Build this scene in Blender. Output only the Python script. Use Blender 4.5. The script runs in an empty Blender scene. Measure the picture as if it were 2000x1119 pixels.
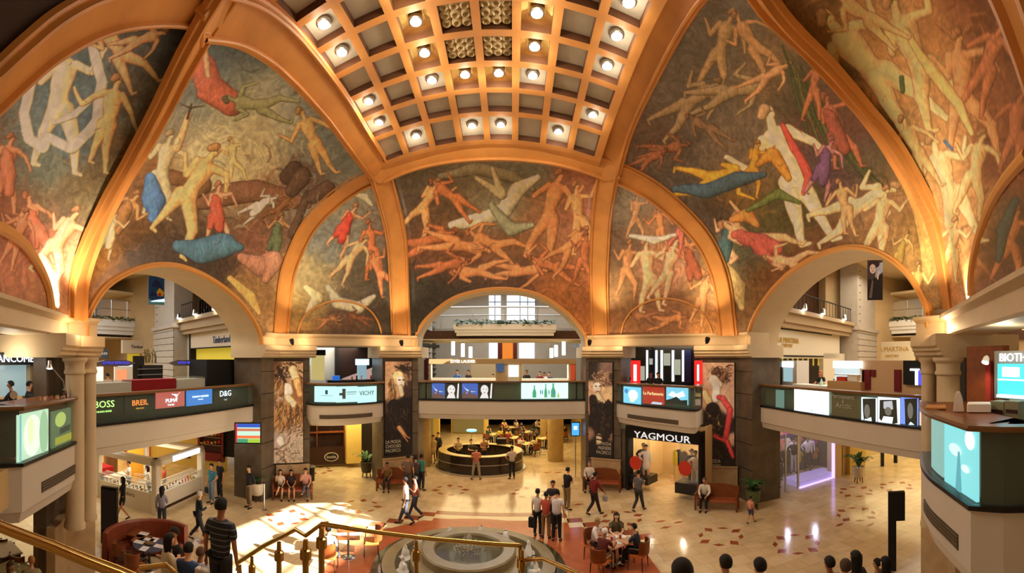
import bpy, bmesh, math, random
import numpy as np
from mathutils import Vector, Matrix
from mathutils.bvhtree import BVHTree
R = random.Random(7)
C = bpy.context.scene.collection
PI = math.pi
# ---------------------------------------------------------------- camera, world, exposure
EYE = 6.3
F = 830.0
cd = bpy.data.cameras.new('camera')
cd.type = 'PANO'
cd.panorama_type = 'CENTRAL_CYLINDRICAL'
cd.central_cylindrical_radius = 1.0
cd.central_cylindrical_range_u_min = -1000 / F
cd.central_cylindrical_range_u_max = 1000 / F
cd.central_cylindrical_range_v_min = -(1119 - 702) / F
cd.central_cylindrical_range_v_max = 702 / F
cam = bpy.data.objects.new('camera', cd); C.objects.link(cam)
cam.location = (0, 0, EYE); cam.rotation_euler = (PI / 2, 0, 0)
cd.clip_start = 0.05; cd.clip_end = 400
S = bpy.context.scene
S.camera = cam
S.view_settings.view_transform = 'Standard'; S.view_settings.look = 'None'
S.view_settings.gamma = 1.0; S.view_settings.use_curve_mapping = False
S.view_settings.exposure = 0.5
w = bpy.data.worlds.new('world'); S.world = w; w.use_nodes = True
w.node_tree.nodes['Background'].inputs[0].default_value = (1.0, 0.88, 0.72, 1)
w.node_tree.nodes['Background'].inputs[1].default_value = 0.45
def lamp(kind, name, loc, energy, col=(1, .72, .42), size=.3, rot=None, aim=None, spot=None, blend=.6, shape=None, size_y=None):
    l = bpy.data.lights.new(name, kind); l.energy = energy; l.color = col
    if kind == 'AREA':
        l.size = size
        if size_y: l.shape = 'RECTANGLE'; l.size_y = size_y
    elif kind == 'SUN': l.angle = size
    else: l.shadow_soft_size = size
    if kind == 'SPOT': l.spot_size = spot; l.spot_blend = blend
    o = bpy.data.objects.new(name, l); C.objects.link(o); o.location = loc
    if aim is not None: o.rotation_euler = (Vector(aim) - Vector(loc)).to_track_quat('-Z', 'Y').to_euler()
    elif rot: o.rotation_euler = rot
    return o
WARM = (1, .66, .34); NEUT = (1, .86, .66); COOL = (.85, .93, 1); YEL = (1, .78, .38)
lamp('SUN', 'sunlight', (30, 2, 20), 32, (1, .97, .92), .006, aim=(29, 2.12, 19.55))
lamp('AREA', 'vault_fill', (-.9, 11.2, 13.6), 420, (1, .87, .68), 6, rot=(0, 0, 0))  # fill added under the vault, no fixture there
lamp('AREA', 'atrium_fill', (-1, 31, 12.9), 1500, COOL, 10, rot=(0, 0, 0), size_y=12)  # area fill added to light the atrium, no roof glazing built
lamp('AREA', 'west_hall_fill', (-22, 11, 12.6), 850, COOL, 7, rot=(0, 0, 0), size_y=10)  # cool fill added below the closed west hall ceiling
lamp('AREA', 'east_hall_fill', (21, 13, 12.2), 1100, NEUT, 8, rot=(0, 0, 0), size_y=14)  # area fill added to brighten the east hall
# ---------------------------------------------------------------- measuring: a sight line of the photograph to a place
def ray(px, py):
    a = (px - 1000) / F
    return Vector((math.sin(a), math.cos(a), (702 - py) / F))
def atd(px, py, d): v = ray(px, py) * d; v.z += EYE; return v
def atz(px, py, z): return atd(px, py, (z - EYE) * F / (702 - py))
def atY(px, py, Y): v = ray(px, py); return atd(px, py, Y / v.y)
def atX(px, py, X): v = ray(px, py); return atd(px, py, X / v.x)
def ad(px, d, z): v = ray(px, 0); return Vector((v.x * d, v.y * d, z))
def fl(px, py): return atz(px, py, 0.0)
def pix(P):
    P = np.asarray(P); d = np.hypot(P[:, 0], P[:, 1])
    return 1000 + F * np.arctan2(P[:, 0], P[:, 1]), 702 - F * (P[:, 2] - EYE) / d
# ---------------------------------------------------------------- materials
def lin(c):
    c = np.asarray(c, float) / 255.0
    return tuple(np.where(c <= .04045, c / 12.92, ((c + .055) / 1.055) ** 2.4))
def srgb(*c): return lin(c)
MATS = {}
def mat(name, col=(.8, .8, .8), rough=.5, metal=0, emit=None, es=1.0, noise=0.0, nscale=6.0, trans=0, ior=1.45, alpha=1, coat=0, bump=0.0):
    if name in MATS: return MATS[name]
    m = bpy.data.materials.new(name); m.use_nodes = True; MATS[name] = m
    nt = m.node_tree; b = nt.nodes['Principled BSDF']
    b.inputs['Base Color'].default_value = (*col[:3], 1)
    b.inputs['Roughness'].default_value = rough; b.inputs['Metallic'].default_value = metal
    b.inputs['IOR'].default_value = ior
    if trans: b.inputs['Transmission Weight'].default_value = trans
    if alpha < 1: b.inputs['Alpha'].default_value = alpha
    if coat: b.inputs['Coat Weight'].default_value = coat
    if emit is not None:
        b.inputs['Emission Color'].default_value = (*emit[:3], 1); b.inputs['Emission Strength'].default_value = es
    if noise or bump:
        tc = nt.nodes.new('ShaderNodeTexCoord'); n = nt.nodes.new('ShaderNodeTexNoise')
        n.inputs['Scale'].default_value = nscale; n.inputs['Detail'].default_value = 5
        nt.links.new(tc.outputs['Object'], n.inputs['Vector'])
        if noise:
            mr = nt.nodes.new('ShaderNodeMapRange'); mr.inputs['From Min'].default_value = .3; mr.inputs['From Max'].default_value = .7
            mr.inputs['To Min'].default_value = 1 - noise; mr.inputs['To Max'].default_value = 1 + noise
            nt.links.new(n.outputs['Fac'], mr.inputs['Value'])
            vm = nt.nodes.new('ShaderNodeVectorMath'); vm.operation = 'SCALE'; vm.inputs[0].default_value = col[:3]
            nt.links.new(mr.outputs[0], vm.inputs['Scale']); nt.links.new(vm.outputs[0], b.inputs['Base Color'])
        if bump:
            bp = nt.nodes.new('ShaderNodeBump'); bp.inputs['Strength'].default_value = bump
            nt.links.new(n.outputs['Fac'], bp.inputs['Height']); nt.links.new(bp.outputs[0], b.inputs['Normal'])
    return m
M_RIB = mat('gilded plaster', srgb(208, 144, 74), .45, noise=.12, nscale=1.3)
M_RIBL = mat('gold moulding', srgb(222, 160, 86), .4)
M_CREAM = mat('cream plaster', srgb(196, 176, 142), .6, noise=.05, nscale=2)
M_FASC = mat('grey white balcony plaster', srgb(198, 188, 172), .6, noise=.03, nscale=1)
M_STONE = mat('dark stone', srgb(94, 82, 68), .4, noise=.25, nscale=2.2)
M_PLINTH = mat('travertine', srgb(178, 150, 112), .35, noise=.12, nscale=3)
M_STONE2 = mat('grey limestone', srgb(170, 160, 148), .6, noise=.08, nscale=2)
M_DARK = mat('black lacquer', srgb(18, 17, 16), .35)
M_BLK = mat('matt black', srgb(14, 13, 13), .7)
M_WOOD = mat('varnished wood', srgb(120, 62, 24), .35, noise=.2, nscale=7)
M_WOODD = mat('dark brown wood', srgb(70, 42, 24), .4, noise=.2, nscale=5)
M_BRASS = mat('polished brass', srgb(196, 160, 92), .2, 1)
M_STEEL = mat('brushed steel', srgb(190, 190, 188), .3, 1)
M_WHITE = mat('white', srgb(235, 232, 224), .5)
M_GLASS = mat('green glass', srgb(150, 175, 160), .05, alpha=.09)
M_CLEAR = mat('clear glass', srgb(225, 235, 235), .03, alpha=.16)
M_YEL = mat('yellow plaster', srgb(214, 184, 96), .7, noise=.05, nscale=2)
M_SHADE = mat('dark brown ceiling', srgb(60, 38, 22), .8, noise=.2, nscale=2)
M_GREEN = mat('leaf green', srgb(52, 92, 40), .5, noise=.3, nscale=20)
M_RAIL = mat('brown handrail', srgb(120, 84, 48), .3, .3)
def emat(name, col, s=1.0): return mat(name, (.02, .02, .02), .4, emit=col, es=s)
M_LAMP = emat('lamp bulb', (1, .93, .82), 26)
M_WARMGLOW = emat('warm lamp', (1, .8, .5), 9)
# ---------------------------------------------------------------- mesh builder
class MB:
    def __init__(s): s.v = []; s.f = []; s.m = []; s.mi = 0
    def add(s, vs, fs):
        n = len(s.v); s.v += [tuple(v) for v in vs]; s.f += [tuple(i + n for i in f) for f in fs]; s.m += [s.mi] * len(fs); return s
    def mat(s, i): s.mi = i; return s
    def box(s, lo, hi, M=None):
        x0, y0, z0 = lo; x1, y1, z1 = hi
        vs = [Vector(p) for p in ((x0, y0, z0), (x1, y0, z0), (x1, y1, z0), (x0, y1, z0), (x0, y0, z1), (x1, y0, z1), (x1, y1, z1), (x0, y1, z1))]
        if M is not None: vs = [M @ v for v in vs]
        return s.add(vs, [(0, 3, 2, 1), (4, 5, 6, 7), (0, 1, 5, 4), (1, 2, 6, 5), (2, 3, 7, 6), (3, 0, 4, 7)])
    def bev(s, lo, hi, b, M=None):      # box with chamfered vertical and top edges
        x0, y0, z0 = lo; x1, y1, z1 = hi
        ring = lambda i, z: [(x0 + b, y0 + i, z), (x1 - b, y0 + i, z), (x1 - i, y0 + b, z), (x1 - i, y1 - b, z), (x1 - b, y1 - i, z), (x0 + b, y1 - i, z), (x0 + i, y1 - b, z), (x0 + i, y0 + b, z)]
        vs = [Vector(p) for p in ring(0, z0) + ring(0, z1 - b) + [(min(max(x, x0 + b), x1 - b), min(max(y, y0 + b), y1 - b), z1) for x, y, z in ring(0, z1)]]
        if M is not None: vs = [M @ v for v in vs]
        fs = [tuple(range(7, -1, -1)), tuple(range(16, 24))]
        for k in range(2):
            for i in range(8): fs.append((k * 8 + i, k * 8 + (i + 1) % 8, k * 8 + 8 + (i + 1) % 8, k * 8 + 8 + i))
        return s.add(vs, fs)
    def prism(s, poly, z0, z1):
        n = len(poly); a = sum(poly[i][0] * poly[(i + 1) % n][1] - poly[(i + 1) % n][0] * poly[i][1] for i in range(n))
        if a < 0: poly = poly[::-1]
        vs = [(p[0], p[1], z0) for p in poly] + [(p[0], p[1], z1) for p in poly]
        return s.add(vs, [tuple(range(n - 1, -1, -1)), tuple(range(n, 2 * n))] + [(i, (i + 1) % n, n + (i + 1) % n, n + i) for i in range(n)])
    def lathe(s, prof, c=(0, 0, 0), n=20, M=None, cap=True):
        vs = []; fs = []
        for r, z in prof:
            for k in range(n):
                a = 2 * PI * k / n; v = Vector((c[0] + r * math.cos(a), c[1] + r * math.sin(a), c[2] + z)); vs.append(M @ v if M is not None else v)
        for j in range(len(prof) - 1):
            for k in range(n): fs.append((j * n + k, j * n + (k + 1) % n, (j + 1) * n + (k + 1) % n, (j + 1) * n + k))
        if cap: fs += [tuple(range(n - 1, -1, -1)), tuple(range((len(prof) - 1) * n, len(prof) * n))]
        return s.add(vs, fs)
    def tube(s, pts, r, n=8, closed=False):
        pts = [Vector(p) for p in pts]; m = len(pts); rs = r if isinstance(r, (list, tuple)) else [r] * m
        vs = []; fs = []; up = None
        for i, p in enumerate(pts):
            if closed: t = (pts[(i + 1) % m] - pts[i - 1])
            else: t = pts[min(i + 1, m - 1)] - pts[max(i - 1, 0)]
            t = t.normalized() if t.length > 1e-9 else Vector((0, 0, 1))
            if up is None: up = t.orthogonal().normalized()
            up = (up - t * up.dot(t)); up = up.normalized() if up.length > 1e-6 else t.orthogonal().normalized()
            b = t.cross(up)
            for k in range(n):
                a = 2 * PI * k / n; vs.append(p + (up * math.cos(a) + b * math.sin(a)) * rs[i])
        for i in range(m if closed else m - 1):
            j = (i + 1) % m
            for k in range(n): fs.append((i * n + k, i * n + (k + 1) % n, j * n + (k + 1) % n, j * n + k))
        if not closed: fs += [tuple(range(n - 1, -1, -1)), tuple(range((m - 1) * n, m * n))]
        return s.add(vs, fs)
    def wall(s, path, z0, z1, t=.05):   # upright strip along a plan path, thickness to its left
        path = [Vector((p[0], p[1], 0)) for p in path]; off = offset(path, t)
        n = len(path); vs = []
        for P, z in ((path, z0), (off, z0), (path, z1), (off, z1)): vs += [(p.x, p.y, z) for p in P]
        fs = [(0, n, 3 * n, 2 * n), (n - 1, 3 * n - 1, 4 * n - 1, 2 * n - 1)]
        for i in range(n - 1):
            fs += [(i, i + 1, 2 * n + i + 1, 2 * n + i), (n + i + 1, n + i, 3 * n + i, 3 * n + i + 1), (2 * n + i, 2 * n + i + 1, 3 * n + i + 1, 3 * n + i), (i + 1, i, n + i, n + i + 1)]
        return s.add(vs, fs)
    def sweep(s, path, prof, closed=False):  # path in plan; prof = (offset to the left, z)
        path = [Vector((p[0], p[1], 0)) for p in path]; rows = [offset(path, o) for o, z in prof]
        n = len(path); m = len(prof); vs = []; fs = []
        for (o, z), P in zip(prof, rows): vs += [(p.x, p.y, z) for p in P]
        for j in range(m):
            k = (j + 1) % m
            for i in range(n - 1): fs.append((j * n + i, j * n + i + 1, k * n + i + 1, k * n + i))
        fs += [tuple(j * n for j in range(m)), tuple(j * n + n - 1 for j in range(m - 1, -1, -1))]
        return s.add(vs, fs)
    def grid(s, G, flip=False):
        n, m = len(G), len(G[0]); vs = [p for r in G for p in r]; fs = []
        for i in range(n - 1):
            for j in range(m - 1):
                f = (i * m + j, i * m + j + 1, (i + 1) * m + j + 1, (i + 1) * m + j); fs.append(f[::-1] if flip else f)
        return s.add(vs, fs)
    def build(s, name, mats, parent=None, smooth=False, world=False, loc=None):
        me = bpy.data.meshes.new(name); me.from_pydata(s.v, [], s.f)
        for m_ in (mats if isinstance(mats, (list, tuple)) else [mats]): me.materials.append(m_)
        if any(s.m): me.polygons.foreach_set('material_index', s.m)
        bm = bmesh.new(); bm.from_mesh(me); bmesh.ops.recalc_face_normals(bm, faces=bm.faces)
        if smooth:
            for f in bm.faces: f.smooth = True
            for e in bm.edges:
                if len(e.link_faces) == 2 and e.calc_face_angle(0) > .7: e.smooth = False
        bm.to_mesh(me); bm.free()
        o = bpy.data.objects.new(name, me); C.objects.link(o)
        if parent is not None:
            o.parent = parent
            if world: o.location = -parent.location
        if loc is not None: o.location = loc
        return o
def offset(path, t):
    out = []
    for i, p in enumerate(path):
        a = path[max(i - 1, 0)]; b = path[min(i + 1, len(path) - 1)]
        d1 = (p - a) if i > 0 else (b - p); d2 = (b - p) if i < len(path) - 1 else (p - a)
        n1 = Vector((-d1.y, d1.x, 0)).normalized(); n2 = Vector((-d2.y, d2.x, 0)).normalized()
        n = n1 + n2; n = n / max(n.length_squared, .3) * 2
        out.append(p + n * t)
    return out
def tag(o, label=None, cat=None, group=None, kind=None):
    if label: o['label'] = label
    if cat: o['category'] = cat
    if group: o['group'] = group
    if kind: o['kind'] = kind
    return o
def struct(mb, name, m, smooth=False): o = mb.build(name, m, smooth=smooth); o['kind'] = 'structure'; return o
def thing(name, label, cat, loc=(0, 0, 0), rz=0, group=None):
    o = bpy.data.objects.new(name, None); C.objects.link(o); o.location = loc; o.rotation_euler = (0, 0, rz); o.empty_display_size = .2
    return tag(o, label, cat, group)
def copy_tree(o, parent=None):
    c = o.copy(); C.objects.link(c)
    if parent is not None: c.parent = parent
    for ch in list(o.children): copy_tree(ch, c)
    return c
def frame(p, q):   # matrix: local x along p->q (horizontal), local y away to the left of it, z up, origin p
    d = Vector((q[0] - p[0], q[1] - p[1], 0)).normalized()
    return Matrix(((d.x, -d.y, 0, p[0]), (d.y, d.x, 0, p[1]), (0, 0, 1, 0), (0, 0, 0, 1)))
def text(body, size, m, M, name='lettering', parent=None, ext=.01, align='CENTER', sx=1.0, bold=0.0):
    cu = bpy.data.curves.new(name, 'FONT'); cu.body = body; cu.size = size; cu.extrude = ext; cu.align_x = align; cu.align_y = 'CENTER'; cu.resolution_u = 2
    t = bpy.data.objects.new(name, cu); C.objects.link(t); bpy.context.view_layer.update()
    me = bpy.data.meshes.new_from_object(t.evaluated_get(bpy.context.evaluated_depsgraph_get())); bpy.data.objects.remove(t)
    me.transform(M @ Matrix.Rotation(PI / 2, 4, 'X') @ Matrix.Scale(sx, 4, (1, 0, 0))); me.materials.clear(); me.materials.append(m)
    o = bpy.data.objects.new(name, me); C.objects.link(o)
    if parent is not None: o.parent = parent; o.location = -parent.location
    return o
def smoothpath(pts, n=8):
    P = [Vector(p) for p in pts]; out = []
    for i in range(len(P) - 1):
        a = P[max(i - 1, 0)]; b = P[i]; c = P[i + 1]; d = P[min(i + 2, len(P) - 1)]
        for k in range(n):
            t = k / n; out.append(.5 * ((2 * b) + (c - a) * t + (2 * a - 5 * b + 4 * c - d) * t * t + (-a + 3 * b - 3 * c + d) * t ** 3))
    out.append(P[-1]); return out
def resample(P, n):
    A = np.array([tuple(p) for p in P]); L = np.r_[0, np.cumsum(np.linalg.norm(np.diff(A, axis=0), axis=1))]
    s = np.linspace(0, L[-1], n); return np.stack([np.interp(s, L, A[:, k]) for k in range(3)], 1)
# ---------------------------------------------------------------- plan of the hall
XL, XR = -10.45, 9.9
V1L, V2L, V1R, V2R = (XL, 16.8), (-5.1, 21.0), (XR, 16.8), (4.0, 21.0)
V0L, V0R, VNL, VNR = (XL, 6.0), (XR, 6.0), (-5.7, .9), (4.3, .9)
ZR, ZG, ZB = 5.21, 4.29, 3.30          # level 2: rail, glass foot, fascia foot
ZL = 7.47                              # cornice ledge
def curve(*p, n=8): return smoothpath(p, n)
A_left = curve(atY(545, 655, 16.8), atY(555, 552, 16.7), atY(572, 495, 16.6), atY(600, 440, 16.55), atY(643, 393, 16.5), atY(697, 354, 16.4), atY(742, 335, 16.4))
A_mid = curve(atY(742, 335, 16.4), atY(800, 311, 16.4), atY(870, 295, 16.4), atY(960, 288, 16.4), atY(1050, 293, 16.4), atY(1120, 306, 16.4), atY(1190, 330, 16.4))
A_right = curve(atY(1424, 655, 16.8), atY(1415, 575, 16.7), atY(1403, 525, 16.65), atY(1378, 472, 16.6), atY(1338, 425, 16.5), atY(1285, 379, 16.45), atY(1240, 352, 16.4), atY(1190, 330, 16.4))
L_low = curve(atY(783, 656, 20.7), atY(779, 550, 20.0), atY(775, 475, 19.2), atY(766, 425, 18.3), atY(754, 378, 17.2), atY(742, 335, 16.4))
R_low = curve(atY(1173, 656, 20.7), atY(1170, 550, 20.0), atY(1172, 475, 19.2), atY(1175, 425, 18.3), atY(1181, 378, 17.2), atY(1190, 330, 16.4))
NL, NR = A_mid[0], A_mid[-1]
FLn = atX(408, 25, -5.5)
L_top = curve(FLn, atX(480, 42, -5.45), atX(540, 80, -5.42), atX(583, 122, -5.4), atX(618, 162, -5.38), atX(660, 215, -5.35), atX(700, 275, -5.33), NL)
L_front = curve((-5.9, .6, ZL), atX(-150, 395, -5.85), atX(-70, 235, -5.8), atX(0, 160, -5.75), atX(50, 113, -5.7), atX(100, 72, -5.65), atX(175, 30, -5.6), atX(250, 8, -5.55), atX(350, 8, -5.52), FLn)
FRn = atY(1430, -110, 6.2)
R_top = curve(NR, atX(1214, 240, 3.83), atX(1262, 125, 3.83), atX(1320, 5, 3.8), atX(1370, -70, 3.7), FRn)
R_front = curve((4.3, .8, ZL), (4.0, 2.0, 11), (3.8, 4, 12.9), FRn)
FL_low = curve(*[atY(x, y, Y) for x, y, Y in ((146, 625, 6.1), (150, 550, 6.15), (178, 463, 6.2), (216, 380, 6.2), (260, 302, 6.2), (307, 215, 6.2), (352, 125, 6.2))], FLn)
FR_low = curve(*[atY(x, y, Y) for x, y, Y in ((1852, 603, 6.1), (1845, 550, 6.1), (1832, 475, 6.15), (1812, 405, 6.2), (1770, 322, 6.2), (1725, 250, 6.2), (1668, 180, 6.2), (1600, 102, 6.2), (1520, 22, 6.2), (1470, -50, 6.2))], FRn)
A_front = curve(FLn, (-3.2, 6.2, 14.3), (-.9, 6.2, 14.6), (1.6, 6.2, 14.35), FRn)
ARCH_B = [atY(x, y, 21.0) for x, y in ((815, 690), (815, 664), (822, 644), (840, 620), (880, 589), (921, 574), (974, 567), (1028, 572), (1068, 587), (1108, 616), (1133, 645), (1142, 664), (1142, 690))]
ARCH_L = [atX(x, y, XL) for x, y in ((171, 668), (171, 633), (188, 592), (214, 560), (255, 536), (295, 524), (325, 522), (356, 526), (396, 541), (434, 564), (466, 591), (489, 621), (505, 653), (508, 680))]
ARCH_R = [atX(x, y, XR) for x, y in ((1462, 680), (1464, 656), (1475, 622), (1500, 582), (1536, 543), (1582, 512), (1627, 494), (1665, 488), (1700, 493), (1735, 508), (1765, 532), (1788, 562), (1808, 603), (1812, 640))]
def arch_path(A): return smoothpath([A[0]] + A[1:-1] + [A[-1]], 6)
# ---------------------------------------------------------------- painted vault surfaces
def coons(c0, c1, d0, d1, nu, nv, bow=0.0, cen=(-.7, 11.3, 7.5)):
    c0, c1, d0, d1 = resample(c0, nu), resample(c1, nu), resample(d0, nv), resample(d1, nv)
    u = np.linspace(0, 1, nu)[None, :, None]; v = np.linspace(0, 1, nv)[:, None, None]
    P = (1 - v) * c0[None] + v * c1[None] + (1 - u) * d0[:, None] + u * d1[:, None]
    P -= (1 - u) * (1 - v) * c0[0] + u * (1 - v) * c0[-1] + (1 - u) * v * c1[0] + u * v * c1[-1]
    if bow:
        n = P - np.array(cen); n /= np.linalg.norm(n, axis=2, keepdims=True)
        P = P + n * bow * (4 * u * (1 - u)) * np.minimum(1, 4 * v * (1 - v) * 1.2)
    return P
def patch(P, name, m, cols=None):
    nv, nu = P.shape[:2]; V = P.reshape(-1, 3); idx = np.arange(nv * nu).reshape(nv, nu)
    Fq = np.stack([idx[:-1, :-1], idx[:-1, 1:], idx[1:, 1:], idx[1:, :-1]], -1).reshape(-1, 4)
    me = bpy.data.meshes.new(name); me.vertices.add(len(V)); me.vertices.foreach_set('co', V.ravel())
    me.loops.add(Fq.size); me.polygons.add(len(Fq)); me.loops.foreach_set('vertex_index', Fq.ravel())
    me.polygons.foreach_set('loop_start', np.arange(0, Fq.size, 4)); me.polygons.foreach_set('loop_total', np.full(len(Fq), 4))
    me.update(); me.validate(); me.polygons.foreach_set('use_smooth', np.ones(len(Fq), bool))
    if cols is not None:
        at = me.color_attributes.new('paint', 'FLOAT_COLOR', 'POINT'); at.data.foreach_set('color', np.c_[cols, np.ones(len(cols))].ravel())
    me.materials.append(m); o = bpy.data.objects.new(name, me); C.objects.link(o)
    return o
# ---------------------------------------------------------------- fresco painting: pigments laid on the plaster by place
rng = np.random.RandomState(5)
def vnoise(x, y, s, seed):
    X, Y = x / s, y / s; xi, yi = np.floor(X).astype(int), np.floor(Y).astype(int); fx, fy = X - xi, Y - yi
    fx = fx * fx * (3 - 2 * fx); fy = fy * fy * (3 - 2 * fy)
    def h(a, b): n = np.sin(a * 127.1 + b * 311.7 + seed * 74.7) * 43758.5453; return n - np.floor(n)
    return (h(xi, yi) * (1 - fx) + h(xi + 1, yi) * fx) * (1 - fy) + (h(xi, yi + 1) * (1 - fx) + h(xi + 1, yi + 1) * fx) * fy
FLESH = (206, 150, 104)
def figure(x, y, L, ang, col=FLESH, robe=None, pose=0, hair=(88, 58, 36)):
    # a plain generic figure, head at one end: groups of tapered strokes; L = full length, ang = lean of the body from upright
    rr = random.Random(int(x * 7 + y * 13)); B = []; ca, sa = math.cos(ang), math.sin(ang)
    def T(a, b): return (x + (a * ca - b * sa) * L, y + (a * sa + b * ca) * L)
    def S_(a, b, r1, c, d, r2, tgt=None): (B if tgt is None else tgt).append((*T(a, b), r1 * L, *T(c, d), r2 * L))
    k1, k2 = rr.choice((-1, 1)), rr.uniform(-.1, .1)
    hip = (.02 * k1, .08); kn = (.10 + k2, .30); kn2 = (-.09, .32 - abs(k2))
    if pose == 1: kn = (.20, .20); kn2 = (.14, .28)
    f1 = (kn[0] + .02, kn[1] + .23); f2 = (kn2[0] - .05, kn2[1] + .22)
    if pose == 1: f1 = (.10, .42); f2 = (.02, .46)
    S_(hip[0] + .03, hip[1], .072, *kn, .046); S_(*kn, .046, *f1, .022); S_(hip[0] - .03, hip[1], .072, *kn2, .046); S_(*kn2, .046, *f2, .022)
    S_(*f1, .022, f1[0] + .05, f1[1] + .012, .014); S_(*f2, .022, f2[0] + .05, f2[1] + .012, .014)
    e = (-.19 + k2, -.09); S_(-.085, -.24, .038, *e, .028); S_(*e, .028, e[0] + .10 * k1, e[1] - .15, .017)
    S_(0, .07, .085, -.005, -.03, .068); S_(-.005, -.03, .068, 0, -.20, .098)
    e2 = (.20, -.17 - k2); S_(.085, -.24, .038, *e2, .028); S_(*e2, .028, e2[0] + .08, e2[1] - .17 * k1, .017)
    S_(0, -.27, .032, .01, -.33, .030); S_(.012, -.395, .043, .018, -.368, .036)
    out = [('G', B, col)]; Hh = []; S_(.0, -.418, .040, -.030, -.385, .032, Hh); out.append(('G', Hh, tuple(.55 * c + .45 * h for c, h in zip(col, hair))))
    D = []; S_(.032, -.39, .004, .04, -.388, .004, D); out.append(('G', D, tuple(c * .4 for c in col)))
    if robe: Q = []; S_(-.02, -.10, .085, .02, .10, .10, Q); S_(.02, .10, .10, .05, .27, .075, Q); S_(-.05, .10, .085, -.09, .27, .045, Q); S_(.0, -.15, .06, -.04, -.2, .05, Q); out.append(('G', Q, robe))
    return out
def drape(pts, r, col):
    return [('G', [(*pts[i], r * (1 if i else .5), *pts[i + 1], r * (1 if i < len(pts) - 2 else .4)) for i in range(len(pts) - 1)], col)]
def paint(P, blobs, strokes, seed, gain=1.0, swirl=1.0):
    px, py = pix(P.reshape(-1, 3)); px = px.astype(float)
    wx = px + swirl * (22 * (vnoise(px, py, 46, seed) - .5) + 9 * (vnoise(px, py, 17, seed + 1) - .5))
    wy = py + swirl * (22 * (vnoise(px, py, 46, seed + 2) - .5) + 9 * (vnoise(px, py, 17, seed + 3) - .5))
    num = np.zeros((len(px), 3)); den = np.full(len(px), 1e-9)
    for (x, y, r, c) in blobs:
        g = np.exp(-((wx - x) ** 2 + (wy - y) ** 2) / (2 * (r * .62) ** 2)) + 1e-7 / (1 + ((wx - x) ** 2 + (wy - y) ** 2) / 1e4)
        num += g[:, None] * np.array(c, float); den += g
    col = num / den[:, None]
    # folds: bands that follow the warped field
    ph = vnoise(wx, wy, 60, seed + 4) * 5 + vnoise(wx, wy, 24, seed + 5) * 2.2
    band = np.sin(ph * 2 * PI) * .5 + vnoise(px, py, 7, seed + 6) - .5
    col = col * (1 + .12 * swirl * band[:, None])
    wxx, wyy = px + (wx - px) * .22, py + (wy - py) * .22
    streak = vnoise(px + wx * .8, py * .35 + wy * .3, 5, seed + 7) - .5
    for it in strokes:
        caps, c = (it[1], it[2]) if it[0] in ('G', 'B') else ([it[:6]], it[6])
        R0 = max(max(k[2], k[5]) for k in caps) * 1.3 + 4
        xa, xb = min(min(k[0], k[3]) for k in caps) - R0, max(max(k[0], k[3]) for k in caps) + R0; ya, yb = min(min(k[1], k[4]) for k in caps) - R0, max(max(k[1], k[4]) for k in caps) + R0
        m = np.nonzero((px > xa) & (px < xb) & (py > ya) & (py < yb))[0]
        if not len(m): continue
        X, Y = wxx[m], wyy[m]; best = np.full(len(m), -1e9); wsum = np.full(len(m), 1e-9); side = np.zeros(len(m)); qq = np.zeros(len(m))
        for (x0, y0, r0, x1, y1, r1) in caps:
            dx, dy = x1 - x0, y1 - y0; t = np.clip(((X - x0) * dx + (Y - y0) * dy) / (dx * dx + dy * dy + 1e-6), 0, 1)
            ox, oy = X - x0 - t * dx, Y - y0 - t * dy; d = np.hypot(ox, oy); r = np.maximum(r0 + (r1 - r0) * t, .7); q = d / r
            best = np.maximum(best, r - d); w_ = np.exp(-5 * np.minimum(q, 3)); wsum += w_; side += w_ * (ox * .6 + oy * .5) / r; qq += w_ * np.minimum(q, 1.2)
        side /= wsum; qq /= wsum
        a = np.clip(best / 1.6 + .5, 0, 1)[:, None]
        tone = 1.14 - .26 * np.clip(qq, 0, 1) ** 2.5 - .26 * side + .10 * streak[m]
        edge = np.clip(1 - best / 2.6, 0, 1) * .30
        cc = np.array(c, float)[None] * (tone * (1 - edge))[:, None]
        if it[0] == 'B': a = a * .6 * np.clip(1.2 - qq, .2, 1)[:, None]; cc = np.array(c, float)[None] * np.ones((len(m), 1))
        cc[:, 1] *= 1 - .05 * np.clip(side, 0, 1); cc[:, 2] *= (1 - .14 * np.clip(side + .3, 0, 1))
        col[m] = col[m] * (1 - a) + cc * a
    col = col * (1 + .09 * streak[:, None]) + 14 * (vnoise(px, py, 3, seed + 8) - .5)[:, None]
    col = np.clip(col * gain, 4, 250)
    L = np.array(lin(col.ravel())).reshape(-1, 3)
    return np.clip(L * np.array([1.0, 1.16, 1.42]) * 1.2, 0.004, .86)
def fresco_mat():
    m = bpy.data.materials.new('fresco paint'); m.use_nodes = True; nt = m.node_tree; b = nt.nodes['Principled BSDF']
    a = nt.nodes.new('ShaderNodeAttribute'); a.attribute_name = 'paint'
    tc = nt.nodes.new('ShaderNodeTexCoord'); n = nt.nodes.new('ShaderNodeTexNoise'); n.inputs['Scale'].default_value = 2.2; n.inputs['Detail'].default_value = 9
    n.inputs['Distortion'].default_value = 1.4
    mr = nt.nodes.new('ShaderNodeMapRange'); mr.inputs['From Min'].default_value = .3; mr.inputs['From Max'].default_value = .7; mr.inputs['To Min'].default_value = .82; mr.inputs['To Max'].default_value = 1.18
    vm = nt.nodes.new('ShaderNodeVectorMath'); vm.operation = 'SCALE'
    nt.links.new(tc.outputs['Object'], n.inputs['Vector']); nt.links.new(n.outputs['Fac'], mr.inputs['Value']); nt.links.new(a.outputs['Color'], vm.inputs[0])
    nt.links.new(mr.outputs[0], vm.inputs['Scale']); nt.links.new(vm.outputs[0], b.inputs['Base Color']); b.inputs['Roughness'].default_value = .42
    return m
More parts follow.
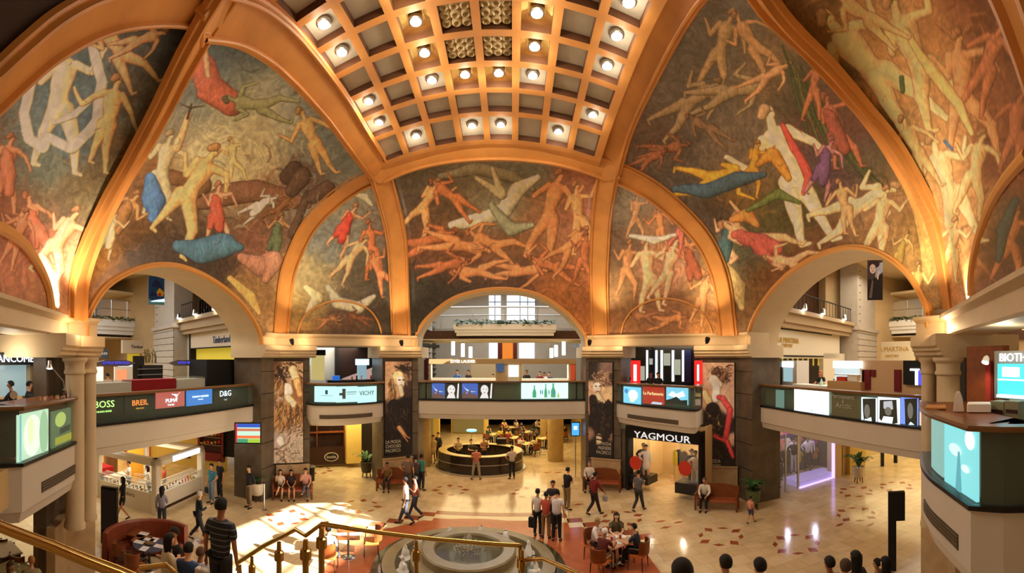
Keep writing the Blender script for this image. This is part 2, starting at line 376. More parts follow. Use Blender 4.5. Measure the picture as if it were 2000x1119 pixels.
M_FRES = fresco_mat()
f = figure
# left wide bay
blobs_L = [(420, 130, 90, (72, 84, 84)), (330, 240, 60, (120, 112, 92)), (500, 260, 90, (176, 160, 118)), (560, 200, 60, (128, 130, 118)), (420, 330, 70, (188, 172, 124)), (620, 290, 50, (112, 116, 106)), (300, 330, 50, (120, 78, 42)), (520, 390, 50, (110, 74, 48)), (600, 350, 45, (84, 58, 44)), (680, 330, 40, (96, 98, 88)), (390, 430, 60, (96, 72, 50)), (230, 440, 45, (110, 76, 46)), (200, 540, 50, (150, 100, 46)), (290, 500, 50, (72, 54, 34)), (400, 500, 60, (62, 50, 38)), (500, 480, 50, (128, 84, 62)), (560, 460, 40, (90, 70, 50)), (520, 560, 50, (140, 104, 62)), (590, 400, 40, (130, 124, 108)), (450, 90, 60, (66, 80, 84)), (640, 230, 50, (86, 92, 90)), (480, 180, 60, (150, 142, 112)), (210, 590, 40, (130, 84, 40))]
st_L = drape([(380, 400), (440, 380), (500, 372), (560, 388), (600, 400)], 22, (112, 76, 54)) + drape([(270, 360), (330, 345), (400, 360), (370, 390)], 16, (104, 72, 46))
st_L += drape([(385, 95), (395, 130), (410, 170), (450, 200), (395, 185)], 26, (150, 80, 62)) + drape([(400, 100), (405, 150)], 13, (186, 132, 98)) + f(500, 205, 150, -1.35, (122, 118, 84), hair=(40, 28, 22)) + f(612, 270, 150, -.5, (176, 134, 86))
st_L += f(320, 330, 175, .2, (170, 152, 116), None) + drape([(296, 350), (300, 390), (298, 425)], 24, (74, 106, 150)) + [(345, 290, 8, 370, 225, 6, (192, 146, 100)), (368, 232, 3, 376, 205, 2, (70, 54, 44)), (372, 212, 2, 352, 202, 1, (70, 54, 44)), (374, 212, 2, 398, 208, 1, (70, 54, 44))]
st_L += f(375, 370, 230, .52, (198, 150, 96)) + f(455, 308, 90, -.2, (206, 160, 104)) + f(425, 410, 130, .05, (190, 130, 96), (178, 82, 62)) + drape([(350, 480), (395, 490), (440, 478), (468, 482)], 24, (74, 104, 116))
st_L += f(240, 420, 130, .6, (176, 128, 84), (140, 98, 60)) + f(215, 455, 100, .3, (190, 150, 110), (190, 160, 120)) + f(510, 400, 90, 1.0, (170, 160, 140), (184, 176, 152)) + f(545, 405, 90, .8, (112, 74, 46)) + f(540, 460, 110, .2, (150, 108, 74), (84, 90, 62)) + drape([(470, 505), (510, 520), (535, 510), (520, 545)], 20, (156, 108, 84)) + drape([(450, 545), (490, 580), (505, 610)], 12, (184, 142, 82))
st_L += [(575, 330, 16, 560, 345, 14, (70, 52, 40)), (590, 345, 18, 570, 370, 14, (78, 58, 44)), (600, 380, 8, 570, 460, 9, (72, 52, 38)), (640, 370, 16, 610, 385, 14, (74, 54, 42))]
# far left corner
blobs_FL = [(130, 120, 60, (88, 100, 98)), (40, 280, 60, (100, 112, 106)), (150, 250, 60, (96, 110, 112)), (250, 60, 60, (96, 92, 84)), (310, 60, 50, (70, 78, 80)), (60, 330, 50, (104, 108, 90)), (170, 370, 50, (128, 110, 78)), (20, 420, 60, (140, 84, 60)), (60, 480, 50, (170, 104, 74)), (130, 520, 50, (196, 130, 92)), (10, 300, 40, (120, 86, 62)), (260, 200, 40, (100, 94, 80)), (110, 580, 40, (140, 92, 60)), (230, 290, 40, (110, 88, 62)), (-100, 350, 120, (110, 74, 50)), (90, 400, 40, (110, 92, 68))]
st_FL = f(118, 190, 270, .12, (220, 186, 140)) + drape([(160, 62), (100, 90), (62, 160), (48, 220), (56, 270), (84, 290), (92, 270), (140, 290), (190, 240), (200, 160), (186, 110), (172, 75)], 11, (214, 206, 176)) + drape([(105, 240), (150, 220), (190, 190)], 8, (206, 196, 164))
st_FL += f(230, 95, 180, -.6, (206, 150, 108)) + f(215, 230, 200, .15, (214, 160, 110)) + f(275, 80, 130, 1.2, (190, 140, 104)) + f(15, 330, 160, .1, (190, 120, 86), (176, 104, 76)) + f(70, 440, 150, -.3, (206, 128, 92), (184, 104, 78)) + f(115, 470, 170, .5, (232, 170, 124)) + drape([(80, 500), (95, 540), (110, 580)], 15, (206, 186, 156)) + f(35, 460, 130, .3, (186, 116, 84))
# back centre
blobs_B = [(830, 350, 60, (84, 72, 50)), (920, 340, 50, (110, 96, 70)), (1030, 335, 50, (104, 98, 76)), (1120, 370, 50, (140, 84, 54)), (860, 420, 60, (96, 70, 44)), (960, 400, 50, (138, 126, 94)), (1050, 430, 50, (150, 104, 66)), (1130, 450, 50, (160, 98, 66)), (820, 480, 50, (104, 64, 40)), (900, 490, 50, (128, 76, 44)), (990, 500, 50, (120, 80, 48)), (1100, 520, 50, (150, 92, 52)), (830, 570, 60, (52, 46, 34)), (900, 560, 50, (58, 46, 34)), (1000, 550, 40, (72, 48, 32)), (1100, 590, 50, (150, 88, 42)), (1150, 560, 40, (150, 86, 44)), (790, 400, 40, (78, 62, 46))]
st_B = drape([(860, 345), (930, 330), (1000, 345), (1040, 370)], 13, (120, 108, 80)) + drape([(880, 440), (940, 430), (985, 410), (1010, 370), (1050, 345)], 15, (186, 174, 138)) + drape([(960, 400), (1000, 450), (1040, 440)], 14, (140, 136, 104)) + drape([(930, 350), (980, 380), (960, 330)], 10, (176, 160, 120))
for a in ((830, 400, 130, .5), (880, 385, 120, -.9), (835, 470, 140, 1.2), (900, 480, 150, 1.7), (960, 475, 130, -1.1), (1075, 410, 190, .25), (1130, 420, 150, -.1), (1020, 530, 130, 1.5), (1080, 520, 120, -1.2), (930, 530, 120, -1.6), (1110, 480, 120, .8), (870, 520, 110, 1.3), (1140, 500, 110, .1)):
    st_B += f(*a, R.choice(((190, 120, 72), (176, 104, 62), (200, 136, 84), (160, 92, 54))), hair=(90, 54, 30))
# corners
blobs_CL = [(700, 400, 40, (130, 122, 100)), (640, 470, 35, (120, 116, 100)), (740, 430, 30, (110, 92, 74)), (620, 540, 40, (160, 138, 92)), (690, 560, 40, (100, 88, 66)), (740, 560, 30, (70, 60, 46)), (600, 600, 40, (140, 110, 60)), (680, 620, 40, (84, 56, 34)), (740, 620, 30, (60, 48, 34)), (580, 640, 30, (140, 96, 48))]
st_CL = f(675, 440, 110, .5, (190, 132, 92), (190, 70, 54)) + f(725, 480, 120, -.1, (176, 100, 60)) + f(690, 500, 110, .6, (196, 150, 104)) + f(740, 530, 100, -.4, (186, 112, 70)) + drape([(640, 560), (660, 590), (700, 600), (730, 580)], 12, (176, 164, 130)) + drape([(600, 560), (620, 580), (600, 610)], 12, (190, 168, 120)) + f(640, 625, 60, 1.3, (150, 96, 56)) + f(700, 620, 60, -1.2, (112, 66, 36)) + drape([(690, 380), (715, 385), (728, 400)], 7, (200, 186, 140))
blobs_CR = [(1230, 400, 40, (130, 112, 86)), (1280, 420, 35, (150, 104, 66)), (1220, 480, 35, (110, 80, 56)), (1330, 470, 30, (120, 88, 64)), (1290, 520, 40, (190, 130, 90)), (1380, 560, 30, (150, 110, 66)), (1220, 570, 40, (140, 100, 60)), (1300, 620, 40, (130, 84, 50)), (1380, 620, 30, (170, 112, 60)), (1210, 630, 30, (130, 84, 46))]
st_CR = f(1240, 420, 100, .1, (176, 126, 84)) + f(1225, 520, 120, .1, (176, 118, 72)) + f(1265, 530, 150, -.1, (232, 160, 112)) + f(1305, 520, 140, .3, (228, 156, 112)) + f(1350, 510, 120, -.3, (184, 116, 70), (150, 80, 52)) + f(1375, 580, 110, .2, (196, 130, 80)) + f(1330, 450, 90, .4, (190, 100, 80)) + f(1290, 440, 90, -.2, (196, 120, 72)) + f(1310, 625, 90, 1.4, (176, 112, 66)) + f(1260, 620, 70, -1.3, (150, 96, 60)) + drape([(1230, 460), (1280, 468), (1320, 460)], 8, (196, 180, 150))
# right wide bay
blobs_R = [(1420, 60, 80, (92, 84, 70)), (1350, 200, 60, (94, 84, 68)), (1500, 120, 60, (124, 96, 64)), (1270, 280, 50, (92, 70, 54)), (1320, 340, 50, (84, 72, 58)), (1450, 300, 60, (110, 92, 70)), (1560, 160, 50, (72, 62, 44)), (1620, 230, 50, (92, 60, 44)), (1450, 380, 50, (120, 86, 40)), (1560, 400, 50, (80, 70, 38)), (1640, 330, 50, (90, 62, 60)), (1700, 400, 50, (150, 108, 66)), (1480, 450, 50, (90, 80, 44)), (1400, 420, 40, (70, 54, 40)), (1600, 480, 50, (110, 72, 42)), (1700, 480, 50, (130, 92, 48)), (1780, 500, 40, (160, 120, 64)), (1450, 560, 40, (110, 76, 42)), (1530, 540, 40, (100, 62, 34)), (1800, 580, 40, (120, 88, 50)), (1440, 500, 40, (90, 84, 60)), (1680, 330, 40, (84, 74, 50))]
st_R = f(1410, 90, 170, .3, (150, 120, 82)) + f(1470, 80, 150, -.6, (160, 120, 80)) + f(1350, 200, 170, .9, (138, 114, 82)) + f(1430, 180, 170, 1.3, (142, 118, 84)) + f(1500, 150, 120, 1.0, (176, 128, 88)) + f(1300, 290, 110, 1.4, (130, 84, 56)) + f(1380, 250, 110, -1.0, (120, 92, 66)) + f(1270, 310, 90, 1.0, (136, 82, 54))
for k in range(7): st_R += drape([(1530 + k * 16, 90 + k * 20), (1560 + k * 15, 200 + k * 14), (1590 + k * 24, 300 + k * 12)], 4, ((58, 72, 38), (84, 86, 44))[k % 2])
st_R += f(1545, 330, 300, -.42, (226, 190, 138)) + drape([(1530, 245), (1552, 290), (1580, 350), (1570, 380)], 9, (186, 74, 62)) + f(1630, 250, 160, -.3, (150, 88, 62), (132, 70, 54)) + f(1610, 320, 130, .3, (156, 104, 96), (104, 70, 96)) + f(1590, 170, 120, .1, (150, 92, 60)) + f(1680, 400, 200, 1.1, (226, 176, 122)) + f(1720, 430, 160, .2, (214, 160, 108)) + f(1650, 400, 120, -.3, (196, 142, 92))
st_R += f(1400, 345, 170, 1.5, (196, 140, 52)) + f(1470, 320, 110, .3, (190, 130, 50)) + drape([(1320, 370), (1380, 372), (1440, 350), (1490, 340)], 15, (66, 84, 92)) + drape([(1540, 350), (1510, 300), (1480, 320)], 14, (186, 122, 50)) + f(1420, 470, 130, .3, (190, 140, 100), (64, 86, 84), 1) + f(1470, 470, 170, -1.1, (214, 150, 104), (176, 84, 70)) + f(1540, 510, 120, -1.4, (206, 146, 104)) + drape([(1430, 430), (1460, 420), (1480, 440)], 14, (190, 120, 60)) + drape([(1420, 520), (1440, 560), (1450, 600)], 16, (168, 140, 88)) + drape([(1460, 410), (1520, 380), (1560, 395)], 10, (96, 102, 52)) + f(1790, 560, 110, .1, (206, 160, 92)) + f(1760, 490, 90, .3, (196, 148, 90), (150, 120, 60))
# far right corner
blobs_FR = [(1600, 20, 50, (140, 104, 66)), (1700, 60, 60, (190, 138, 84)), (1640, 130, 50, (130, 110, 80)), (1760, 170, 60, (206, 150, 90)), (1850, 100, 60, (190, 132, 78)), (1920, 60, 60, (130, 78, 48)), (1720, 260, 50, (130, 112, 80)), (1850, 250, 60, (206, 148, 88)), (1940, 200, 60, (150, 92, 58)), (1800, 400, 50, (214, 160, 96)), (1880, 420, 50, (206, 146, 88)), (1960, 300, 50, (130, 78, 50)), (1880, 520, 40, (190, 130, 76)), (1980, 480, 60, (84, 66, 44)), (1960, 560, 40, (110, 62, 36)), (1990, 30, 60, (84, 46, 30)), (2100, 200, 100, (70, 42, 28))]
st_FR = f(1700, 130, 330, -.75, (232, 182, 124)) + f(1790, 110, 300, -.45, (226, 172, 112)) + f(1880, 170, 260, -.1, (206, 140, 90)) + f(1850, 360, 240, -.35, (236, 184, 126)) + f(1790, 290, 160, -.5, (220, 166, 110)) + f(1905, 330, 180, .2, (224, 168, 110)) + f(1930, 120, 200, .3, (176, 108, 70)) + f(1860, 480, 130, .1, (228, 176, 120)) + f(1985, 250, 180, .1, (160, 96, 62)) + drape([(1770, 60), (1820, 140), (1870, 200), (1900, 260)], 12, (226, 176, 108)) + drape([(1760, 150), (1765, 180)], 10, (84, 96, 56)) + drape([(1845, 275), (1860, 290)], 7, (84, 110, 140)) + f(1690, 30, 180, -1.0, (220, 164, 108)) + f(1975, 470, 160, .2, (156, 98, 58)) + drape([(1985, 390), (1960, 450), (1950, 510)], 14, (62, 74, 66))
def brush(blobs, n, seed, L=26, r=1.7, amp=.3):   # loose curved brush marks in the colours around them
    rr = random.Random(seed); out = []
    for _ in range(n):
        bx, by, br, c = rr.choice(blobs); x, y = bx + rr.gauss(0, br * .7), by + rr.gauss(0, br * .7); a = rr.uniform(0, 6.28); tw = rr.uniform(-.9, .9); k = 1 + rr.choice((-1, 1)) * rr.uniform(.05, amp); pts = []
        l = L * rr.uniform(.4, 1.2)
        for j in range(4): pts.append((x, y)); x += math.cos(a) * l / 3; y += math.sin(a) * l / 3; a += tw
        q = r * rr.uniform(.6, 1.6); out.append(('B', [(*pts[j], q * (.4, 1, .8)[j], *pts[j + 1], q * (1, .8, .2)[j]) for j in range(3)], tuple(min(240, v * k) for v in c)))
    return out
def cor(z, *pts): return [Vector((p[0], p[1], z)) for p in pts]
G = {}
def mk(name, P, blobs, strokes, seed, gain=1.0):
    G[name] = patch(P, name, M_FRES, paint(P, blobs, strokes, seed, gain)); return G[name]
surf = {}
surf['B'] = coons([L_low[0]] + [atY(812, 657, 21.0)] + arch_path(ARCH_B[1:-1]) + [atY(1145, 657, 21.0), R_low[0]], A_mid, L_low, R_low, 300, 200, .35)
surf['L'] = coons([FL_low[0]] + arch_path(ARCH_L[1:-1]) + [A_left[0]], L_top, FL_low, A_left, 380, 320, .5)
surf['R'] = coons([A_right[0]] + arch_path(ARCH_R[1:-1]) + [FR_low[0]], R_top, A_right, FR_low, 420, 340, .5)
surf['CL'] = coons([A_left[0], L_low[0]], [NL, NL + Vector((.01, 0, 0))], A_left, L_low, 130, 180, .3)
surf['CR'] = coons([R_low[0], A_right[0]], [NR, NR + Vector((.01, 0, 0))], R_low, A_right, 140, 180, .3)
surf['FL'] = coons([L_front[0], FL_low[0]], [FLn, FLn + Vector((.01, 0, 0))], L_front, FL_low, 300, 300, .35)
surf['FR'] = coons([FR_low[0], R_front[0]], [FRn, FRn + Vector((.01, 0, 0))], FR_low, R_front, 320, 320, .35)
for nm, k, b, s_, sd, g in (('wall_back', 'B', blobs_B, st_B, 1, 1.1), ('wall_left', 'L', blobs_L, st_L, 2, 1.2), ('wall_right', 'R', blobs_R, st_R, 3, 1.12), ('wall_corner_back_left', 'CL', blobs_CL, st_CL, 4, 1.12), ('wall_corner_back_right', 'CR', blobs_CR, st_CR, 5, 1.08), ('wall_corner_front_left', 'FL', blobs_FL, st_FL, 6, 1.15), ('wall_corner_front_right', 'FR', blobs_FR, st_FR, 7, 1.02)):
    big = k in ('L', 'R', 'FL', 'FR')
    mk(nm, surf[k], b, brush(b, 260 if big else 160, sd, 44 if big else 26, 3.6 if big else 2.2, .17) + s_ + brush(b, 90 if big else 60, sd + 50, 22, 1.2, .24), sd, g); G[nm]['kind'] = 'structure'
# front vault, painted dark brown so that it reads as unlit
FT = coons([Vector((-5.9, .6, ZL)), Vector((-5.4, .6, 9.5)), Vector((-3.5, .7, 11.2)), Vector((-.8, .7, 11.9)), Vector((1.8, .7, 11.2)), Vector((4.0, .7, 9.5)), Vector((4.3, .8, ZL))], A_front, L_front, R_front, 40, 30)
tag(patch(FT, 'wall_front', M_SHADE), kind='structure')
# ---------------------------------------------------------------- ribs
RC = Vector((-.7, 11.3, 8.0))
def rib(name, path, w=.42, d=.22, m=M_RIB, prof=None, cen=RC, n=48, wfun=None):
    P = [Vector(p) for p in resample(path, n)]; rows = []
    pr = prof or [(-1.2, -.15), (-1.2, .35), (-1.08, .45), (-1.0, .45), (-1.0, .95), (-.88, 1.05), (-.80, .95), (-.76, .5), (.76, .5), (.80, .95), (.88, 1.05), (1.0, .95), (1.0, .45), (1.08, .45), (1.2, .35), (1.2, -.15)]
    for i, p in enumerate(P):
        t = (P[min(i + 1, n - 1)] - P[max(i - 1, 0)]).normalized(); nn = (cen - p); nn = (nn - t * nn.dot(t)).normalized(); s_ = t.cross(nn)
        ww = w * (wfun(i / (n - 1)) if wfun else 1)
        rows.append([p + s_ * (a * ww) + nn * (b * d) for a, b in pr])
    mb = MB(); mb.grid(rows); o = mb.build(name, m); o['kind'] = 'structure'; return o
W_ = .40
rib('trim_1', A_left, W_); rib('trim_2', A_mid, W_ * 1.05); rib('trim_3', A_right, W_); rib('trim_4', L_low, .42); rib('trim_5', R_low, .40)
rib('trim_6', L_top, .44); rib('trim_7', R_top, .44); rib('trim_8', L_front, .30); rib('trim_9', FL_low, .40); rib('trim_10', FR_low, .42)
rib('trim_11', A_front, .44); rib('trim_12', R_front, .4)
for i, p in enumerate((NL, NR, FLn, FRn)):   # crossing blocks
    nn = (RC - p).normalized(); mb = MB(); q = nn.to_track_quat('Z', 'Y').to_matrix().to_4x4(); q.translation = p
    h = .42; mb.bev((-h, -h, -.1), (h, h, .17), .03, q); struct(mb, 'trim_%d' % (13 + i), M_RIB)
# opening arches: gold outer moulding, plaster reveal
def reveal(name, A, push, gw=.16):
    P = arch_path(A); mb = MB(); n = len(P); c = sum(P, Vector()) / n
    mb.grid([[p, p + push] for p in P]); o = mb.build(name, M_CREAM, smooth=True); o['kind'] = 'structure'
    mb = MB(); mid = (P[0] + P[-1]) / 2; inn = (RC - c); inn.z = 0; inn = inn.normalized(); rows = []
    for i, p in enumerate(P):
        t = (P[min(i + 1, n - 1)] - P[max(i - 1, 0)]).normalized(); o_ = t.cross(inn); o_ = -o_ if o_.dot(p - mid) < 0 else o_
        rows.append([p - inn * .05, p + inn * .12, p + o_ * gw * .45 + inn * .15, p + o_ * gw * .6 + inn * .08, p + o_ * gw + inn * .08, p + o_ * gw * 1.2 - inn * .05])
    mb.grid(rows); o = mb.build(name + '_m', M_RIBL); o.name = name; o['kind'] = 'structure'
reveal('trim_17', ARCH_B, Vector((0, 1.3, 0))); reveal('trim_19', ARCH_L, Vector((-1.55, 0, 0))); reveal('trim_21', ARCH_R, Vector((1.55, 0, 0)))
def onsurf(key):
    P = surf[key][::4, ::4]; nv, nu = P.shape[:2]; V = [Vector(p) for p in P.reshape(-1, 3)]
    return BVHTree.FromPolygons(V, [(i * nu + j, i * nu + j + 1, (i + 1) * nu + j + 1, (i + 1) * nu + j) for i in range(nv - 1) for j in range(nu - 1)])
E0 = Vector((0, 0, EYE))
def surfpt(t, px, py, back=.03):
    d = ray(px, py).normalized(); h = t.ray_cast(E0, d); return h[0] - d * back if h[0] else None
def thin_arc(name, key, pts, r):
    t = onsurf(key); P = [q for q in (surfpt(t, x, y) for x, y in [(v.x, v.y) for v in smoothpath([(a, b, 0) for a, b in pts], 6)]) if q]
    mb = MB(); mb.tube(P, r, 8); o = mb.build(name, M_RIBL, smooth=True); o['kind'] = 'structure'
thin_arc('trim_23', 'CL', [(581, 652), (588, 628), (606, 606), (635, 592), (662, 587), (695, 592), (722, 606), (738, 628), (745, 652)], .045)
thin_arc('trim_24', 'CR', [(1213, 652), (1220, 627), (1238, 604), (1268, 588), (1302, 583), (1336, 589), (1364, 604), (1382, 627), (1392, 652)], .045)
thin_arc('trim_25', 'FL', [(99, 608), (94, 570), (82, 535), (62, 500), (38, 470), (0, 446), (-40, 440)], .13)
thin_arc('trim_26', 'FR', [(1898, 590), (1898, 540), (1908, 480), (1924, 430), (1944, 385), (1970, 345), (2010, 300)], .10)
# ---------------------------------------------------------------- coffered vault
YR = [15.95, 14.6, 13.5, 12.4, 11.3, 10.15, 9.0, 7.85, 6.6]     # grid lines front to back
def zc(Y): return EYE + np.interp(Y, [6.2, 7, 8.4, 9.55, 10.7, 11.8, 12.9, 14.05, 15.2, 16.2], [7.9, 8.15, 8.5, 8.66, 8.72, 8.69, 8.62, 8.53, 8.36, 8.12])
XG = [-.92 + (k - 4) * 1.035 for k in range(9)]
def vp(X, Y, up=0.0): return Vector((X, Y, zc(Y) - .40 * ((X + .92) / 3.6) ** 2 + up))
DEP = .20; bw = .115
mb = MB(); pan = {}
xs = [XG[0] - .16] + [v for k in range(9) for v in (XG[k] - bw, XG[k] + bw)] + [XG[-1] + .16]
ys = [YR[0] + .5] + [v for k in range(9) for v in (YR[k] + bw, YR[k] - bw)] + [YR[-1] - .4]
def rowz(i, j): return vp(xs[i], ys[j])
for j in range(len(ys) - 1):
    for i in range(len(xs) - 1):
        cell = (i % 2 == 0 and 2 <= i <= len(xs) - 3) and (j % 2 == 0 and 2 <= j <= len(ys) - 3)
        q = [vp(xs[a], ys[b]) for a, b in ((i, j), (i + 1, j), (i + 1, j + 1), (i, j + 1))]
        if not cell: mb.add(q, [(0, 1, 2, 3)])
        else:
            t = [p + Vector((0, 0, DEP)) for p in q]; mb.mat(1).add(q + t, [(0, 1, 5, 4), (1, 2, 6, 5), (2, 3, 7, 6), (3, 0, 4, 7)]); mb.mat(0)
            pan[(i // 2 - 1, j // 2 - 1)] = (q, t)
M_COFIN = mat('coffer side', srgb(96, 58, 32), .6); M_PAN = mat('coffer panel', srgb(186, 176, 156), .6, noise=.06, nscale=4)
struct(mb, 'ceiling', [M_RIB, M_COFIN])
M_FOIL = mat('gold reflector', srgb(240, 205, 130), .22, 1, bump=.35, nscale=5); M_ACOU = mat('egg crate panel', srgb(196, 176, 132), .6)
lit = {(0, 4): 1, (2, 4): 2, (5, 4): 2, (7, 4): 1, (2, 3): 2, (5, 3): 2, (7, 3): 1, (0, 2): 1, (2, 2): 1, (3, 2): 2, (4, 2): 2, (5, 2): 1, (0, 5): 1, (0, 0): 1, (7, 1): 1, (1, 0): 1, (3, 0): 1, (4, 0): 1, (6, 0): 1, (2, 5): 2, (5, 5): 2, (7, 5): 1}
crate = {(3, 4), (4, 4), (3, 3), (4, 3)}
lit[(0, 1)] = 1; del lit[(0, 0)]
pm = MB(); cproto = None
for (i, j), (q, t) in pan.items():
    c = sum(t, Vector()) / 4
    foil = lit.get((i, j)) == 2
    pm.mat(1 if foil else 0); m4 = [p + (c - p) * .02 for p in t]
    if foil:   # splayed reflector
        inner = [p + (c - p) * .45 + Vector((0, 0, .05)) for p in t]; pm.add(t + inner, [(0, 1, 5, 4), (1, 2, 6, 5), (2, 3, 7, 6), (3, 0, 4, 7), (4, 5, 6, 7)])
    else: pm.add(t, [(0, 1, 2, 3)])
    if (i, j) in crate:
        k = MB(); c0 = c
        for a in range(3):
            for b in range(3): k.lathe([(.16, .02), (.14, -.10), (.09, -.14), (.06, -.08), (.055, -.02)], (c.x + (a - 1) * .27, c.y + (b - 1) * .27, c.z - .0), 12)
        k.box((c.x - .40, c.y - .40, c.z - .05), (c.x + .40, c.y + .40, c.z - .02)); o = k.build('acoustic_panel', M_ACOU, smooth=True)
        tag(o, 'cream bumpy egg crate panel in the coffered vault, %s' % {(3, 4): 'upper left of the four', (4, 4): 'upper right of the four', (3, 3): 'lower left of the four', (4, 3): 'lower right of the four'}[(i, j)], 'ceiling panel', 'egg crate panels in the vault')
    if (i, j) in lit:
        rt = thing('ceiling_spotlight', 'round %s vault downlight, row %s behind the back arch, %s' % ('gold lined' if foil else 'grey framed', ('one', 'two', 'three', 'four', 'five', 'six')[j], ('leftmost column', 'second column from left', 'third column from left', 'left of centre', 'right of centre', 'third column from right', 'second column from right', 'rightmost column')[i]), 'spotlight', c - Vector((0, 0, .02)), 0, 'downlights in the coffered vault')
        if cproto is None:
            k = MB(); k.lathe([(.19, .02), (.19, -.05), (.15, -.07), (.14, -.02), (.10, .0)], (0, 0, 0), 20); a = k.build('rim', M_STEEL, rt, smooth=True)
            k = MB(); k.lathe([(.02, 0), (.10, -.01), (.115, -.05), (.09, -.09), (.03, -.11)], (0, 0, 0), 16); b = k.build('bulb', M_LAMP, rt, smooth=True); cproto = (a, b)
        else:
            for s_ in cproto: cc = s_.copy(); C.objects.link(cc); cc.parent = rt
        lamp('POINT', 'downlight_beam', (c.x, c.y, c.z - .42), 22 if foil else 13, (1, .86, .66), .12)
o = struct(pm, 'ceiling_panels', [M_PAN, M_FOIL]); o.name = 'ceiling'
# ---------------------------------------------------------------- cornice, capitals, piers
def lerp(a, b, t): return (a[0] + (b[0] - a[0]) * t, a[1] + (b[1] - a[1]) * t)
def toward(a, b, d): L = math.hypot(b[0] - a[0], b[1] - a[1]); return lerp(a, b, d / L)
PIERS = {}
def cornice(name, path):   # path runs so that the hall lies to its left
    mb = MB(); mb.sweep(path, [(-.9, ZL + .02), (.26, ZL + .02), (.26, ZL - .07), (.16, ZL - .12), (.10, ZL - .16), (.10, ZL - .50), (.05, ZL - .55), (-.9, ZL - .55)]); struct(mb, name, M_CREAM)
YJ = 15.6; YN = 7.0; XJL, XJR = -4.72, 3.68
cornice('trim_27', [(XJL, 21.0), V2L, V1L, (XL, YJ)]); cornice('trim_28', [(XR, YJ), V1R, V2R, (XJR, 21.0)])
cornice('trim_29', [(XL, YN), V0L, VNL, (-5.4, -1.0)]); cornice('trim_30', [(4.0, -1.5), VNR, V0R, (XR, YN)])
def pier(name, a, v, b, depth=1.5, plinth=1.42, round_=False):
    # a, b: ends on the two faces, v: vertex of the octagon between them; hall to the left of a->v->b
    path = [Vector((*a, 0)), Vector((*v, 0)), Vector((*b, 0))]; off = offset(path, -depth)
    poly = [(p.x, p.y) for p in path] + [(p.x, p.y) for p in off[::-1]]
    mb = MB(); mb.prism(poly, 0, 6.40)
    for z in (1.42, 2.55, 3.65, 4.75, 5.75): mb.mat(1).sweep([(p.x, p.y) for p in path], [(-.02, z), (.012, z), (.012, z + .025), (-.02, z + .025)]); mb.mat(0)
    struct(mb, name, [M_STONE, M_BLK])
    mb = MB(); ext = [path[0] + (path[0] - path[1]).normalized() * .25, path[1], path[2] + (path[2] - path[1]).normalized() * .25]
    mb.sweep([(p.x, p.y) for p in ext], [(-depth, 6.93), (.42, 6.93), (.42, 6.72), (.34, 6.66), (.34, 6.58), (.26, 6.53), (.26, 6.46), (.14, 6.38), (-depth, 6.38)]); struct(mb, name + '_capital', M_CREAM)
pier('wall_pier_back_left', toward(V1L, V2L, 1.62), V1L, (XL, YJ)); pier('wall_pier_back_mid_left', (XJL, 21.0), V2L, toward(V2L, V1L, 1.55))
pier('wall_pier_back_mid_right', toward(V2R, V1R, 1.55), V2R, (XJR, 21.0)); pier('wall_pier_back_right', (XR, YJ), V1R, toward(V1R, V2R, 1.75))

# spotlights standing on the capitals, washing the frieze and the paintings
def uplight(i, px, d, py, lab, e=60, aim=None):
    c = ad(px, d, 6.96); c = Vector(c); o = thing('spotlight', lab, 'spotlight', c)
    mb = MB(); mb.lathe([(.05, .02), (.09, .10), (.11, .26), (.10, .28)], (0, 0, 0), 12, Matrix.Rotation(.5, 4, 'X')); mb.build('housing', M_BLK, o, smooth=True)
    mb = MB(); mb.tube([(0, 0, 0), (0, .03, .12)], .03, 6); mb.lathe([(.07, 0), (.07, .02)], (0, 0, 0), 10); mb.build('base', M_BLK, o)
for a in ((0, 572, 19.3, 0, 'small black spotlight on the capital above the fur coat poster'), (1, 785, 20.7, 0, 'small black spotlight on the capital above the blonde woman poster'), (2, 1151, 20.3, 0, 'small black spotlight on the capital right of the centre arch'), (3, 1380, 17.9, 0, 'small black spotlight on the capital above the red gloves poster')): uplight(*a)
def glow(px, d, z, e, col=WARM, r=.06): c = ad(px, d, z); lamp('POINT', 'cornice_lamp', c, e, col, r)
for px, d, e in ((548, 19.0, 16), (596, 19.4, 16), (745, 20.3, 14), (800, 20.75, 14), (1160, 20.4, 16), (1205, 20.1, 16), (1368, 18.7, 22), (1425, 18.4, 14), (125, 11.7, 30), (158, 11.4, 26), (1838, 10.9, 30), (1880, 10.3, 34)): glow(px, d, 7.12, e)
for px, d, tx, ty, tz, e, sz in ((560, 18.6, -9.0, 17.4, 12, 260, 1.3), (775, 20.2, -5, 20, 12, 260, 1.3), (1165, 19.8, 5, 19.5, 12, 300, 1.3), (1395, 18.0, 8.5, 17.5, 12, 300, 1.3), (150, 10.8, -9.6, 7.5, 12, 420, 1.5), (120, 10.8, -9.2, 3.2, 11, 380, 1.5), (1835, 10.2, 9.5, 8.5, 12, 520, 1.5), (1885, 9.6, 8.6, 3.2, 12, 650, 1.6)):
    lamp('SPOT', 'painting_uplight', ad(px, d, 7.62), e, (1, .80, .55), .08, aim=(tx, ty, tz), spot=sz, blend=1)
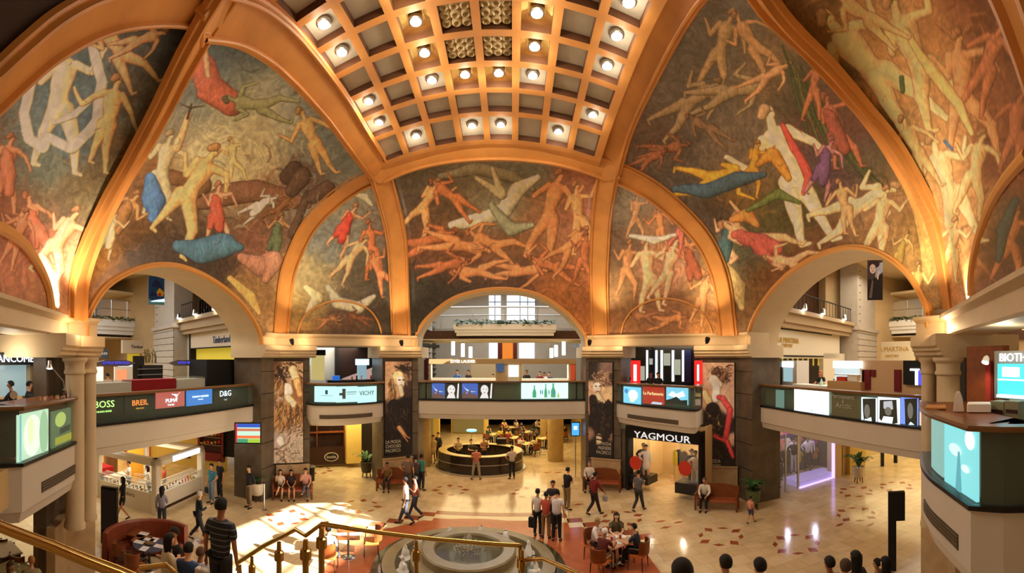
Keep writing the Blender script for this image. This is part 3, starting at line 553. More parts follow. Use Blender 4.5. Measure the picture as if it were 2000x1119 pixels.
# ---------------------------------------------------------------- floor
def floor_mat():
    m = bpy.data.materials.new('polished marble'); m.use_nodes = True; nt = m.node_tree; b = nt.nodes['Principled BSDF']; N = nt.nodes.new; Lk = nt.links.new
    tc = N('ShaderNodeTexCoord'); br = N('ShaderNodeTexBrick'); br.offset = .5; br.inputs['Scale'].default_value = 1; br.inputs['Mortar Size'].default_value = .006
    br.inputs['Brick Width'].default_value = .62; br.inputs['Row Height'].default_value = .62
    br.inputs['Color1'].default_value = (*srgb(222, 200, 160), 1); br.inputs['Color2'].default_value = (*srgb(206, 180, 136), 1); br.inputs['Mortar'].default_value = (*srgb(176, 150, 108), 1)
    n = N('ShaderNodeTexNoise'); n.inputs['Scale'].default_value = .9; n.inputs['Detail'].default_value = 8; n.inputs['Distortion'].default_value = 1.5
    mr = N('ShaderNodeMapRange'); mr.inputs['From Min'].default_value = .3; mr.inputs['From Max'].default_value = .7; mr.inputs['To Min'].default_value = .84; mr.inputs['To Max'].default_value = 1.08
    vm = N('ShaderNodeVectorMath'); vm.operation = 'SCALE'
    Lk(tc.outputs['Object'], br.inputs['Vector']); Lk(tc.outputs['Object'], n.inputs['Vector']); Lk(n.outputs['Fac'], mr.inputs['Value']); Lk(br.outputs['Color'], vm.inputs[0]); Lk(mr.outputs[0], vm.inputs['Scale']); Lk(vm.outputs[0], b.inputs['Base Color'])
    b.inputs['Roughness'].default_value = .13; b.inputs['IOR'].default_value = 1.5
    return m
M_FLOOR = floor_mat(); M_INL = mat('red marble inlay', srgb(150, 78, 46), .15, noise=.15, nscale=4); M_TERRA = mat('terracotta marble', srgb(176, 96, 58), .16, noise=.12, nscale=3)
mb = MB(); mb.box((-60, -8, -.3), (60, 80, 0))
def inlay(c, a, L, W, z=.003, k=1):
    u = Vector((math.cos(a), math.sin(a), 0)) * L / 2; v = Vector((-math.sin(a), math.cos(a), 0)) * W / 2; c = Vector((c[0], c[1], z)); q = [c - u, c - v, c + u, c + v]
    mb.mat(k).add(q + [p - Vector((0, 0, z + .01)) for p in q], [(0, 1, 2, 3), (0, 1, 5, 4), (1, 2, 6, 5), (2, 3, 7, 6), (3, 0, 4, 7)])
def block(x0, y0, x1, y1, z, k): mb.mat(k).box((x0, y0, -.01), (x1, y1, z))
clusters = [(705, 988), (1215, 1012), (1408, 1047), (560, 1010), (620, 918), (880, 957), (1035, 962), (1555, 1062), (1672, 1004), (1672, 960), (1750, 950), (950, 1160), (360, 1050), (240, 965), (1300, 1160)]
for i, (x, y) in enumerate(clusters):
    c = fl(x, y)
    for k in range(8):
        a = k * PI / 4 + .2; r = .72; p = (c.x + r * math.cos(a), c.y + r * math.sin(a))
        inlay(p, a + (PI / 2 if k % 2 else .0), .46 if k % 2 == 0 else .44, .34 if k % 2 == 0 else .19)
for x, y in ((975, 868), (1060, 868), (1062, 888), (1082, 890), (1068, 923), (1090, 923), (1130, 985), (1300, 1030), (1325, 1020), (1290, 1018), (1700, 1025), (1640, 1025)): inlay(fl(x, y), .1, .5, .2)
FC = Vector((-1.3, 12.7, 0))      # fountain centre
def ring(r0, r1, z, k, a0=0, a1=2 * PI, n=72):
    vs = []; fs = []
    for i in range(n + 1):
        a = a0 + (a1 - a0) * i / n
        for r in (r0, r1): vs.append((FC.x + r * math.cos(a), FC.y + r * math.sin(a), z))
    mb.mat(k).add(vs, [(2 * i, 2 * i + 1, 2 * i + 3, 2 * i + 2) for i in range(n)])
ring(2.6, 4.05, .006, 2)
# stepped border of the terracotta field: straight bands and checkers
mb.mat(2).prism([(-3.1, 16.6), (1.75, 16.6), (4.3, 14.1), (4.3, 8), (-5.5, 8), (-5.5, 14.3)], -.01, .004)
for x0, x1, yb in ((-3.1, 1.6, 16.6),): block(x0, yb, x1, yb + .42, .004, 3); block(x0, yb + .42, x1, yb + .84, .004, 1)
for k in range(6):
    for sgn, xs0 in ((-1, -3.1), (1, 1.6)):
        xa = xs0 + sgn * .55 * k; yb = 16.75 - .52 * k
        block(min(xa, xa + sgn * .6), yb, max(xa, xa + sgn * .6), yb + .45, .005, 1); block(min(xa, xa + sgn * .6), yb - .46, max(xa, xa + sgn * .6), yb, .005, 3)
M_INC = mat('cream marble inlay', srgb(226, 206, 160), .15)
struct(mb, 'floor', [M_FLOOR, M_INL, M_TERRA, M_INC])
# ---------------------------------------------------------------- unseen sun blocker wall behind the viewer; east hall roof with sun opening
mb = MB(); mb.box((-60, -3.4, 0), (60, -3.2, 40)); struct(mb, 'wall_sun_blocker', M_CREAM)  # out of view, added to keep the sun out
hole = [(19.3, 5.0), (20.4, 11.2), (24.4, 8.2), (23.7, 2.3), (20.9, 1.8)][::-1]      # unseen roof opening, shaped to throw the sun patch
outer = [(12.2, -3), (34, -3), (34, 4.0), (34, 30), (12.2, 30)]
outer = [(12.2, -3), (34, -3), (34, 30), (20.4, 30), (12.2, 30)]
hole = [(20.9, 5.7), (23.9, 6.2), (24.6, 11.9), (20.4, 15.2), (19.3, 8.9)]  # outline traced back along the sun from the floor patch
mb = MB(); n = 5; vs = [(x, y, 13.0) for x, y in hole] + [(x, y, 13.0) for x, y in outer] + [(x, y, 13.25) for x, y in hole] + [(x, y, 13.25) for x, y in outer]; fs = []
for i in range(n):
    j = (i + 1) % n; fs += [(i, j, n + j, n + i), (2 * n + i, 2 * n + j, 3 * n + j, 3 * n + i), (i, j, 2 * n + j, 2 * n + i)]
mb.add(vs, fs); struct(mb, 'ceiling_east_hall', mat('hall ceiling', srgb(206, 186, 150), .7))
mb = MB()
for a, b in (((19.2, 10.7), (24.6, 7.9)), ((19.2, 13.1), (24.6, 10.3)), ((19.0, 8.3), (24.4, 6.0)), ((21.0, 5.5), (21.6, 14.6)), ((22.6, 5.7), (23.0, 13.4))): mb.tube([(a[0], a[1], 13.1), (b[0], b[1], 13.1)], .07, 6)
struct(mb, 'window_sun_bars', M_STEEL)  # unseen bars across the added opening, striping the sun patch
# ---------------------------------------------------------------- balconies of level 2
def along(path, px):
    a = (px - 1000) / F; d = Vector((math.sin(a), math.cos(a), 0)); best = None
    for i in range(len(path) - 1):
        p, q = Vector((path[i][0], path[i][1], 0)), Vector((path[i + 1][0], path[i + 1][1], 0)); e = q - p
        den = d.x * e.y - d.y * e.x
        if abs(den) < 1e-9: continue
        t = (p.x * e.y - p.y * e.x) / den; u = (p.x * d.y - p.y * d.x) / den
        if t > 0 and -.02 <= u <= 1.02 and (best is None or t < best[0]): best = (t, p + e * u, i + u)
    return best
def sub(path, px0, px1, back=0.0, n=None):
    a, b = along(path, px0), along(path, px1); i0, i1 = a[2], b[2]
    pts = [a[1]] + [Vector((*path[k][:2], 0)) for k in range(int(math.floor(i0)) + 1, int(math.ceil(i1))) if i0 + .05 < k < i1 - .05] + [b[1]]
    return offset(pts, back) if back else pts
def balcony(name, path, zr, zg, zb, depth=1.2, label='', band=None, bk=None):
    # path: hall side edge, running so that the hall is to its RIGHT; solid goes to its left
    mb = MB(); mb.sweep(path, [(0, zb + .25), (0, zg - .06), (depth, zg - .06), (depth, zb), (.10, zb), (.04, zb + .22)]); fs = struct(mb, 'wall_' + name, M_FASC)
    mb = MB(); mb.sweep(path, [(-.05, zg - .07), (-.05, zg), (.28, zg), (.28, zg - .07)]); struct(mb, 'trim_' + name, M_DARK)
    t = thing('glass_parapet', label, 'parapet', (path[0][0], path[0][1], zg))
    mb = MB(); mb.sweep(path, [(.02, zg), (.02, zr - .05), (.035, zr - .05), (.035, zg)]); mb.build('glass_panel', M_GLASS, t, world=True)
    mb = MB(); mb.sweep(path, [(-.07, zr - .06), (-.08, zr - .02), (-.05, zr + .02), (.22, zr + .02), (.22, zr - .06)]); mb.build('handrail', M_RAIL, t, world=True)
    mb = MB(); mb.sweep(path, [(.26, zg), (.26, zr - .08), (.30, zr - .08), (.30, zg)]); mb.build('backing', bk or mat('olive panel', srgb(82, 86, 60), .4), t, world=True)
    return t
ch = toward(V2L, V1L, 1.55); pl1 = toward(V1L, V2L, 1.62)
PB = [(XJL - .1, 21.15), (XJR + .1, 21.15)]
PL = [(-10.9, 6.9), (-10.9, 15.7)]
PR = [(10.35, 15.7), (10.35, 6.6)]
PCL = [tuple(p[:2]) for p in smoothpath([(*ad(592, 21.2, 0)[:2], 0), (*ad(599, 20.0, 0)[:2], 0), (*ad(608, 19.35, 0)[:2], 0), (*ad(640, 19.1, 0)[:2], 0), (*ad(690, 19.4, 0)[:2], 0), (*ad(744, 20.4, 0)[:2], 0), (*ad(746, 21.3, 0)[:2], 0)], 4)]
PCR = [tuple(p[:2]) for p in smoothpath([(*ad(1206, 21.2, 0)[:2], 0), (*ad(1208, 20.2, 0)[:2], 0), (*ad(1250, 18.9, 0)[:2], 0), (*ad(1300, 17.9, 0)[:2], 0), (*ad(1348, 17.1, 0)[:2], 0), (*ad(1364, 17.3, 0)[:2], 0), (*ad(1370, 18.6, 0)[:2], 0)], 4)]
balcony('bridge_back', PB, ZR, ZG, ZB, 4.2, 'long green glass parapet of the centre bridge under the back arch')
balcony('bridge_left', PL[::1], ZR, ZG, ZB, 4.5, 'dark glass parapet of the left bridge holding five lit brand signs', bk=M_BLK)
balcony('bridge_right', PR, ZR, ZG, ZB, 4.5, 'green glass parapet of the right bridge with face pictures')
balcony('balcony_back_left', PCL, ZR, ZG, ZB, .30, 'short parapet with three pale blue lit panels beside the fur poster')
balcony('balcony_back_right', PCR, ZR, ZG, ZB, .30, 'short green parapet with red lit panel above the black shop sign')
mb = MB()
for pth, far in ((PCL, [(-5.6, 25.5), (-13.5, 22)]), (PCR, [(12.5, 22), (5.0, 25.5)])):
    q = offset([Vector((*p, 0)) for p in pth], .28); pts = [(p.x, p.y) for p in q[1:-1]]
    mb.prism(pts + far, ZB + .02, 4.1)
struct(mb, 'floor_corner_balconies', M_FASC)
def vent(path, x0, x1, z0, z1, nm, label):
    t = thing(nm, label, 'grille', tuple(along(path, x0)[1][:2]) + (z0,)); P = sub(path, x0, x1)
    mb = MB(); mb.wall([(p.x, p.y) for p in offset(P, -.012)], z0, z1, .03); mb.build('backing', mat('grille dark', srgb(70, 58, 46), .6), t, world=True)
    mb = MB()
    for k in range(4): z = z0 + (z1 - z0) * (k + .5) / 4; mb.wall([(p.x, p.y) for p in offset(P, -.03)], z - .012, z + .012, .02)
    mb.build('slats', mat('grille slat', srgb(104, 88, 70), .5), t, world=True)
vent(PCL, 624, 727, 3.62, 3.80, 'air_grille', 'long dark air grille on the balcony fascia left of the centre arch')
vent(PCR, 1226, 1325, 3.62, 3.80, 'air_grille', 'long dark air grille on the fascia right above the black shop sign')
# near balconies with their own sizes
zr, zg, zb = EYE - .98, EYE - 2.12, EYE - 3.38
PNL = [tuple(p[:2]) for p in [ad(-150, 8.6, 0), ad(-60, 8.55, 0), ad(43, 8.7, 0)] + smoothpath([ad(43, 8.7, 0), ad(80, 9.4, 0), ad(120, 10.3, 0), ad(150, 11.2, 0), ad(164, 12.0, 0), ad(169, 13.0, 0)], 5)[1:]]
PNR = [tuple(p[:2]) for p in smoothpath([ad(1801, 9.8, 0), ad(1803, 8.6, 0), ad(1818, 7.75, 0), ad(1850, 7.0, 0), ad(1896, 6.2, 0)], 5)[:-1] + [ad(1896, 6.2, 0), ad(1960, 6.1, 0), ad(2100, 6.2, 0)]]
balcony('balcony_front_left', PNL, zr, zg, zb, .30, 'curved glass parapet with green lit panel, nearest on the left')
balcony('balcony_front_right', PNR, zr, zg, zb, .30, 'curved parapet with big turquoise lit panel, nearest on the right')
vent(PNL, 81, 163, zb + .42, zb + .66, 'air_grille', 'curved dark air grille under the nearest left balcony')
vent(PNR, 1806, 1872, zb + .42, zb + .66, 'air_grille', 'curved dark air grille under the nearest right balcony')
# floors of level 2 and beyond
mb = MB(); M_FL2 = mat('upper floor', srgb(190, 160, 110), .3)
for lo, hi in (((-14, 21.4, 3.7), (12, 25.3, 4.1)), ((-25, 25.3, 3.7), (-7, 60, 4.1)), ((7, 25.3, 3.7), (25, 60, 4.1)), ((-15.3, 5, 3.7), (-11.2, 22, 4.1)), ((-26, 13, 3.4), (-15.3, 24, 4.1)), ((10.8, 5, 3.7), (14.8, 22, 4.1)), ((14.8, 13, 3.4), (26, 24, 4.1)), ((-34, -2, 3.5), (-15.3, 6, 4.1)), ((14.8, -2, 3.5), (34, 6, 4.1))): mb.box(lo, hi)
for s_, a in ((-1, PNL), (1, PNR)): pass
mb.prism([(-11.0, 6.4), (-16, 6.4), (-16, -2), (-7.2, -2), (-7.0, 2.2)], 3.3, 4.1); mb.prism([(10.4, 6.2), (16, 6.2), (16, -2), (5.6, -2), (5.6, 1.5)], 3.2, 4.1)
struct(mb, 'floor', [M_FL2]).name = 'floor_upper'
# near piers: paired columns on pedestals, deep capitals
def near_pier(nm, v, a, b, cols, ped):
    b2, a2 = (toward(v, b, .95), a) if 'left' in nm else (b, a)
    if 'left' not in nm: a = toward(v, a, .95); a2 = a
    path = [Vector((*a, 0)), Vector((*v, 0)), Vector((*b, 0))]; off = offset(path, -1.4)
    mb = MB(); ext = [(p.x, p.y) for p in path]
    mb.sweep(ext, [(-1.7, 6.95), (.50, 6.95), (.50, 6.66), (.42, 6.60), (.42, 6.54), (.34, 6.50), (.34, 6.42), (.24, 6.35), (-1.7, 6.35)]); struct(mb, nm + '_capital', M_CREAM)
    path = [Vector((*a, 0)), Vector((*v, 0)), Vector((*b2, 0))]; pp = offset(path, -.25); off = offset(path, -.62); poly = [(p.x, p.y) for p in pp] + [(p.x, p.y) for p in off[::-1]]
    mb = MB(); mb.prism(poly, 0, 6.35); struct(mb, nm, M_STONE)
    t = MB(); t.prism([(p.x, p.y) for p in path] + [(p.x, p.y) for p in off[::-1]], 0, 1.85); struct(t, nm + '_pedestal', M_PLINTH)
    for (x, d, r) in cols:
        c = ad(x, d, 0); o = thing('stone_column', 'round stone column %s' % cols[(x, d, r)], 'column', (c.x, c.y, 1.85), 0, None)
        k = MB(); k.lathe([(r * 1.12, 0), (r * 1.12, .1), (r, .16), (r * .97, 4.05)], (0, 0, 0), 24); k.build('shaft', M_CREAM, o, smooth=True)
        k = MB(); k.lathe([(r * 1.0, 4.05), (r * 1.12, 4.08), (r * 1.12, 4.14), (r * 1.02, 4.18), (r * 1.05, 4.35), (r * 1.3, 4.42), (r * 1.3, 4.50)], (0, 0, 0), 24); k.build('capital', M_CREAM, o, smooth=True)
near_pier('wall_pier_front_left', V0L, (XL, 7.0), toward(V0L, VNL, 1.6), {(146, 11.3, .26): 'nearest on the left, half behind the curved balcony', (173, 11.9, .22): 'at the left edge of the bridge with brand signs'}, 1.85)
near_pier('wall_pier_front_right', V0R, toward(V0R, VNR, 1.6), (XR, 6.9), {(1852, 10.6, .30): 'on the right behind the turquoise lit counter', (1815, 11.4, .22): 'at the right end of the bridge with face pictures'}, 1.85)
# ---------------------------------------------------------------- halls beyond the arches
def rel(M, P): q = M.inverted() @ P; return q
class Pl:      # an upright plane seen through an arch, x along it, y away, z up
    def __init__(s, p, q): s.M = frame(p, q); s.p = Vector((*p, 0)); s.n = s.M.to_3x3() @ Vector((0, 1, 0))
    def at(s, px, py, back=0.0):
        r = ray(px, py); t = (s.p + s.n * back).dot(s.n) / Vector((r.x, r.y, 0)).dot(s.n); return rel(s.M, atd(px, py, t))
    def rc(s, x0, y0, x1, y1, back=0.0):
        a = s.at(x0, (y0 + y1) / 2, back); b = s.at(x1, (y0 + y1) / 2, back); m = (x0 + x1) / 2; t = s.at(m, y0, back); u = s.at(m, y1, back); return a.x, b.x, u.z, t.z
    def box(s, mb, x0, y0, x1, y1, d0, d1, i=None):
        if i is not None: mb.mat(i)
        a, b, z0, z1 = s.rc(x0, y0, x1, y1, d0); mb.box((a, d0, z0), (b, d1, z1), s.M); return s
    def world(s, x, y, z): return s.M @ Vector((x, y, z))
PNW = Pl((-20.3, 19.9), (-12.0, 16.3)); PNE = Pl((11.6, 16.3), (19.6, 19.9)); PWW = Pl((-27, 4), (-27, 26)); PEE = Pl((27, 26), (27, 4))
PBK = Pl((-12, 41), (12, 41)); PB3 = Pl((-12, 26.5), (12, 26.5)); PK = Pl((-8, 23.6), (8, 23.6))
# west hall: north wall with its cornice, store front, iron railing above
M_CORN = mat('hall cornice', srgb(168, 144, 112), .55); M_RUST = mat('rusticated stone', srgb(176, 166, 152), .65, noise=.06, nscale=3)
def facade(P, x0_, x1_, nm):
    mb = MB(); a, b = x0_, x1_; mb.box((a, .9, 4.1), (b, 1.2, 9), P.M); mb.box((a, -.05, 8.15), (b, 1.2, 8.85), P.M); mb.box((a, -.25, 8.62), (b, 1.2, 8.85), P.M); mb.box((a, .1, 7.9), (b, 1.2, 8.15), P.M)
    struct(mb, nm, [M_CORN]); mb = MB(); mb.box((a, 2.4, 8.8), (b, 2.6, 14), P.M); struct(mb, nm + '_gallery', M_WOODD)
facade(PNW, -1.2, 7.9, 'wall_west_hall'); facade(PNE, .9, 10.5, 'wall_east_hall')
def pilaster(P, x0, x1, zt, nm, lab):
    mb = MB(); mb.box((x0, -.5, 4.1), (x1, .9, 8.35), P.M); mb.box((x0 - .12, -.62, 8.35), (x1 + .12, 1, 8.6), P.M); mb.box((x0 + .05, -.4, 8.6), (x1 - .05, .9, zt), P.M)
    for k in range(10): mb.mat(1).box((x0 - .004, -.505, 4.35 + k * .42), (x1 + .004, -.4, 4.38 + k * .42), P.M)
    for k in range(9): mb.mat(1).box((x0 + .6 - .25, -.41, 9.0 + k * .5), (x0 + .6 + .1, -.38, 9.04 + k * .5), P.M)
    struct(mb, nm, [M_RUST, M_BLK])
a = PNW.at(312, 650).x; b = PNW.at(352, 650).x; pilaster(PNW, a, b, 13.5, 'wall_west_pilaster', '')
a = PNE.at(1664, 650).x; b = PNE.at(1705, 650).x; pilaster(PNE, a, b, 13.5, 'wall_east_pilaster', '')
M_STORE = mat('store front cream', srgb(214, 198, 166), .5); M_SOFF = mat('soffit', srgb(205, 185, 150), .6)
# storefront west
t = thing('store_facade', 'cream store front with blue lettered sign and yellow interior, beyond the left bridge', 'store', PNW.M @ Vector((5, .5, 4.1)))
mb = MB(); PNW.box(mb, 355, 628, 470, 645, .55, .8); PNW.box(mb, 355, 640, 371, 760, .5, .8); mb.build('surround', M_STORE, t, world=True)
mb = MB(); PNW.box(mb, 372, 646, 470, 677, .42, .8, 0); PNW.box(mb, 369, 643, 470, 646, .40, .8, 1); PNW.box(mb, 369, 645, 372, 760, .40, .8, 1); PNW.box(mb, 371, 677, 470, 679, .40, .8, 1); mb.build('sign_board', [mat('sign beige', srgb(206, 190, 164), .5), M_BLK], t, world=True)
mb = MB(); PNW.box(mb, 372, 679, 470, 760, .80, .85); mb.build('shop_window', mat('yellow lit interior', srgb(190, 170, 60), .6, emit=srgb(170, 150, 40), es=.55), t, world=True)
c = PNW.at(419, 663); text('Timberland', .56, mat('deep blue letters', srgb(20, 62, 110), .5), PNW.M @ Matrix.Translation((c.x, .40, c.z)), 'lettering', t, sx=.80)
# east storefront
t = thing('store_facade', 'pale store front with gold letters and black window, beyond the right bridge', 'store', PNE.M @ Vector((3, .5, 4.1)))
mb = MB(); PNE.box(mb, 1505, 625, 1640, 700, .5, .8, 0); PNE.box(mb, 1505, 645, 1625, 647.5, .46, .5, 1); PNE.box(mb, 1505, 700, 1516, 790, .5, .8, 0); PNE.box(mb, 1608, 690, 1650, 790, .5, .8, 0); mb.build('surround', [mat('pale facade', srgb(214, 206, 186), .5), M_BLK], t, world=True)
mb = MB(); PNE.box(mb, 1512, 696, 1609, 760, .80, .85, 0); PNE.box(mb, 1514, 694, 1609, 697, .45, .8, 0)
for k in range(9): PNE.box(mb, 1518 + k * 10, 698, 1520 + k * 10, 714, .76, .8, 1)
mb.build('shop_window', [M_DARK, mat('gold slats', srgb(190, 160, 70), .4, emit=srgb(170, 140, 50), es=.5)], t, world=True)
M_GOLD = mat('gold letters', srgb(190, 150, 60), .3, .6, emit=srgb(160, 120, 40), es=.15)
c = PNE.at(1556, 665); text('LA MARTINA', .40, M_GOLD, PNE.M @ Matrix.Translation((c.x, .46, c.z)), 'lettering', t)
c = PNE.at(1553, 675); text('SANTORY', .26, M_GOLD, PNE.M @ Matrix.Translation((c.x, .46, c.z)), 'lettering', t)
# signs hanging at the corners of the halls
def hall_sign(P, x0, y0, x1, y1, body, sub_, m, label, tm, dep=-1.0):
    a, b, z0, z1 = P.rc(x0, y0, x1, y1, dep); t = thing('shop_sign', label, 'shop sign', P.M @ Vector(((a + b) / 2, dep, z0)))
    mb = MB(); mb.box((a, dep, z0), (b, dep + .25, z1), P.M); mb.build('board', m, t, world=True)
    h = (z1 - z0)
    text(body, h * .34, tm, P.M @ Matrix.Translation(((a + b) / 2, dep - .02, z0 + h * (.5 if not sub_ else .6))), 'lettering', t, sx=min(1.2, .85 * (b - a) / (h * .34 * .62 * len(body))))
    if sub_: text(sub_, h * .2, tm, P.M @ Matrix.Translation(((a + b) / 2, dep - .02, z0 + h * .25)), 'lettering', t)
    return t
hall_sign(PWW, 240, 665, 306, 690, 'Timberland', None, mat('sign light', srgb(216, 200, 172), .5), 'smaller cream sign with dark blue letters left of the rusticated pilaster', mat('navy letters', srgb(26, 50, 74), .5))
hall_sign(PWW, 187, 681, 212, 700, 'HOLDI', None, mat('sign slate', srgb(66, 74, 84), .5), 'slate blue sign with white letters at the left end of the arch', M_WHITE)
hall_sign(PEE, 1704, 667, 1784, 705, 'LA MARTINA', 'SANTORY', mat('sign cream', srgb(212, 198, 168), .5), 'cream sign with gold letters right of the rusticated pilaster', M_GOLD)
# level 3 balconies with planters
def planter_balcony(nm, P, x0, x1, ytop, ybot, yrail, lab, plants, z_ext=(0, 6), groupp=None):
    a, b, z0, z1 = P.rc(x0, ytop, x1, ybot); zr_ = P.at((x0 + x1) / 2, yrail).z
    mb = MB(); mb.box((a, 0, z0 + (z1 - z0) * .55), (b, 1.0, z1), P.M); mb.box((a + .05, .1, z0 + (z1 - z0) * .3), (b - .05, 1, z0 + (z1 - z0) * .55), P.M); mb.box((a + .15, .2, z0), (b - .15, 1, z0 + (z1 - z0) * .3), P.M)
    struct(mb, 'wall_' + nm, M_WHITE)
    mb = MB(); mb.box((a - z_ext[0], .6, z0 - .18), (b + z_ext[1], 5, z0 + .35), P.M); struct(mb, 'trim_' + nm, M_WOODD)
    mb = MB(); mb.box((a - z_ext[0], .3, z0 - .27), (b + z_ext[1], 5, z0 - .19), P.M); struct(mb, 'ceiling_' + nm, M_SOFF)
    t = thing('glass_railing', lab, 'railing', P.M @ Vector(((a + b) / 2, .6, z1)))
    mb = MB(); mb.box((a - z_ext[0], .6, z1 - .2), (b + z_ext[1], .62, zr_), P.M); mb.build('glass_panel', M_CLEAR, t, world=True)
    mb = MB(); mb.tube([P.world(a - z_ext[0], .6, zr_), P.world(b + z_ext[1], .6, zr_)], .05, 8); mb.tube([P.world(a - z_ext[0], .6, (zr_ * .55 + z1 * .45)), P.world(b + z_ext[1], .6, (zr_ * .55 + z1 * .45))], .03, 6)
    for k in range(7): x = a - z_ext[0] + (b - a + z_ext[0] + z_ext[1]) * k / 6; mb.tube([P.world(x, .6, z1 - .2), P.world(x, .6, zr_)], .03, 6)
    mb.build('rail', M_STEEL, t, world=True)
    # trailing plants
    mb = MB(); rr = random.Random(len(nm)); nl = plants
    for k in range(nl):
        x = a + .1 + (b - a - .2) * rr.random(); y = rr.uniform(-.05, .35); z = z1 + rr.uniform(-.12, .26); c = P.world(x, y, z); an = rr.uniform(0, 6.3); l = rr.uniform(.12, .24)
        u = Vector((math.cos(an), math.sin(an), rr.uniform(-.5, .6))) * l; v = u.cross(Vector((0, 0, 1))).normalized() * l * .3
        mb.add([c - u, c + v, c + u, c - v + Vector((0, 0, .03))], [(0, 1, 2), (0, 2, 3)])
    o = mb.build('trailing_plants', M_GREEN); tag(o, 'low green foliage trailing along the top of %s' % groupp, 'plants', kind='stuff')
planter_balcony('west_balcony', PWW, 168, 288, 625, 653, 583, 'steel and glass railing above the planter seen through the left arch', 420, (2, 1.5), 'the planter beyond the left arch')
planter_balcony('east_balcony', PEE, 1735, 1825, 624, 650, 582, 'steel and glass railing above the planter seen through the right arch', 300, (1.5, 3), 'the planter beyond the right arch')
planter_balcony('centre_balcony', PB3, 886, 1087, 633, 655, 597, 'steel and glass railing above the planter seen through the centre arch', 420, (3, 3), 'the planter beyond the centre arch')
# iron railings on the hall cornices with small floodlights
def iron(P, x0, x1, nm, lab, xs_, labs):
    a, b = P.at(x0, 600).x, P.at(x1, 600).x; t = thing('iron_railing', lab, 'railing', P.M @ Vector(((a + b) / 2, .1, 8.85)))
    mb = MB(); mb.tube([P.world(a, .1, 9.8), P.world(b, .1, 9.8)], .035, 6); mb.tube([P.world(a, .1, 8.95), P.world(b, .1, 8.95)], .02, 5); mb.build('handrail', M_BLK, t, world=True)
    mb = MB(); n_ = 26
    for k in range(n_): x = a + (b - a) * k / (n_ - 1); mb.tube([P.world(x, .1, 8.85), P.world(x, .1, 9.8)], .014, 4)
    mb.build('balusters', M_BLK, t, world=True)
    for x, l in zip(xs_, labs):
        c = P.M @ Vector((P.at(x, 610).x, -.35, 8.9)); q = thing('floodlight', l, 'floodlight', c, 0, None)
        mb = MB(); mb.lathe([(.05, .30), (.10, .26), (.14, .05), (.15, 0)], (0, 0, 0), 12); mb.build('housing', M_STEEL, q, smooth=True)
        mb = MB(); mb.lathe([(.13, .02), (.10, -.04), (.02, -.06)], (0, 0, 0), 12); mb.build('lens', M_LAMP, q, smooth=True)
        mb = MB(); mb.tube([(0, 0, .25), (0, .2, .1), (0, .3, -.05)], .02, 5); mb.build('bracket', M_STEEL, q)
iron(PNW, 345, 470, 'w', 'black iron railing above the store cornice seen through the left arch', (359, 391, 430), ['bright white floodlight on the left hall cornice, %s' % s_ for s_ in ('nearest the pilaster', 'middle one', 'rightmost')])
iron(PNE, 1500, 1668, 'e', 'black iron railing above the store cornice seen through the right arch', (1560, 1597, 1640), ['white floodlight on the right hall cornice, %s' % s_ for s_ in ('leftmost', 'middle one', 'nearest the pilaster')])
# far walls and ceilings
M_HALLW = mat('far hall wall', srgb(186, 160, 118), .6, noise=.1, nscale=.6); M_HALLC = mat('hall ceiling', srgb(206, 186, 150), .7)
mb = MB(); mb.box((-42, -2, 0), (-33, 30, 14)); mb.box((33, -2, 0), (42, 30, 14)); struct(mb, 'wall_far_sides', M_HALLW)
mb = MB(); mb.box((-34, 22, 4.1), (-20.5, 24, 14)); mb.box((20, 22, 4.1), (34, 24, 14)); struct(mb, 'wall_far_corners', M_HALLW)
mb = MB(); mb.box((-34, -2, 13), (-9.6, 30, 13.3)); mb.box((-9.8, -2, 13.3), (-9.6, 30, 16)); mb.box((-9.75, -2, 12.1), (-9.6, 7, 13)); mb.box((-9.75, 15.5, 12.1), (-9.6, 30, 13)); mb.box((-10.6, 7, 12.3), (-10.45, 15.5, 13)); mb.box((-14, 22.6, 13.2), (14, 45, 13.5)); struct(mb, 'ceiling_halls_sun_stops', M_HALLC)  # includes unseen upstand and drop strips added to stop sun leaks
# upper far interiors: lit ceilings over level 3
mb = MB(); mb.box((-33, 3, 11.6), (-27.2, 26, 11.8)); mb.box((27.2, 3, 11.6), (33, 26, 11.8)); struct(mb, 'ceiling_upper', mat('warm ceiling', srgb(226, 206, 168), .7))
mb = MB(); mb.box((-32.9, 0, 8.0), (-32.5, 22, 11.6)); mb.box((32.5, 0, 8.0), (32.9, 22, 11.6)); mb.mat(1)
for k in range(5): mb.box((-32.5, 2 + k * 4, 8.7), (-32.4, 4.6 + k * 4, 11.0)); mb.box((32.4, 2 + k * 4, 8.7), (32.5, 4.6 + k * 4, 11.0))
struct(mb, 'wall_upper_shops', [M_WOODD, emat('shop glow', srgb(240, 190, 110), .9)])
for s_ in (-1, 1):
    lamp('AREA', 'upper_gallery_light', (s_ * 29.5, 13, 11.4), 260, WARM, 3, rot=(0, 0, 0), size_y=14)
    lamp('AREA', 'lower_hall_light', (s_ * 22, 13, 3.2), 420, YEL, 8, rot=(0, 0, 0), size_y=14)
    lamp('AREA', 'shop_level_light', (s_ * 24, 12, 7.6), 200, NEUT, 5, rot=(0, 0, 0), size_y=12)
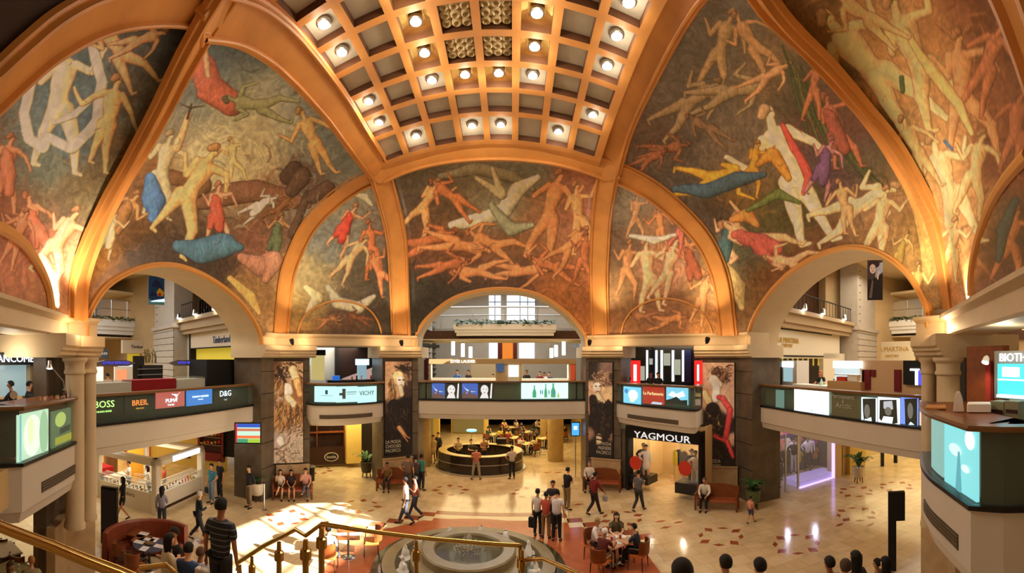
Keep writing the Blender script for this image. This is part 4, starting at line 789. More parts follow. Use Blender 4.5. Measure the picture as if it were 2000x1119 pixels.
# back atrium
M_ATR = mat('atrium stone', srgb(150, 138, 124), .6, noise=.08, nscale=1)
mb = MB(); mb.box((-14, 41, 0), (14, 41.4, 14)); mb.box((-14, 28, 4.1), (-8.2, 41, 14)); mb.box((7.4, 28, 4.1), (14, 41, 14)); struct(mb, 'wall_atrium', M_ATR)
mb = MB()
for x0, y0, x1, y1 in ((955, 577, 978, 625), (990, 577, 1045, 625), (955, 666, 976, 700), (1014, 666, 1044, 700)): PBK.box(mb, x0, y0, x1, y1, -.1, -.02)
struct(mb, 'window_2', emat('daylit glazing', (.78, .90, 1.0), 1.25))
mb = MB()
for x in (966, 1015, 1030, 1045): PBK.box(mb, x, 576, x + 1.5, 626, -.16, -.1)
for x0, x1 in ((955, 978), (990, 1045)): PBK.box(mb, x0, 589, x1, 590.5, -.16, -.1)
struct(mb, 'trim_window', M_BLK)
mb = MB()
for sgn in (-1, 1):
    for k in range(4): x = sgn * 7.4 - (.8 if sgn < 0 else 0); mb.box((x, 28 + k * 3.4, 4.1), (x + .8, 28.8 + k * 3.4, 13)); 
    for k in range(14): mb.mat(1).box((sgn * 7.39 - (.8 if sgn < 0 else 0) - .01, 27.9, 4.4 + k * .5), (sgn * 7.39 + (.0 if sgn < 0 else .81) + .01, 41, 4.43 + k * .5)); mb.mat(0)
struct(mb, 'wall_atrium_pilasters', [M_RUST, M_BLK])
o = thing('orange_lit_booth', 'tall glowing orange panel between dark red sides behind the centre bridge', 'display', PBK.M @ Vector((0, -8, 4)))
mb = MB(); PBK.box(mb, 980, 666, 1003, 702, -8, -7.8); mb.build('panel', emat('orange glow', srgb(216, 120, 30), .9), o, world=True)
for xa in ((972, 981), (1002, 1010)): mb = MB(); PBK.box(mb, xa[0], 665, xa[1], 702, -8.2, -7.8); mb.build('side_panel', mat('deep red', srgb(96, 30, 16), .5), o, world=True)
mb = MB(); mb.box((-3.2, 33, 4.1), (.9, 33.6, 6.4)); struct(mb, 'wall_booth_base', M_STORE)
lx = [(885, 666, 694, 'leftmost'), (904, 671, 697, 'second from left'), (919, 677, 699, 'third from left'), (1077, 680, 699, 'third from right'), (1086, 674, 697, 'second from right'), (1101, 667, 694, 'rightmost')]
for x, y0, y1, wd in lx:
    c = atY(x, y0, 29); c2 = atY(x, y1, 29); q = thing('pendant_lamp', 'tall white glowing tube lamp hanging beyond the centre bridge, %s' % wd, 'lamp', (c.x, c.y, c2.z))
    mb = MB(); mb.lathe([(.02, 0), (.13, .02), (.13, c.z - c2.z - .02), (.02, c.z - c2.z)], (0, 0, 0), 12); mb.build('glowing_tube', emat('tube glow', (1, .93, .72), 2.0), q, smooth=True)
    mb = MB(); mb.tube([(0, 0, c.z - c2.z), (0, 0, 7.75 - c2.z)], .015, 5); mb.lathe([(.05, 0), (.14, .05), (.02, .12)], (0, 0, c.z - c2.z - .03), 10); mb.build('cord', M_STEEL, q)
# ---------------------------------------------------------------- people
def skinmesh(nodes, edges, sub=1, root=0):
    me = bpy.data.meshes.new('sk'); me.from_pydata([n[0] for n in nodes], edges, []); o = bpy.data.objects.new('sk', me); C.objects.link(o)
    md = o.modifiers.new('s', 'SKIN'); md.use_smooth_shade = True; md.branch_smoothing = .6
    for i, (p, rx, ry) in enumerate(nodes): v = me.skin_vertices[0].data[i]; v.radius = (rx, ry); v.use_root = (i == root)
    if sub: sd = o.modifiers.new('b', 'SUBSURF'); sd.levels = sub; sd.render_levels = sub
    bpy.context.view_layer.update()
    out = bpy.data.meshes.new_from_object(o.evaluated_get(bpy.context.evaluated_depsgraph_get())); bpy.data.objects.remove(o); bpy.data.meshes.remove(me)
    return out
ARMS = {  # elbow, wrist for the right side (x>0); y forward; relative to the shoulder
    'down': ((.05, -.03, -.29), (.07, .04, -.54)), 'bag': ((.06, -.02, -.29), (.08, .02, -.55)), 'swingf': ((.05, .10, -.27), (.04, .28, -.45)), 'swingb': ((.07, -.14, -.25), (.09, -.20, -.49)),
    'phone': ((.05, .04, -.28), (-.08, .27, -.20)), 'fold': ((.06, .05, -.27), (-.22, .22, -.20)), 'hip': ((.18, -.07, -.22), (.02, .05, -.38)), 'table': ((.06, .16, -.24), (-.03, .40, -.22)),
    'lap': ((.05, .08, -.27), (-.04, .28, -.36)), 'face': ((.06, .16, -.22), (-.08, .22, .04)), 'reach': ((.04, .22, -.16), (-.02, .48, -.10)), 'up': ((.14, .10, .10), (.06, .14, .32)), 'back': ((.10, -.10, -.26), (-.05, -.14, -.42)), 'side': ((.20, .0, -.20), (.40, .05, -.30))}
def joints(legs, al, ar, lean, k=1.0, fem=False):
    J = {}; sit = legs in ('sit', 'cross', 'sitout'); ph = .57 if sit else .93
    J['pel'] = Vector((0, 0, ph)); t = math.tan(lean)
    up = lambda h: Vector((0, h * math.sin(lean), ph + h * math.cos(lean)))
    J['waist'] = up(.16); J['chest'] = up(.36); J['nb'] = up(.52); J['neck'] = up(.57)
    hl = lean * .6; J['jaw'] = J['neck'] + Vector((0, .035 + .05 * math.sin(hl), .065)); J['head'] = J['neck'] + Vector((0, .02 + .12 * math.sin(hl), .135)); J['crown'] = J['neck'] + Vector((0, .0 + .16 * math.sin(hl), .20))
    for s, n, a in ((-1, 'l', al), (1, 'r', ar)):
        sh = up(.475) + Vector((s * (.155 if fem else .18), 0, 0)); e, w_ = ARMS[a]
        J['sh' + n] = sh; J['el' + n] = sh + Vector((s * e[0], e[1], e[2])); J['wr' + n] = sh + Vector((s * w_[0], w_[1], w_[2]))
        hip = Vector((s * .09, 0, ph - .03))
        if legs == 'stand': kn, an, dr = Vector((s * .10, .02, .50)), Vector((s * .11, -.02, .08)), Vector((s * .03, .15, -.045))
        elif legs == 'walk': f_ = s; kn, an, dr = Vector((s * .09, .12 if f_ > 0 else .03, .51)), Vector((s * .08, .27 if f_ > 0 else -.30, .09 if f_ > 0 else .17)), Vector((0, .14, -.03 if f_ > 0 else -.10))
        elif legs == 'apart': kn, an, dr = Vector((s * .15, .03, .50)), Vector((s * .20, -.02, .08)), Vector((s * .05, .15, -.045))
        elif legs == 'sit': kn, an, dr = Vector((s * .12, .42, .56)), Vector((s * .12, .44, .09)), Vector((0, .15, -.045))
        elif legs == 'sitout': kn, an, dr = Vector((s * .14, .42, .52)), Vector((s * .14, .78, .10)), Vector((0, .12, .05))
        else: kn, an, dr = (Vector((.06, .42, .64)), Vector((.20, .62, .34)), Vector((.05, .14, -.04))) if s > 0 else (Vector((-.09, .42, .55)), Vector((-.06, .42, .08)), Vector((0, .15, -.045)))
        J['hip' + n], J['kn' + n], J['an' + n], J['toe' + n] = hip, kn, an, an + dr
    return J
PC = {}
def person_meshes(legs, al, ar, lean, fem, sleeve, bottom, hair):
    key = (legs, al, ar, round(lean, 2), fem)
    if key not in PC: PC[key] = joints(legs, al, ar, lean, 1, fem)
    J = PC[key]; out = {}
    if ('body',) + key not in PC:
        N = []; E = []; ix = {}
        def nd(n, p, rx, ry=None, par=None):
            ix[n] = len(N); N.append((tuple(p), rx, ry or rx)); 
            if par is not None: E.append((ix[par], ix[n]))
        f_ = .9 if fem else 1
        nd('pel', J['pel'], .15 * f_, .105); nd('waist', J['waist'], .125 * f_, .09, 'pel'); nd('chest', J['chest'], .15 * f_, .10, 'waist'); nd('nb', J['nb'], .075, .07, 'chest'); nd('neck', J['neck'], .05, .05, 'nb'); nd('jaw', J['jaw'], .062, .066, 'neck'); nd('head', J['head'], .078, .092, 'jaw'); nd('crown', J['crown'], .06, .075, 'head')
        nd('nose', J['head'] + Vector((0, .108, -.035)), .012, .012, 'head')
        for s, n in ((-1, 'l'), (1, 'r')):
            nd('ear' + n, J['head'] + Vector((s * .088, -.005, -.03)), .012, .02, 'head')
            nd('sh' + n, J['sh' + n], .052 * f_, .052 * f_, 'chest'); nd('el' + n, J['el' + n], .038 * f_, None, 'sh' + n); nd('wr' + n, J['wr' + n], .025, None, 'el' + n)
            d = (J['wr' + n] - J['el' + n]).normalized(); pm = J['wr' + n] + d * .06; nd('pa' + n, pm, .034, .02, 'wr' + n)
            sd = Vector((0, 0, 1)).cross(d); sd = (sd.normalized() if sd.length > .35 else Vector((0, 1, 0))); cu = Vector((-s * .25, 0, -.35))
            for k, (o_, l) in enumerate(((-.027, .052), (-.009, .062), (.009, .058), (.026, .045))):
                b_ = pm + d * .035 + sd * o_; m_ = b_ + d * l * .55; t_ = m_ + (d + cu).normalized() * l * .55
                nd('f%d%s' % (k, n), b_, .0095, None, 'pa' + n); nd('g%d%s' % (k, n), m_, .0085, None, 'f%d%s' % (k, n)); nd('h%d%s' % (k, n), t_, .0065, None, 'g%d%s' % (k, n))
            th = J['wr' + n] + d * .035 + sd * -.036; nd('t0' + n, th, .012, None, 'pa' + n); nd('t1' + n, th + (d - sd * .5) * .036, .009, None, 't0' + n)
            nd('hip' + n, J['hip' + n], .085, .09, 'pel'); nd('kn' + n, J['kn' + n], .055, None, 'hip' + n)
            cf = J['kn' + n].lerp(J['an' + n], .3); nd('cf' + n, cf, .055, None, 'kn' + n); nd('an' + n, J['an' + n], .034, None, 'cf' + n); nd('toe' + n, J['toe' + n], .035, .025, 'an' + n)
        PC[('body',) + key] = skinmesh(N, E, 1)
    out['body'] = PC[('body',) + key]
    k2 = ('top', sleeve) + key
    if k2 not in PC:
        g = .05; f_ = .9 if fem else 1; h = J['pel'] + Vector((0, 0, -.12 if legs in ('stand', 'walk', 'apart') else .0))
        N = [(tuple(h), .182 * f_, .14), (tuple(J['waist']), .15 * f_ + g * .5, .128), (tuple(J['chest']), .172 * f_ + g * .5, .135), (tuple(J['nb'] - Vector((0, 0, .0))), .10, .095)]; E = [(0, 1), (1, 2), (2, 3)]
        for s, n in ((-1, 'l'), (1, 'r')):
            b = len(N); N.append((tuple(J['sh' + n]), .078, .078)); E.append((2, b))
            if sleeve == 'short': N.append((tuple(J['sh' + n].lerp(J['el' + n], .75)), .066, .066)); E.append((b, b + 1))
            elif sleeve == 'long': N += [(tuple(J['el' + n]), .056, .056), (tuple(J['el' + n].lerp(J['wr' + n], .92)), .038, .038)]; E += [(b, b + 1), (b + 1, b + 2)]
        PC[k2] = skinmesh(N, E, 1)
    out['top'] = PC[k2]
    k3 = ('bot', bottom) + key
    if k3 not in PC:
        if bottom in ('trousers', 'shorts'):
            N = [(tuple(J['pel'] + Vector((0, 0, .12))), .16 * (.93 if fem else 1), .12)]; E = []
            for s, n in ((-1, 'l'), (1, 'r')):
                b = len(N); N += [(tuple(J['hip' + n]), .105, .105), (tuple(J['kn' + n]), .074, .074)]; E += [(0, b), (b, b + 1)]
                if bottom == 'trousers': N.append((tuple(J['an' + n] + (J['kn' + n] - J['an' + n]).normalized() * .02), .058, .06)); E.append((b + 1, b + 2))
            PC[k3] = skinmesh(N, E, 1)
        else:
            kn = (J['knl'] + J['knr']) / 2
            N = [(tuple(J['pel'] + Vector((0, 0, .08))), .14, .11), (tuple(J['pel'] + Vector((0, 0, -.05))), .18, .14), (tuple(J['pel'].lerp(kn, .55)), .18, .14), (tuple(kn + Vector((0, 0, .02))), .17, .12)]
            PC[k3] = skinmesh(N, [(0, 1), (1, 2), (2, 3)], 1)
    out['bottom'] = PC[k3]
    k4 = ('shoes',) + key
    if k4 not in PC:
        for n in 'lr':
            a, t_ = J['an' + n], J['toe' + n]; PC[k4 + (n,)] = skinmesh([(tuple(a + Vector((0, 0, .0))), .045, .045), (tuple(a + (t_ - a) * -.12 + Vector((0, 0, -.035))), .045, .04), (tuple(a + (t_ - a) * .6), .05, .035), (tuple(t_ + (t_ - a) * .25), .045, .03)], [(0, 1), (1, 2), (2, 3)], 1)
        PC[k4] = 1
    out['shoel'], out['shoer'] = PC[k4 + ('l',)], PC[k4 + ('r',)]
    k5 = ('hair', hair) + key
    if k5 not in PC:
        H = J['head'] + (J['crown'] - J['head']) * .25; mb = MB(); rows = []
        for i in range(9):
            th = PI * .62 * i / 8; row = []
            for j in range(16):
                ph_ = 2 * PI * j / 16; fr = math.sin(ph_)       # forward part is higher (forehead)
                tt = th * (.62 if fr > .3 else .8 if fr > 0 else 1.05) + (.0)
                row.append(H + Vector((math.sin(tt) * math.cos(ph_) * .094, math.sin(tt) * math.sin(ph_) * .108 - .008, math.cos(tt) * .106)))
            row.append(row[0]); rows.append(row)
        mb.grid(rows)
        if hair == 'long':
            rows = []
            for i in range(7):
                z = .02 - i * .055; row = []
                for j in range(9): a = PI + PI * j / 8; row.append(H + Vector((math.cos(a) * (.108 - .004 * i), math.sin(a) * (.118 + .01 * math.sin(i)) - .004, z)))
                for j in range(8, -1, -1): a = PI + PI * j / 8; row.append(H + Vector((math.cos(a) * .07, math.sin(a) * .07, z)))
                row.append(row[0]); rows.append(row)
            mb.grid(rows)
        o = mb.build('hair', M_BLK, smooth=True); PC[k5] = o.data; bpy.data.objects.remove(o)
    out['hair'] = PC[k5]; out['J'] = J
    return out
SK = [srgb(214, 160, 122), srgb(196, 140, 102), srgb(226, 176, 140), srgb(160, 108, 74)]
def cm(c, pat=None):
    if pat == 'stripe': return stripe_mat(c)
    return mat('cloth %d %d %d' % tuple(c), srgb(*c), .8)
def stripe_mat(c, c2=(104, 108, 118)):
    n = 'striped cloth %d' % c[0]
    if n in MATS: return MATS[n]
    m = bpy.data.materials.new(n); m.use_nodes = True; MATS[n] = m; nt = m.node_tree; b = nt.nodes['Principled BSDF']; N = nt.nodes.new; L = nt.links.new
    tc = N('ShaderNodeTexCoord'); sp = N('ShaderNodeSeparateXYZ'); mul = N('ShaderNodeMath'); mul.operation = 'MULTIPLY'; mul.inputs[1].default_value = 12.5
    fr = N('ShaderNodeMath'); fr.operation = 'FRACT'; gt = N('ShaderNodeMath'); gt.operation = 'GREATER_THAN'; gt.inputs[1].default_value = .78; mx = N('ShaderNodeMix'); mx.data_type = 'RGBA'
    mx.inputs[6].default_value = (*srgb(*c), 1); mx.inputs[7].default_value = (*srgb(*c2), 1)
    L(tc.outputs['Object'], sp.inputs[0]); L(sp.outputs['Z'], mul.inputs[0]); L(mul.outputs[0], fr.inputs[0]); L(fr.outputs[0], gt.inputs[0]); L(gt.outputs[0], mx.inputs[0]); L(mx.outputs[2], b.inputs['Base Color']); b.inputs['Roughness'].default_value = .85
    return m
npeople = 0
def person(label, loc, rz=0.0, legs='stand', al='down', ar='down', lean=0.0, fem=False, sleeve='short', top=(40, 40, 44), bottom='trousers', bot=(30, 30, 36), shoe=(24, 20, 18), hair='short', hc=(22, 16, 12), skin=None, h=1.72, group=None, pat=None, z=0.0, bags=(), simple=False):
    # rz: direction the person faces, 0 = away from the viewer (+Y), pi = towards the viewer
    global npeople; npeople += 1
    loc = Vector((loc[0], loc[1], z)); M = person_meshes(legs, al, ar, lean, fem, sleeve, bottom, hair); s = h / 1.72
    sk = mat('skin %d' % (npeople % 4 if skin is None else skin), SK[npeople % 4 if skin is None else skin], .55)
    low = min(v.z for k in ('shoel', 'shoer') for v in [min((x.co for x in M[k].vertices), key=lambda q: q.z)])
    o = bpy.data.objects.new('person', M['body']); C.objects.link(o); o.location = loc + Vector((0, 0, (-low + .004) * s)); o.rotation_euler = (0, 0, rz); o.scale = (s, s, s)
    tag(o, label, 'person', group)
    def setm(ob, m_):
        if not ob.data.materials: ob.data.materials.append(M_BLK)
        ob.material_slots[0].link = 'OBJECT'; ob.material_slots[0].material = m_
    setm(o, sk)
    for n, k, m_ in (('shirt' if bottom != 'dress' else 'dress_top', 'top', cm(top, pat)), ({'trousers': 'trousers', 'shorts': 'shorts', 'skirt': 'skirt', 'dress': 'dress_skirt'}[bottom], 'bottom', cm(bot)), ('shoe', 'shoel', cm(shoe)), ('shoe', 'shoer', cm(shoe)), ('hair', 'hair', cm(hc))):
        c = bpy.data.objects.new(n, M[k]); C.objects.link(c); c.parent = o; setm(c, m_)
    J = M['J']; MW = Matrix.Translation(o.location) @ Matrix.Rotation(rz, 4, 'Z') @ Matrix.Scale(s, 4)
    if not simple:
        for sx in (-1, 1):
            e = MB(); e.lathe([(.001, -.008), (.010, -.004), (.011, .002), (.001, .008)], (0, 0, 0), 8, Matrix.Translation(J['head'] + Vector((sx * .032, .083, -.012))) @ Matrix.Rotation(PI / 2, 4, 'X')); e.build('eye', M_BLK, o, smooth=True)
        e = MB(); e.tube([J['head'] + Vector((x, .088 - abs(x) * .3, -.072)) for x in (-.022, -.01, 0, .01, .022)], .0045, 5); e.build('mouth', mat('lips', srgb(150, 70, 60), .5), o, smooth=True)
    for (side, kind, c, bl) in bags:
        w_ = MW @ (J['wr' + side] + (J['wr' + side] - J['el' + side]).normalized() * .10); hh = {'shop': .36, 'hand': .22, 'big': .46, 'small': .2}[kind]; ww = {'shop': .30, 'hand': .28, 'big': .38, 'small': .2}[kind]
        b = thing('shopping_bag' if kind != 'hand' else 'handbag', bl, 'bag', (w_.x, w_.y, w_.z - hh - .12), rz)
        k = MB(); k.bev((-ww / 2, -.06, 0), (ww / 2, .06, hh), .015); k.build('bag_body', cm(c), b)
        for sy in (-.05, .05): k = MB(); k.tube([(-.07, sy, hh), (-.05, sy * .6, hh + .09), (.05, sy * .6, hh + .09), (.07, sy, hh)], .006, 5); k.build('handle', cm(c), b)
    return o, J, MW
# café furniture
def chair(p, rz, lab, seatc=(186, 110, 40), group=None, z=0.0):
    t = thing('cafe_armchair', lab, 'chair', (p[0], p[1], z), rz, group)
    k = MB(); k.bev((-.24, -.24, .40), (.24, .24, .47), .03); k.build('seat', cm(seatc), t)
    k = MB(); n_ = 9; k.grid([[(.26 * math.cos(a) * .95, -.10 - .20 * math.sin(a) + o_, z_) for a in [PI * i / (n_ - 1) for i in range(n_)]] for o_, z_ in ((0, .50), (-.03, .88), (-.07, .88), (-.05, .50))]); k.build('backrest', M_WOOD, t, smooth=True)
    for sx in (-1, 1):
        for sy in (-1, 1): k = MB(); k.tube([(sx * .24, sy * .23, 0), (sx * .22, sy * .21, .42)], [.014, .022], 6); k.build('leg', M_WOODD, t)
        k = MB(); k.tube([(sx * .24, .20, .44), (sx * .26, .18, .66), (sx * .26, -.15, .68)], .018, 6); k.build('armrest', M_WOODD, t)
    return t
def table(p, lab, r=.36, sq=True, z=0.0, top=M_WOOD, group=None):
    t = thing('cafe_table', lab, 'table', (p[0], p[1], z), .4, group)
    k = MB()
    if sq: k.bev((-r, -r, .70), (r, r, .74), .01)
    else: k.lathe([(r, .70), (r, .74)], (0, 0, 0), 24)
    k.build('table_top', top, t); k = MB(); k.lathe([(.035, .03), (.03, .70)], (0, 0, 0), 10); k.build('pole', M_DARK, t, smooth=True)
    k = MB(); k.lathe([(.24, 0), (.22, .02), (.05, .04)], (0, 0, 0), 20); k.build('base', M_STEEL, t, smooth=True); return t
def mats_on(t, n, lab, z=.743, c=(226, 224, 230), r=.2):
    for i in range(n):
        a = .4 + 2 * PI * i / n; p = t.location + Vector((math.cos(a) * r, math.sin(a) * r, z)); m_ = MB(); m_.box((-.16, -.11, 0), (.16, .11, .004)); o = m_.build('paper_placemat', cm(c)); o.location = p; o.rotation_euler = (0, 0, a)
        tag(o, lab % ('nearest the viewer', 'on the left side', 'on the right side', 'farthest from the viewer')[(i + 3) % 4] if n > 1 else lab.replace(' %s', ''), 'placemat')
# ---------------------------------------------------------------- lit panels behind the glass
def lit(nm, label, path, x0, x1, back, m, y0, y1, cat='lit panel', group=None):
    a = along(path, (x0 + x1) / 2); d = a[0]; z1, z0 = EYE + (702 - y0) * d / F, EYE + (702 - y1) * d / F
    P = sub(path, x0, x1, back); P = [P[0], P[-1]] if path in (PCL, PCR) else P; t = thing(nm, label, cat, (a[1].x, a[1].y, z0), 0, group)
    k = MB(); k.wall([(p.x, p.y) for p in P], z0, z1, .05); k.build('panel', m, t, world=True); return t, P, z0, z1
def fr(P):  # frame along a strip, x from its left end
    return frame((P[0].x, P[0].y), (P[-1].x, P[-1].y)), (Vector(P[-1]) - Vector(P[0])).length
def ltext(t, P, z0, z1, body, h, m, fx=.5, fz=.5, sx=1.0, fwd=-.03):
    M, L = fr(P); return text(body, h, m, M @ Matrix.Translation((L * fx, fwd, z0 + (z1 - z0) * fz)), 'lettering', t, ext=.006, sx=sx)
def deco(t, P, z0, z1, m, polys, nm='picture', fwd=-.02):  # flat printed shapes; polys in 0..1 panel space
    M, L = fr(P); k = MB(); ms = []
    for i, (mm, poly) in enumerate(polys):
        if mm not in ms: ms.append(mm)
        k.mat(ms.index(mm)); z = fwd - .0012 * i; k.add([M @ Vector((L * u, z, z0 + (z1 - z0) * v)) for u, v in poly], [tuple(range(len(poly)))])
    return k.build(nm, ms, t, world=True)
def ell(cx, cy, rx, ry, n=14): return [(cx + rx * math.cos(2 * PI * i / n), cy + ry * math.sin(2 * PI * i / n)) for i in range(n)]
def edge_text(t, P, z0, z1, body, px, al, fz):
    M, L = fr(P); a = (px - 1000) / F; d = Vector((math.sin(a), math.cos(a), 0)); n = M.to_3x3() @ Vector((0, 1, 0)); o = M.translation; s = o.dot(n) / d.dot(n); x = (M.inverted() @ (d * s)).x
    text(body, .24, mat('dim letters', srgb(20, 18, 16), .5), M @ Matrix.Translation((x, -.015, z0 + (z1 - z0) * fz)), 'lettering', t, ext=.004, align=al)
E_ = lambda r, g, b, s=.8: emat('glow %d %d %d %.1f' % (r, g, b, s), srgb(r, g, b), s)
GW = E_(225, 250, 255, 1.3); GT = E_(150, 215, 222, .9); GB = E_(40, 90, 170, .8); GR = E_(205, 70, 50, .8)
# left bridge: five signs
for x0, x1, y0, y1, nm, m, lab in ((176, 243, 774, 812, 'BOSS', M_BLK, 'black sign with green BOSS letters at the left end of the left bridge'), (246, 303, 771, 807, 'BREIL', M_BLK, 'black sign with orange BREIL letters, second on the left bridge'), (308, 363, 764, 796, 'PUMA', E_(196, 92, 84, .75), 'glowing pink red sign with leaping cat mark on the left bridge'), (368, 417, 759, 791, 'TOMMY', E_(48, 130, 215, .8), 'glowing blue sign with white letters on the left bridge'), (421, 462, 755, 788, 'D&G', M_BLK, 'black sign with big white D&G letters at the right of the left bridge')):
    t, P, z0, z1 = lit('brand_sign', lab, PL, x0, x1, .07, m, y0, y1, 'sign', 'brand signs on the left bridge'); H = z1 - z0; M, L = fr(P)
    def tx(b, h, mm, fx=.5, fz=.5, w=None): 
        return ltext(t, P, z0, z1, b, h, mm, fx, fz, 1.0 if w is None else w)
    if nm == 'BOSS': g = E_(190, 255, 130, 1.3); tx('BOSS', H * .50, g, .42, .58, 1.15); tx('HUGO BOSS', H * .13, g, .42, .22, 1.3)
    elif nm == 'BREIL': g = E_(235, 120, 50, 1.6); tx('BREIL', H * .42, g, .5, .56, 1.15); tx('MILANO', H * .13, E_(200, 150, 50, .8), .5, .26, 1.2)
    elif nm == 'PUMA':
        tx('PUMA', H * .34, GW, .5, .42, 1.1); tx('TIME', H * .14, GW, .48, .16, 2.0)
        deco(t, P, z0, z1, GW, [(GW, [(.52, .78), (.60, .74), (.68, .60), (.70, .42), (.73, .44), (.72, .62), (.78, .82), (.84, .90), (.80, .88), (.74, .76), (.66, .80), (.58, .80), (.53, .84)])], 'leaping_cat_mark', -.012)
    elif nm == 'TOMMY': tx('TOMMY HILFIGER', H * .16, GW, .5, .52, 1.2); tx('WATCHES', H * .08, GW, .5, .34, 1.2)
    else: tx('D&G', H * .48, GW, .5, .58, 1.1); tx('TIME', H * .14, E_(150, 170, 180, .8), .5, .22, 1.1)
k = MB(); k.wall([(p.x, p.y) for p in sub(PL, 174, 464, .16)], ZG, ZR - .08, .04); o = k.build('sign_backing', M_BLK); tag(o, 'black backing board behind the brand signs of the left bridge', 'board')
# back left corner: three pale panels
S3 = (('pale blue lit panel with small blue square beside the fur poster', 612, 657), ('pale blue lit panel with grey cross, middle of three', 658, 700), ('pale blue lit panel with VICHY letters', 701, 738))
for i, (lab, x0, x1) in enumerate(S3):
    t, P, z0, z1 = lit('backlit_display', lab, PCL, x0, x1, .08, E_(190, 240, 240, 1.0), 755, 786); gd = mat('grey print', srgb(70, 90, 96), .6)
    if i == 0: deco(t, P, z0, z1, None, [(mat('blue print', srgb(20, 50, 160), .5), [(.5, .5), (.62, .5), (.62, .76), (.5, .76)]), (gd, [(.3, .4), (.85, .4), (.85, .42), (.3, .42)])])
    elif i == 1: deco(t, P, z0, z1, None, [(gd, [(.12, .44), (.32, .44), (.32, .60), (.12, .60)]), (gd, [(.26, .22), (.42, .22), (.42, .86), (.26, .86)]), (gd, [(.46, .62), (.95, .62), (.95, .66), (.46, .66)]), (gd, [(.46, .5), (.9, .5), (.9, .53), (.46, .53)])])
    else: ltext(t, P, z0, z1, 'VICHY', .30, gd, .45, .58, 1.0)
# centre bridge pictures
sky = E_(50, 95, 190, .8); cl = E_(190, 215, 240, .9); city = E_(120, 80, 80, .6); fc = E_(230, 226, 222, .9); dk = mat('ink', srgb(16, 20, 34), .6)
for i, (x0, x1, kind) in enumerate(((843, 868, 0), (869, 898, 1), (902, 933, 0), (934, 963, 1))):
    w_ = ('leftmost', 'second', 'third', 'fourth')[i]
    t, P, z0, z1 = lit('lit_picture', 'lit picture of %s, %s on the centre bridge' % (('a blue night city', 'a pale face')[kind], w_), PB, x0, x1, .08, (sky, mat('ink', (.01, .01, .02)))[kind], 749, 778, 'picture')
    if kind == 0: deco(t, P, z0, z1, None, [(cl, [(.0, .95), (.2, .7), (.5, .5), (.95, .45), (.6, .42), (.3, .5)]), (cl, [(.1, .45), (.5, .3), (.9, .1), (.5, .2)]), (city, [(0, 0), (0, .3), (.1, .32), (.12, .5), (.25, .52), (.25, .3), (.4, .35), (.45, .55), (.55, .55), (.6, .25), (.8, .3), (1, .15), (1, 0)])])
    else: deco(t, P, z0, z1, None, [(fc, ell(.42, .58, .26, .32)), (fc, [(.1, 0), (.3, .4), (.6, .35), (.7, 0)]), (dk, [(.28, .62), (.38, .66), (.38, .60)]), (dk, [(.5, .60), (.6, .64), (.6, .58)]), (E_(180, 90, 90, .7), ell(.42, .38, .07, .03)), (E_(235, 230, 225, .9), [(.78, 0), (.86, 1), (.95, 1), (.9, 0)])])
t, P, z0, z1 = lit('lit_picture', 'long pale mint lit picture with green bottles, right half of the centre bridge', PB, 1018, 1110, .08, E_(205, 250, 240, 1.15), 748, 779, 'picture')
gb = E_(70, 175, 120, .8); tl = E_(60, 140, 160, .8)
def bottle(cx, w_, h): return [(cx - w_, .08), (cx - w_, h * .5), (cx - w_ * .35, h * .75), (cx - w_ * .35, h), (cx + w_ * .35, h), (cx + w_ * .35, h * .75), (cx + w_, h * .5), (cx + w_, .08)]
deco(t, P, z0, z1, None, [(gb, bottle(.28, .04, .85)), (tl, ell(.41, .42, .012, .16)), (tl, ell(.45, .42, .012, .16)), (gb, bottle(.52, .03, .95)), (tl, ell(.59, .42, .012, .16)), (gb, bottle(.68, .05, .98)), (tl, ell(.70, .4, .02, .14)), (E_(170, 210, 80, .8), bottle(.79, .02, .42))])
for x in (832, 1126, 1140):
    a = along(PB, x)[1]; k = MB(); k.box((a.x - .03, a.y - .0, ZG), (a.x + .03, a.y + .04, ZR - .06)); o = k.build('parapet_post', M_BLK); tag(o, 'thin dark upright in the centre bridge parapet, %s' % {832: 'left end', 1126: 'right end', 1140: 'far right against the pier'}[x], 'post')
# back right corner
for x0, x1, m, lab in ((1215, 1248, E_(120, 205, 240, 1.0), 'glowing sky blue lit panel, left of the red one above the black shop sign'), (1253, 1294, E_(180, 40, 24, .8), 'glowing red lit panel with cream lettering above the black shop sign'), (1299, 1341, E_(120, 200, 225, 1.0), 'glowing blue panel with dark lower edge, right of the red one')):
    t, P, z0, z1 = lit('backlit_display', lab, PCR, x0, x1, .08, m, 756, 790)
    if 'red lit' in lab: ltext(t, P, z0, z1, 'La Parfumerie', .20, E_(250, 220, 150, 1), .52, .62, 1.05); deco(t, P, z0, z1, None, [(E_(200, 220, 235, .8), [(.4, .02), (.9, .02), (.95, .14), (.5, .16)])])
    elif 'dark lower' in lab: deco(t, P, z0, z1, None, [(E_(230, 248, 255, 1.2), [(.1, .5), (.3, .75), (.5, .6), (.8, .8), (.9, .5), (.5, .35)]), (dk, [(0, 0), (0, .2), (.25, .3), (.5, .45), (.7, .25), (1, .3), (1, 0)])])
    else: deco(t, P, z0, z1, None, [(E_(230, 248, 255, 1.2), ell(.6, .55, .28, .3)), (E_(235, 240, 200, 1.0), ell(.55, .25, .15, .12)), (E_(60, 150, 210, .8), ell(.2, .75, .12, .14))])
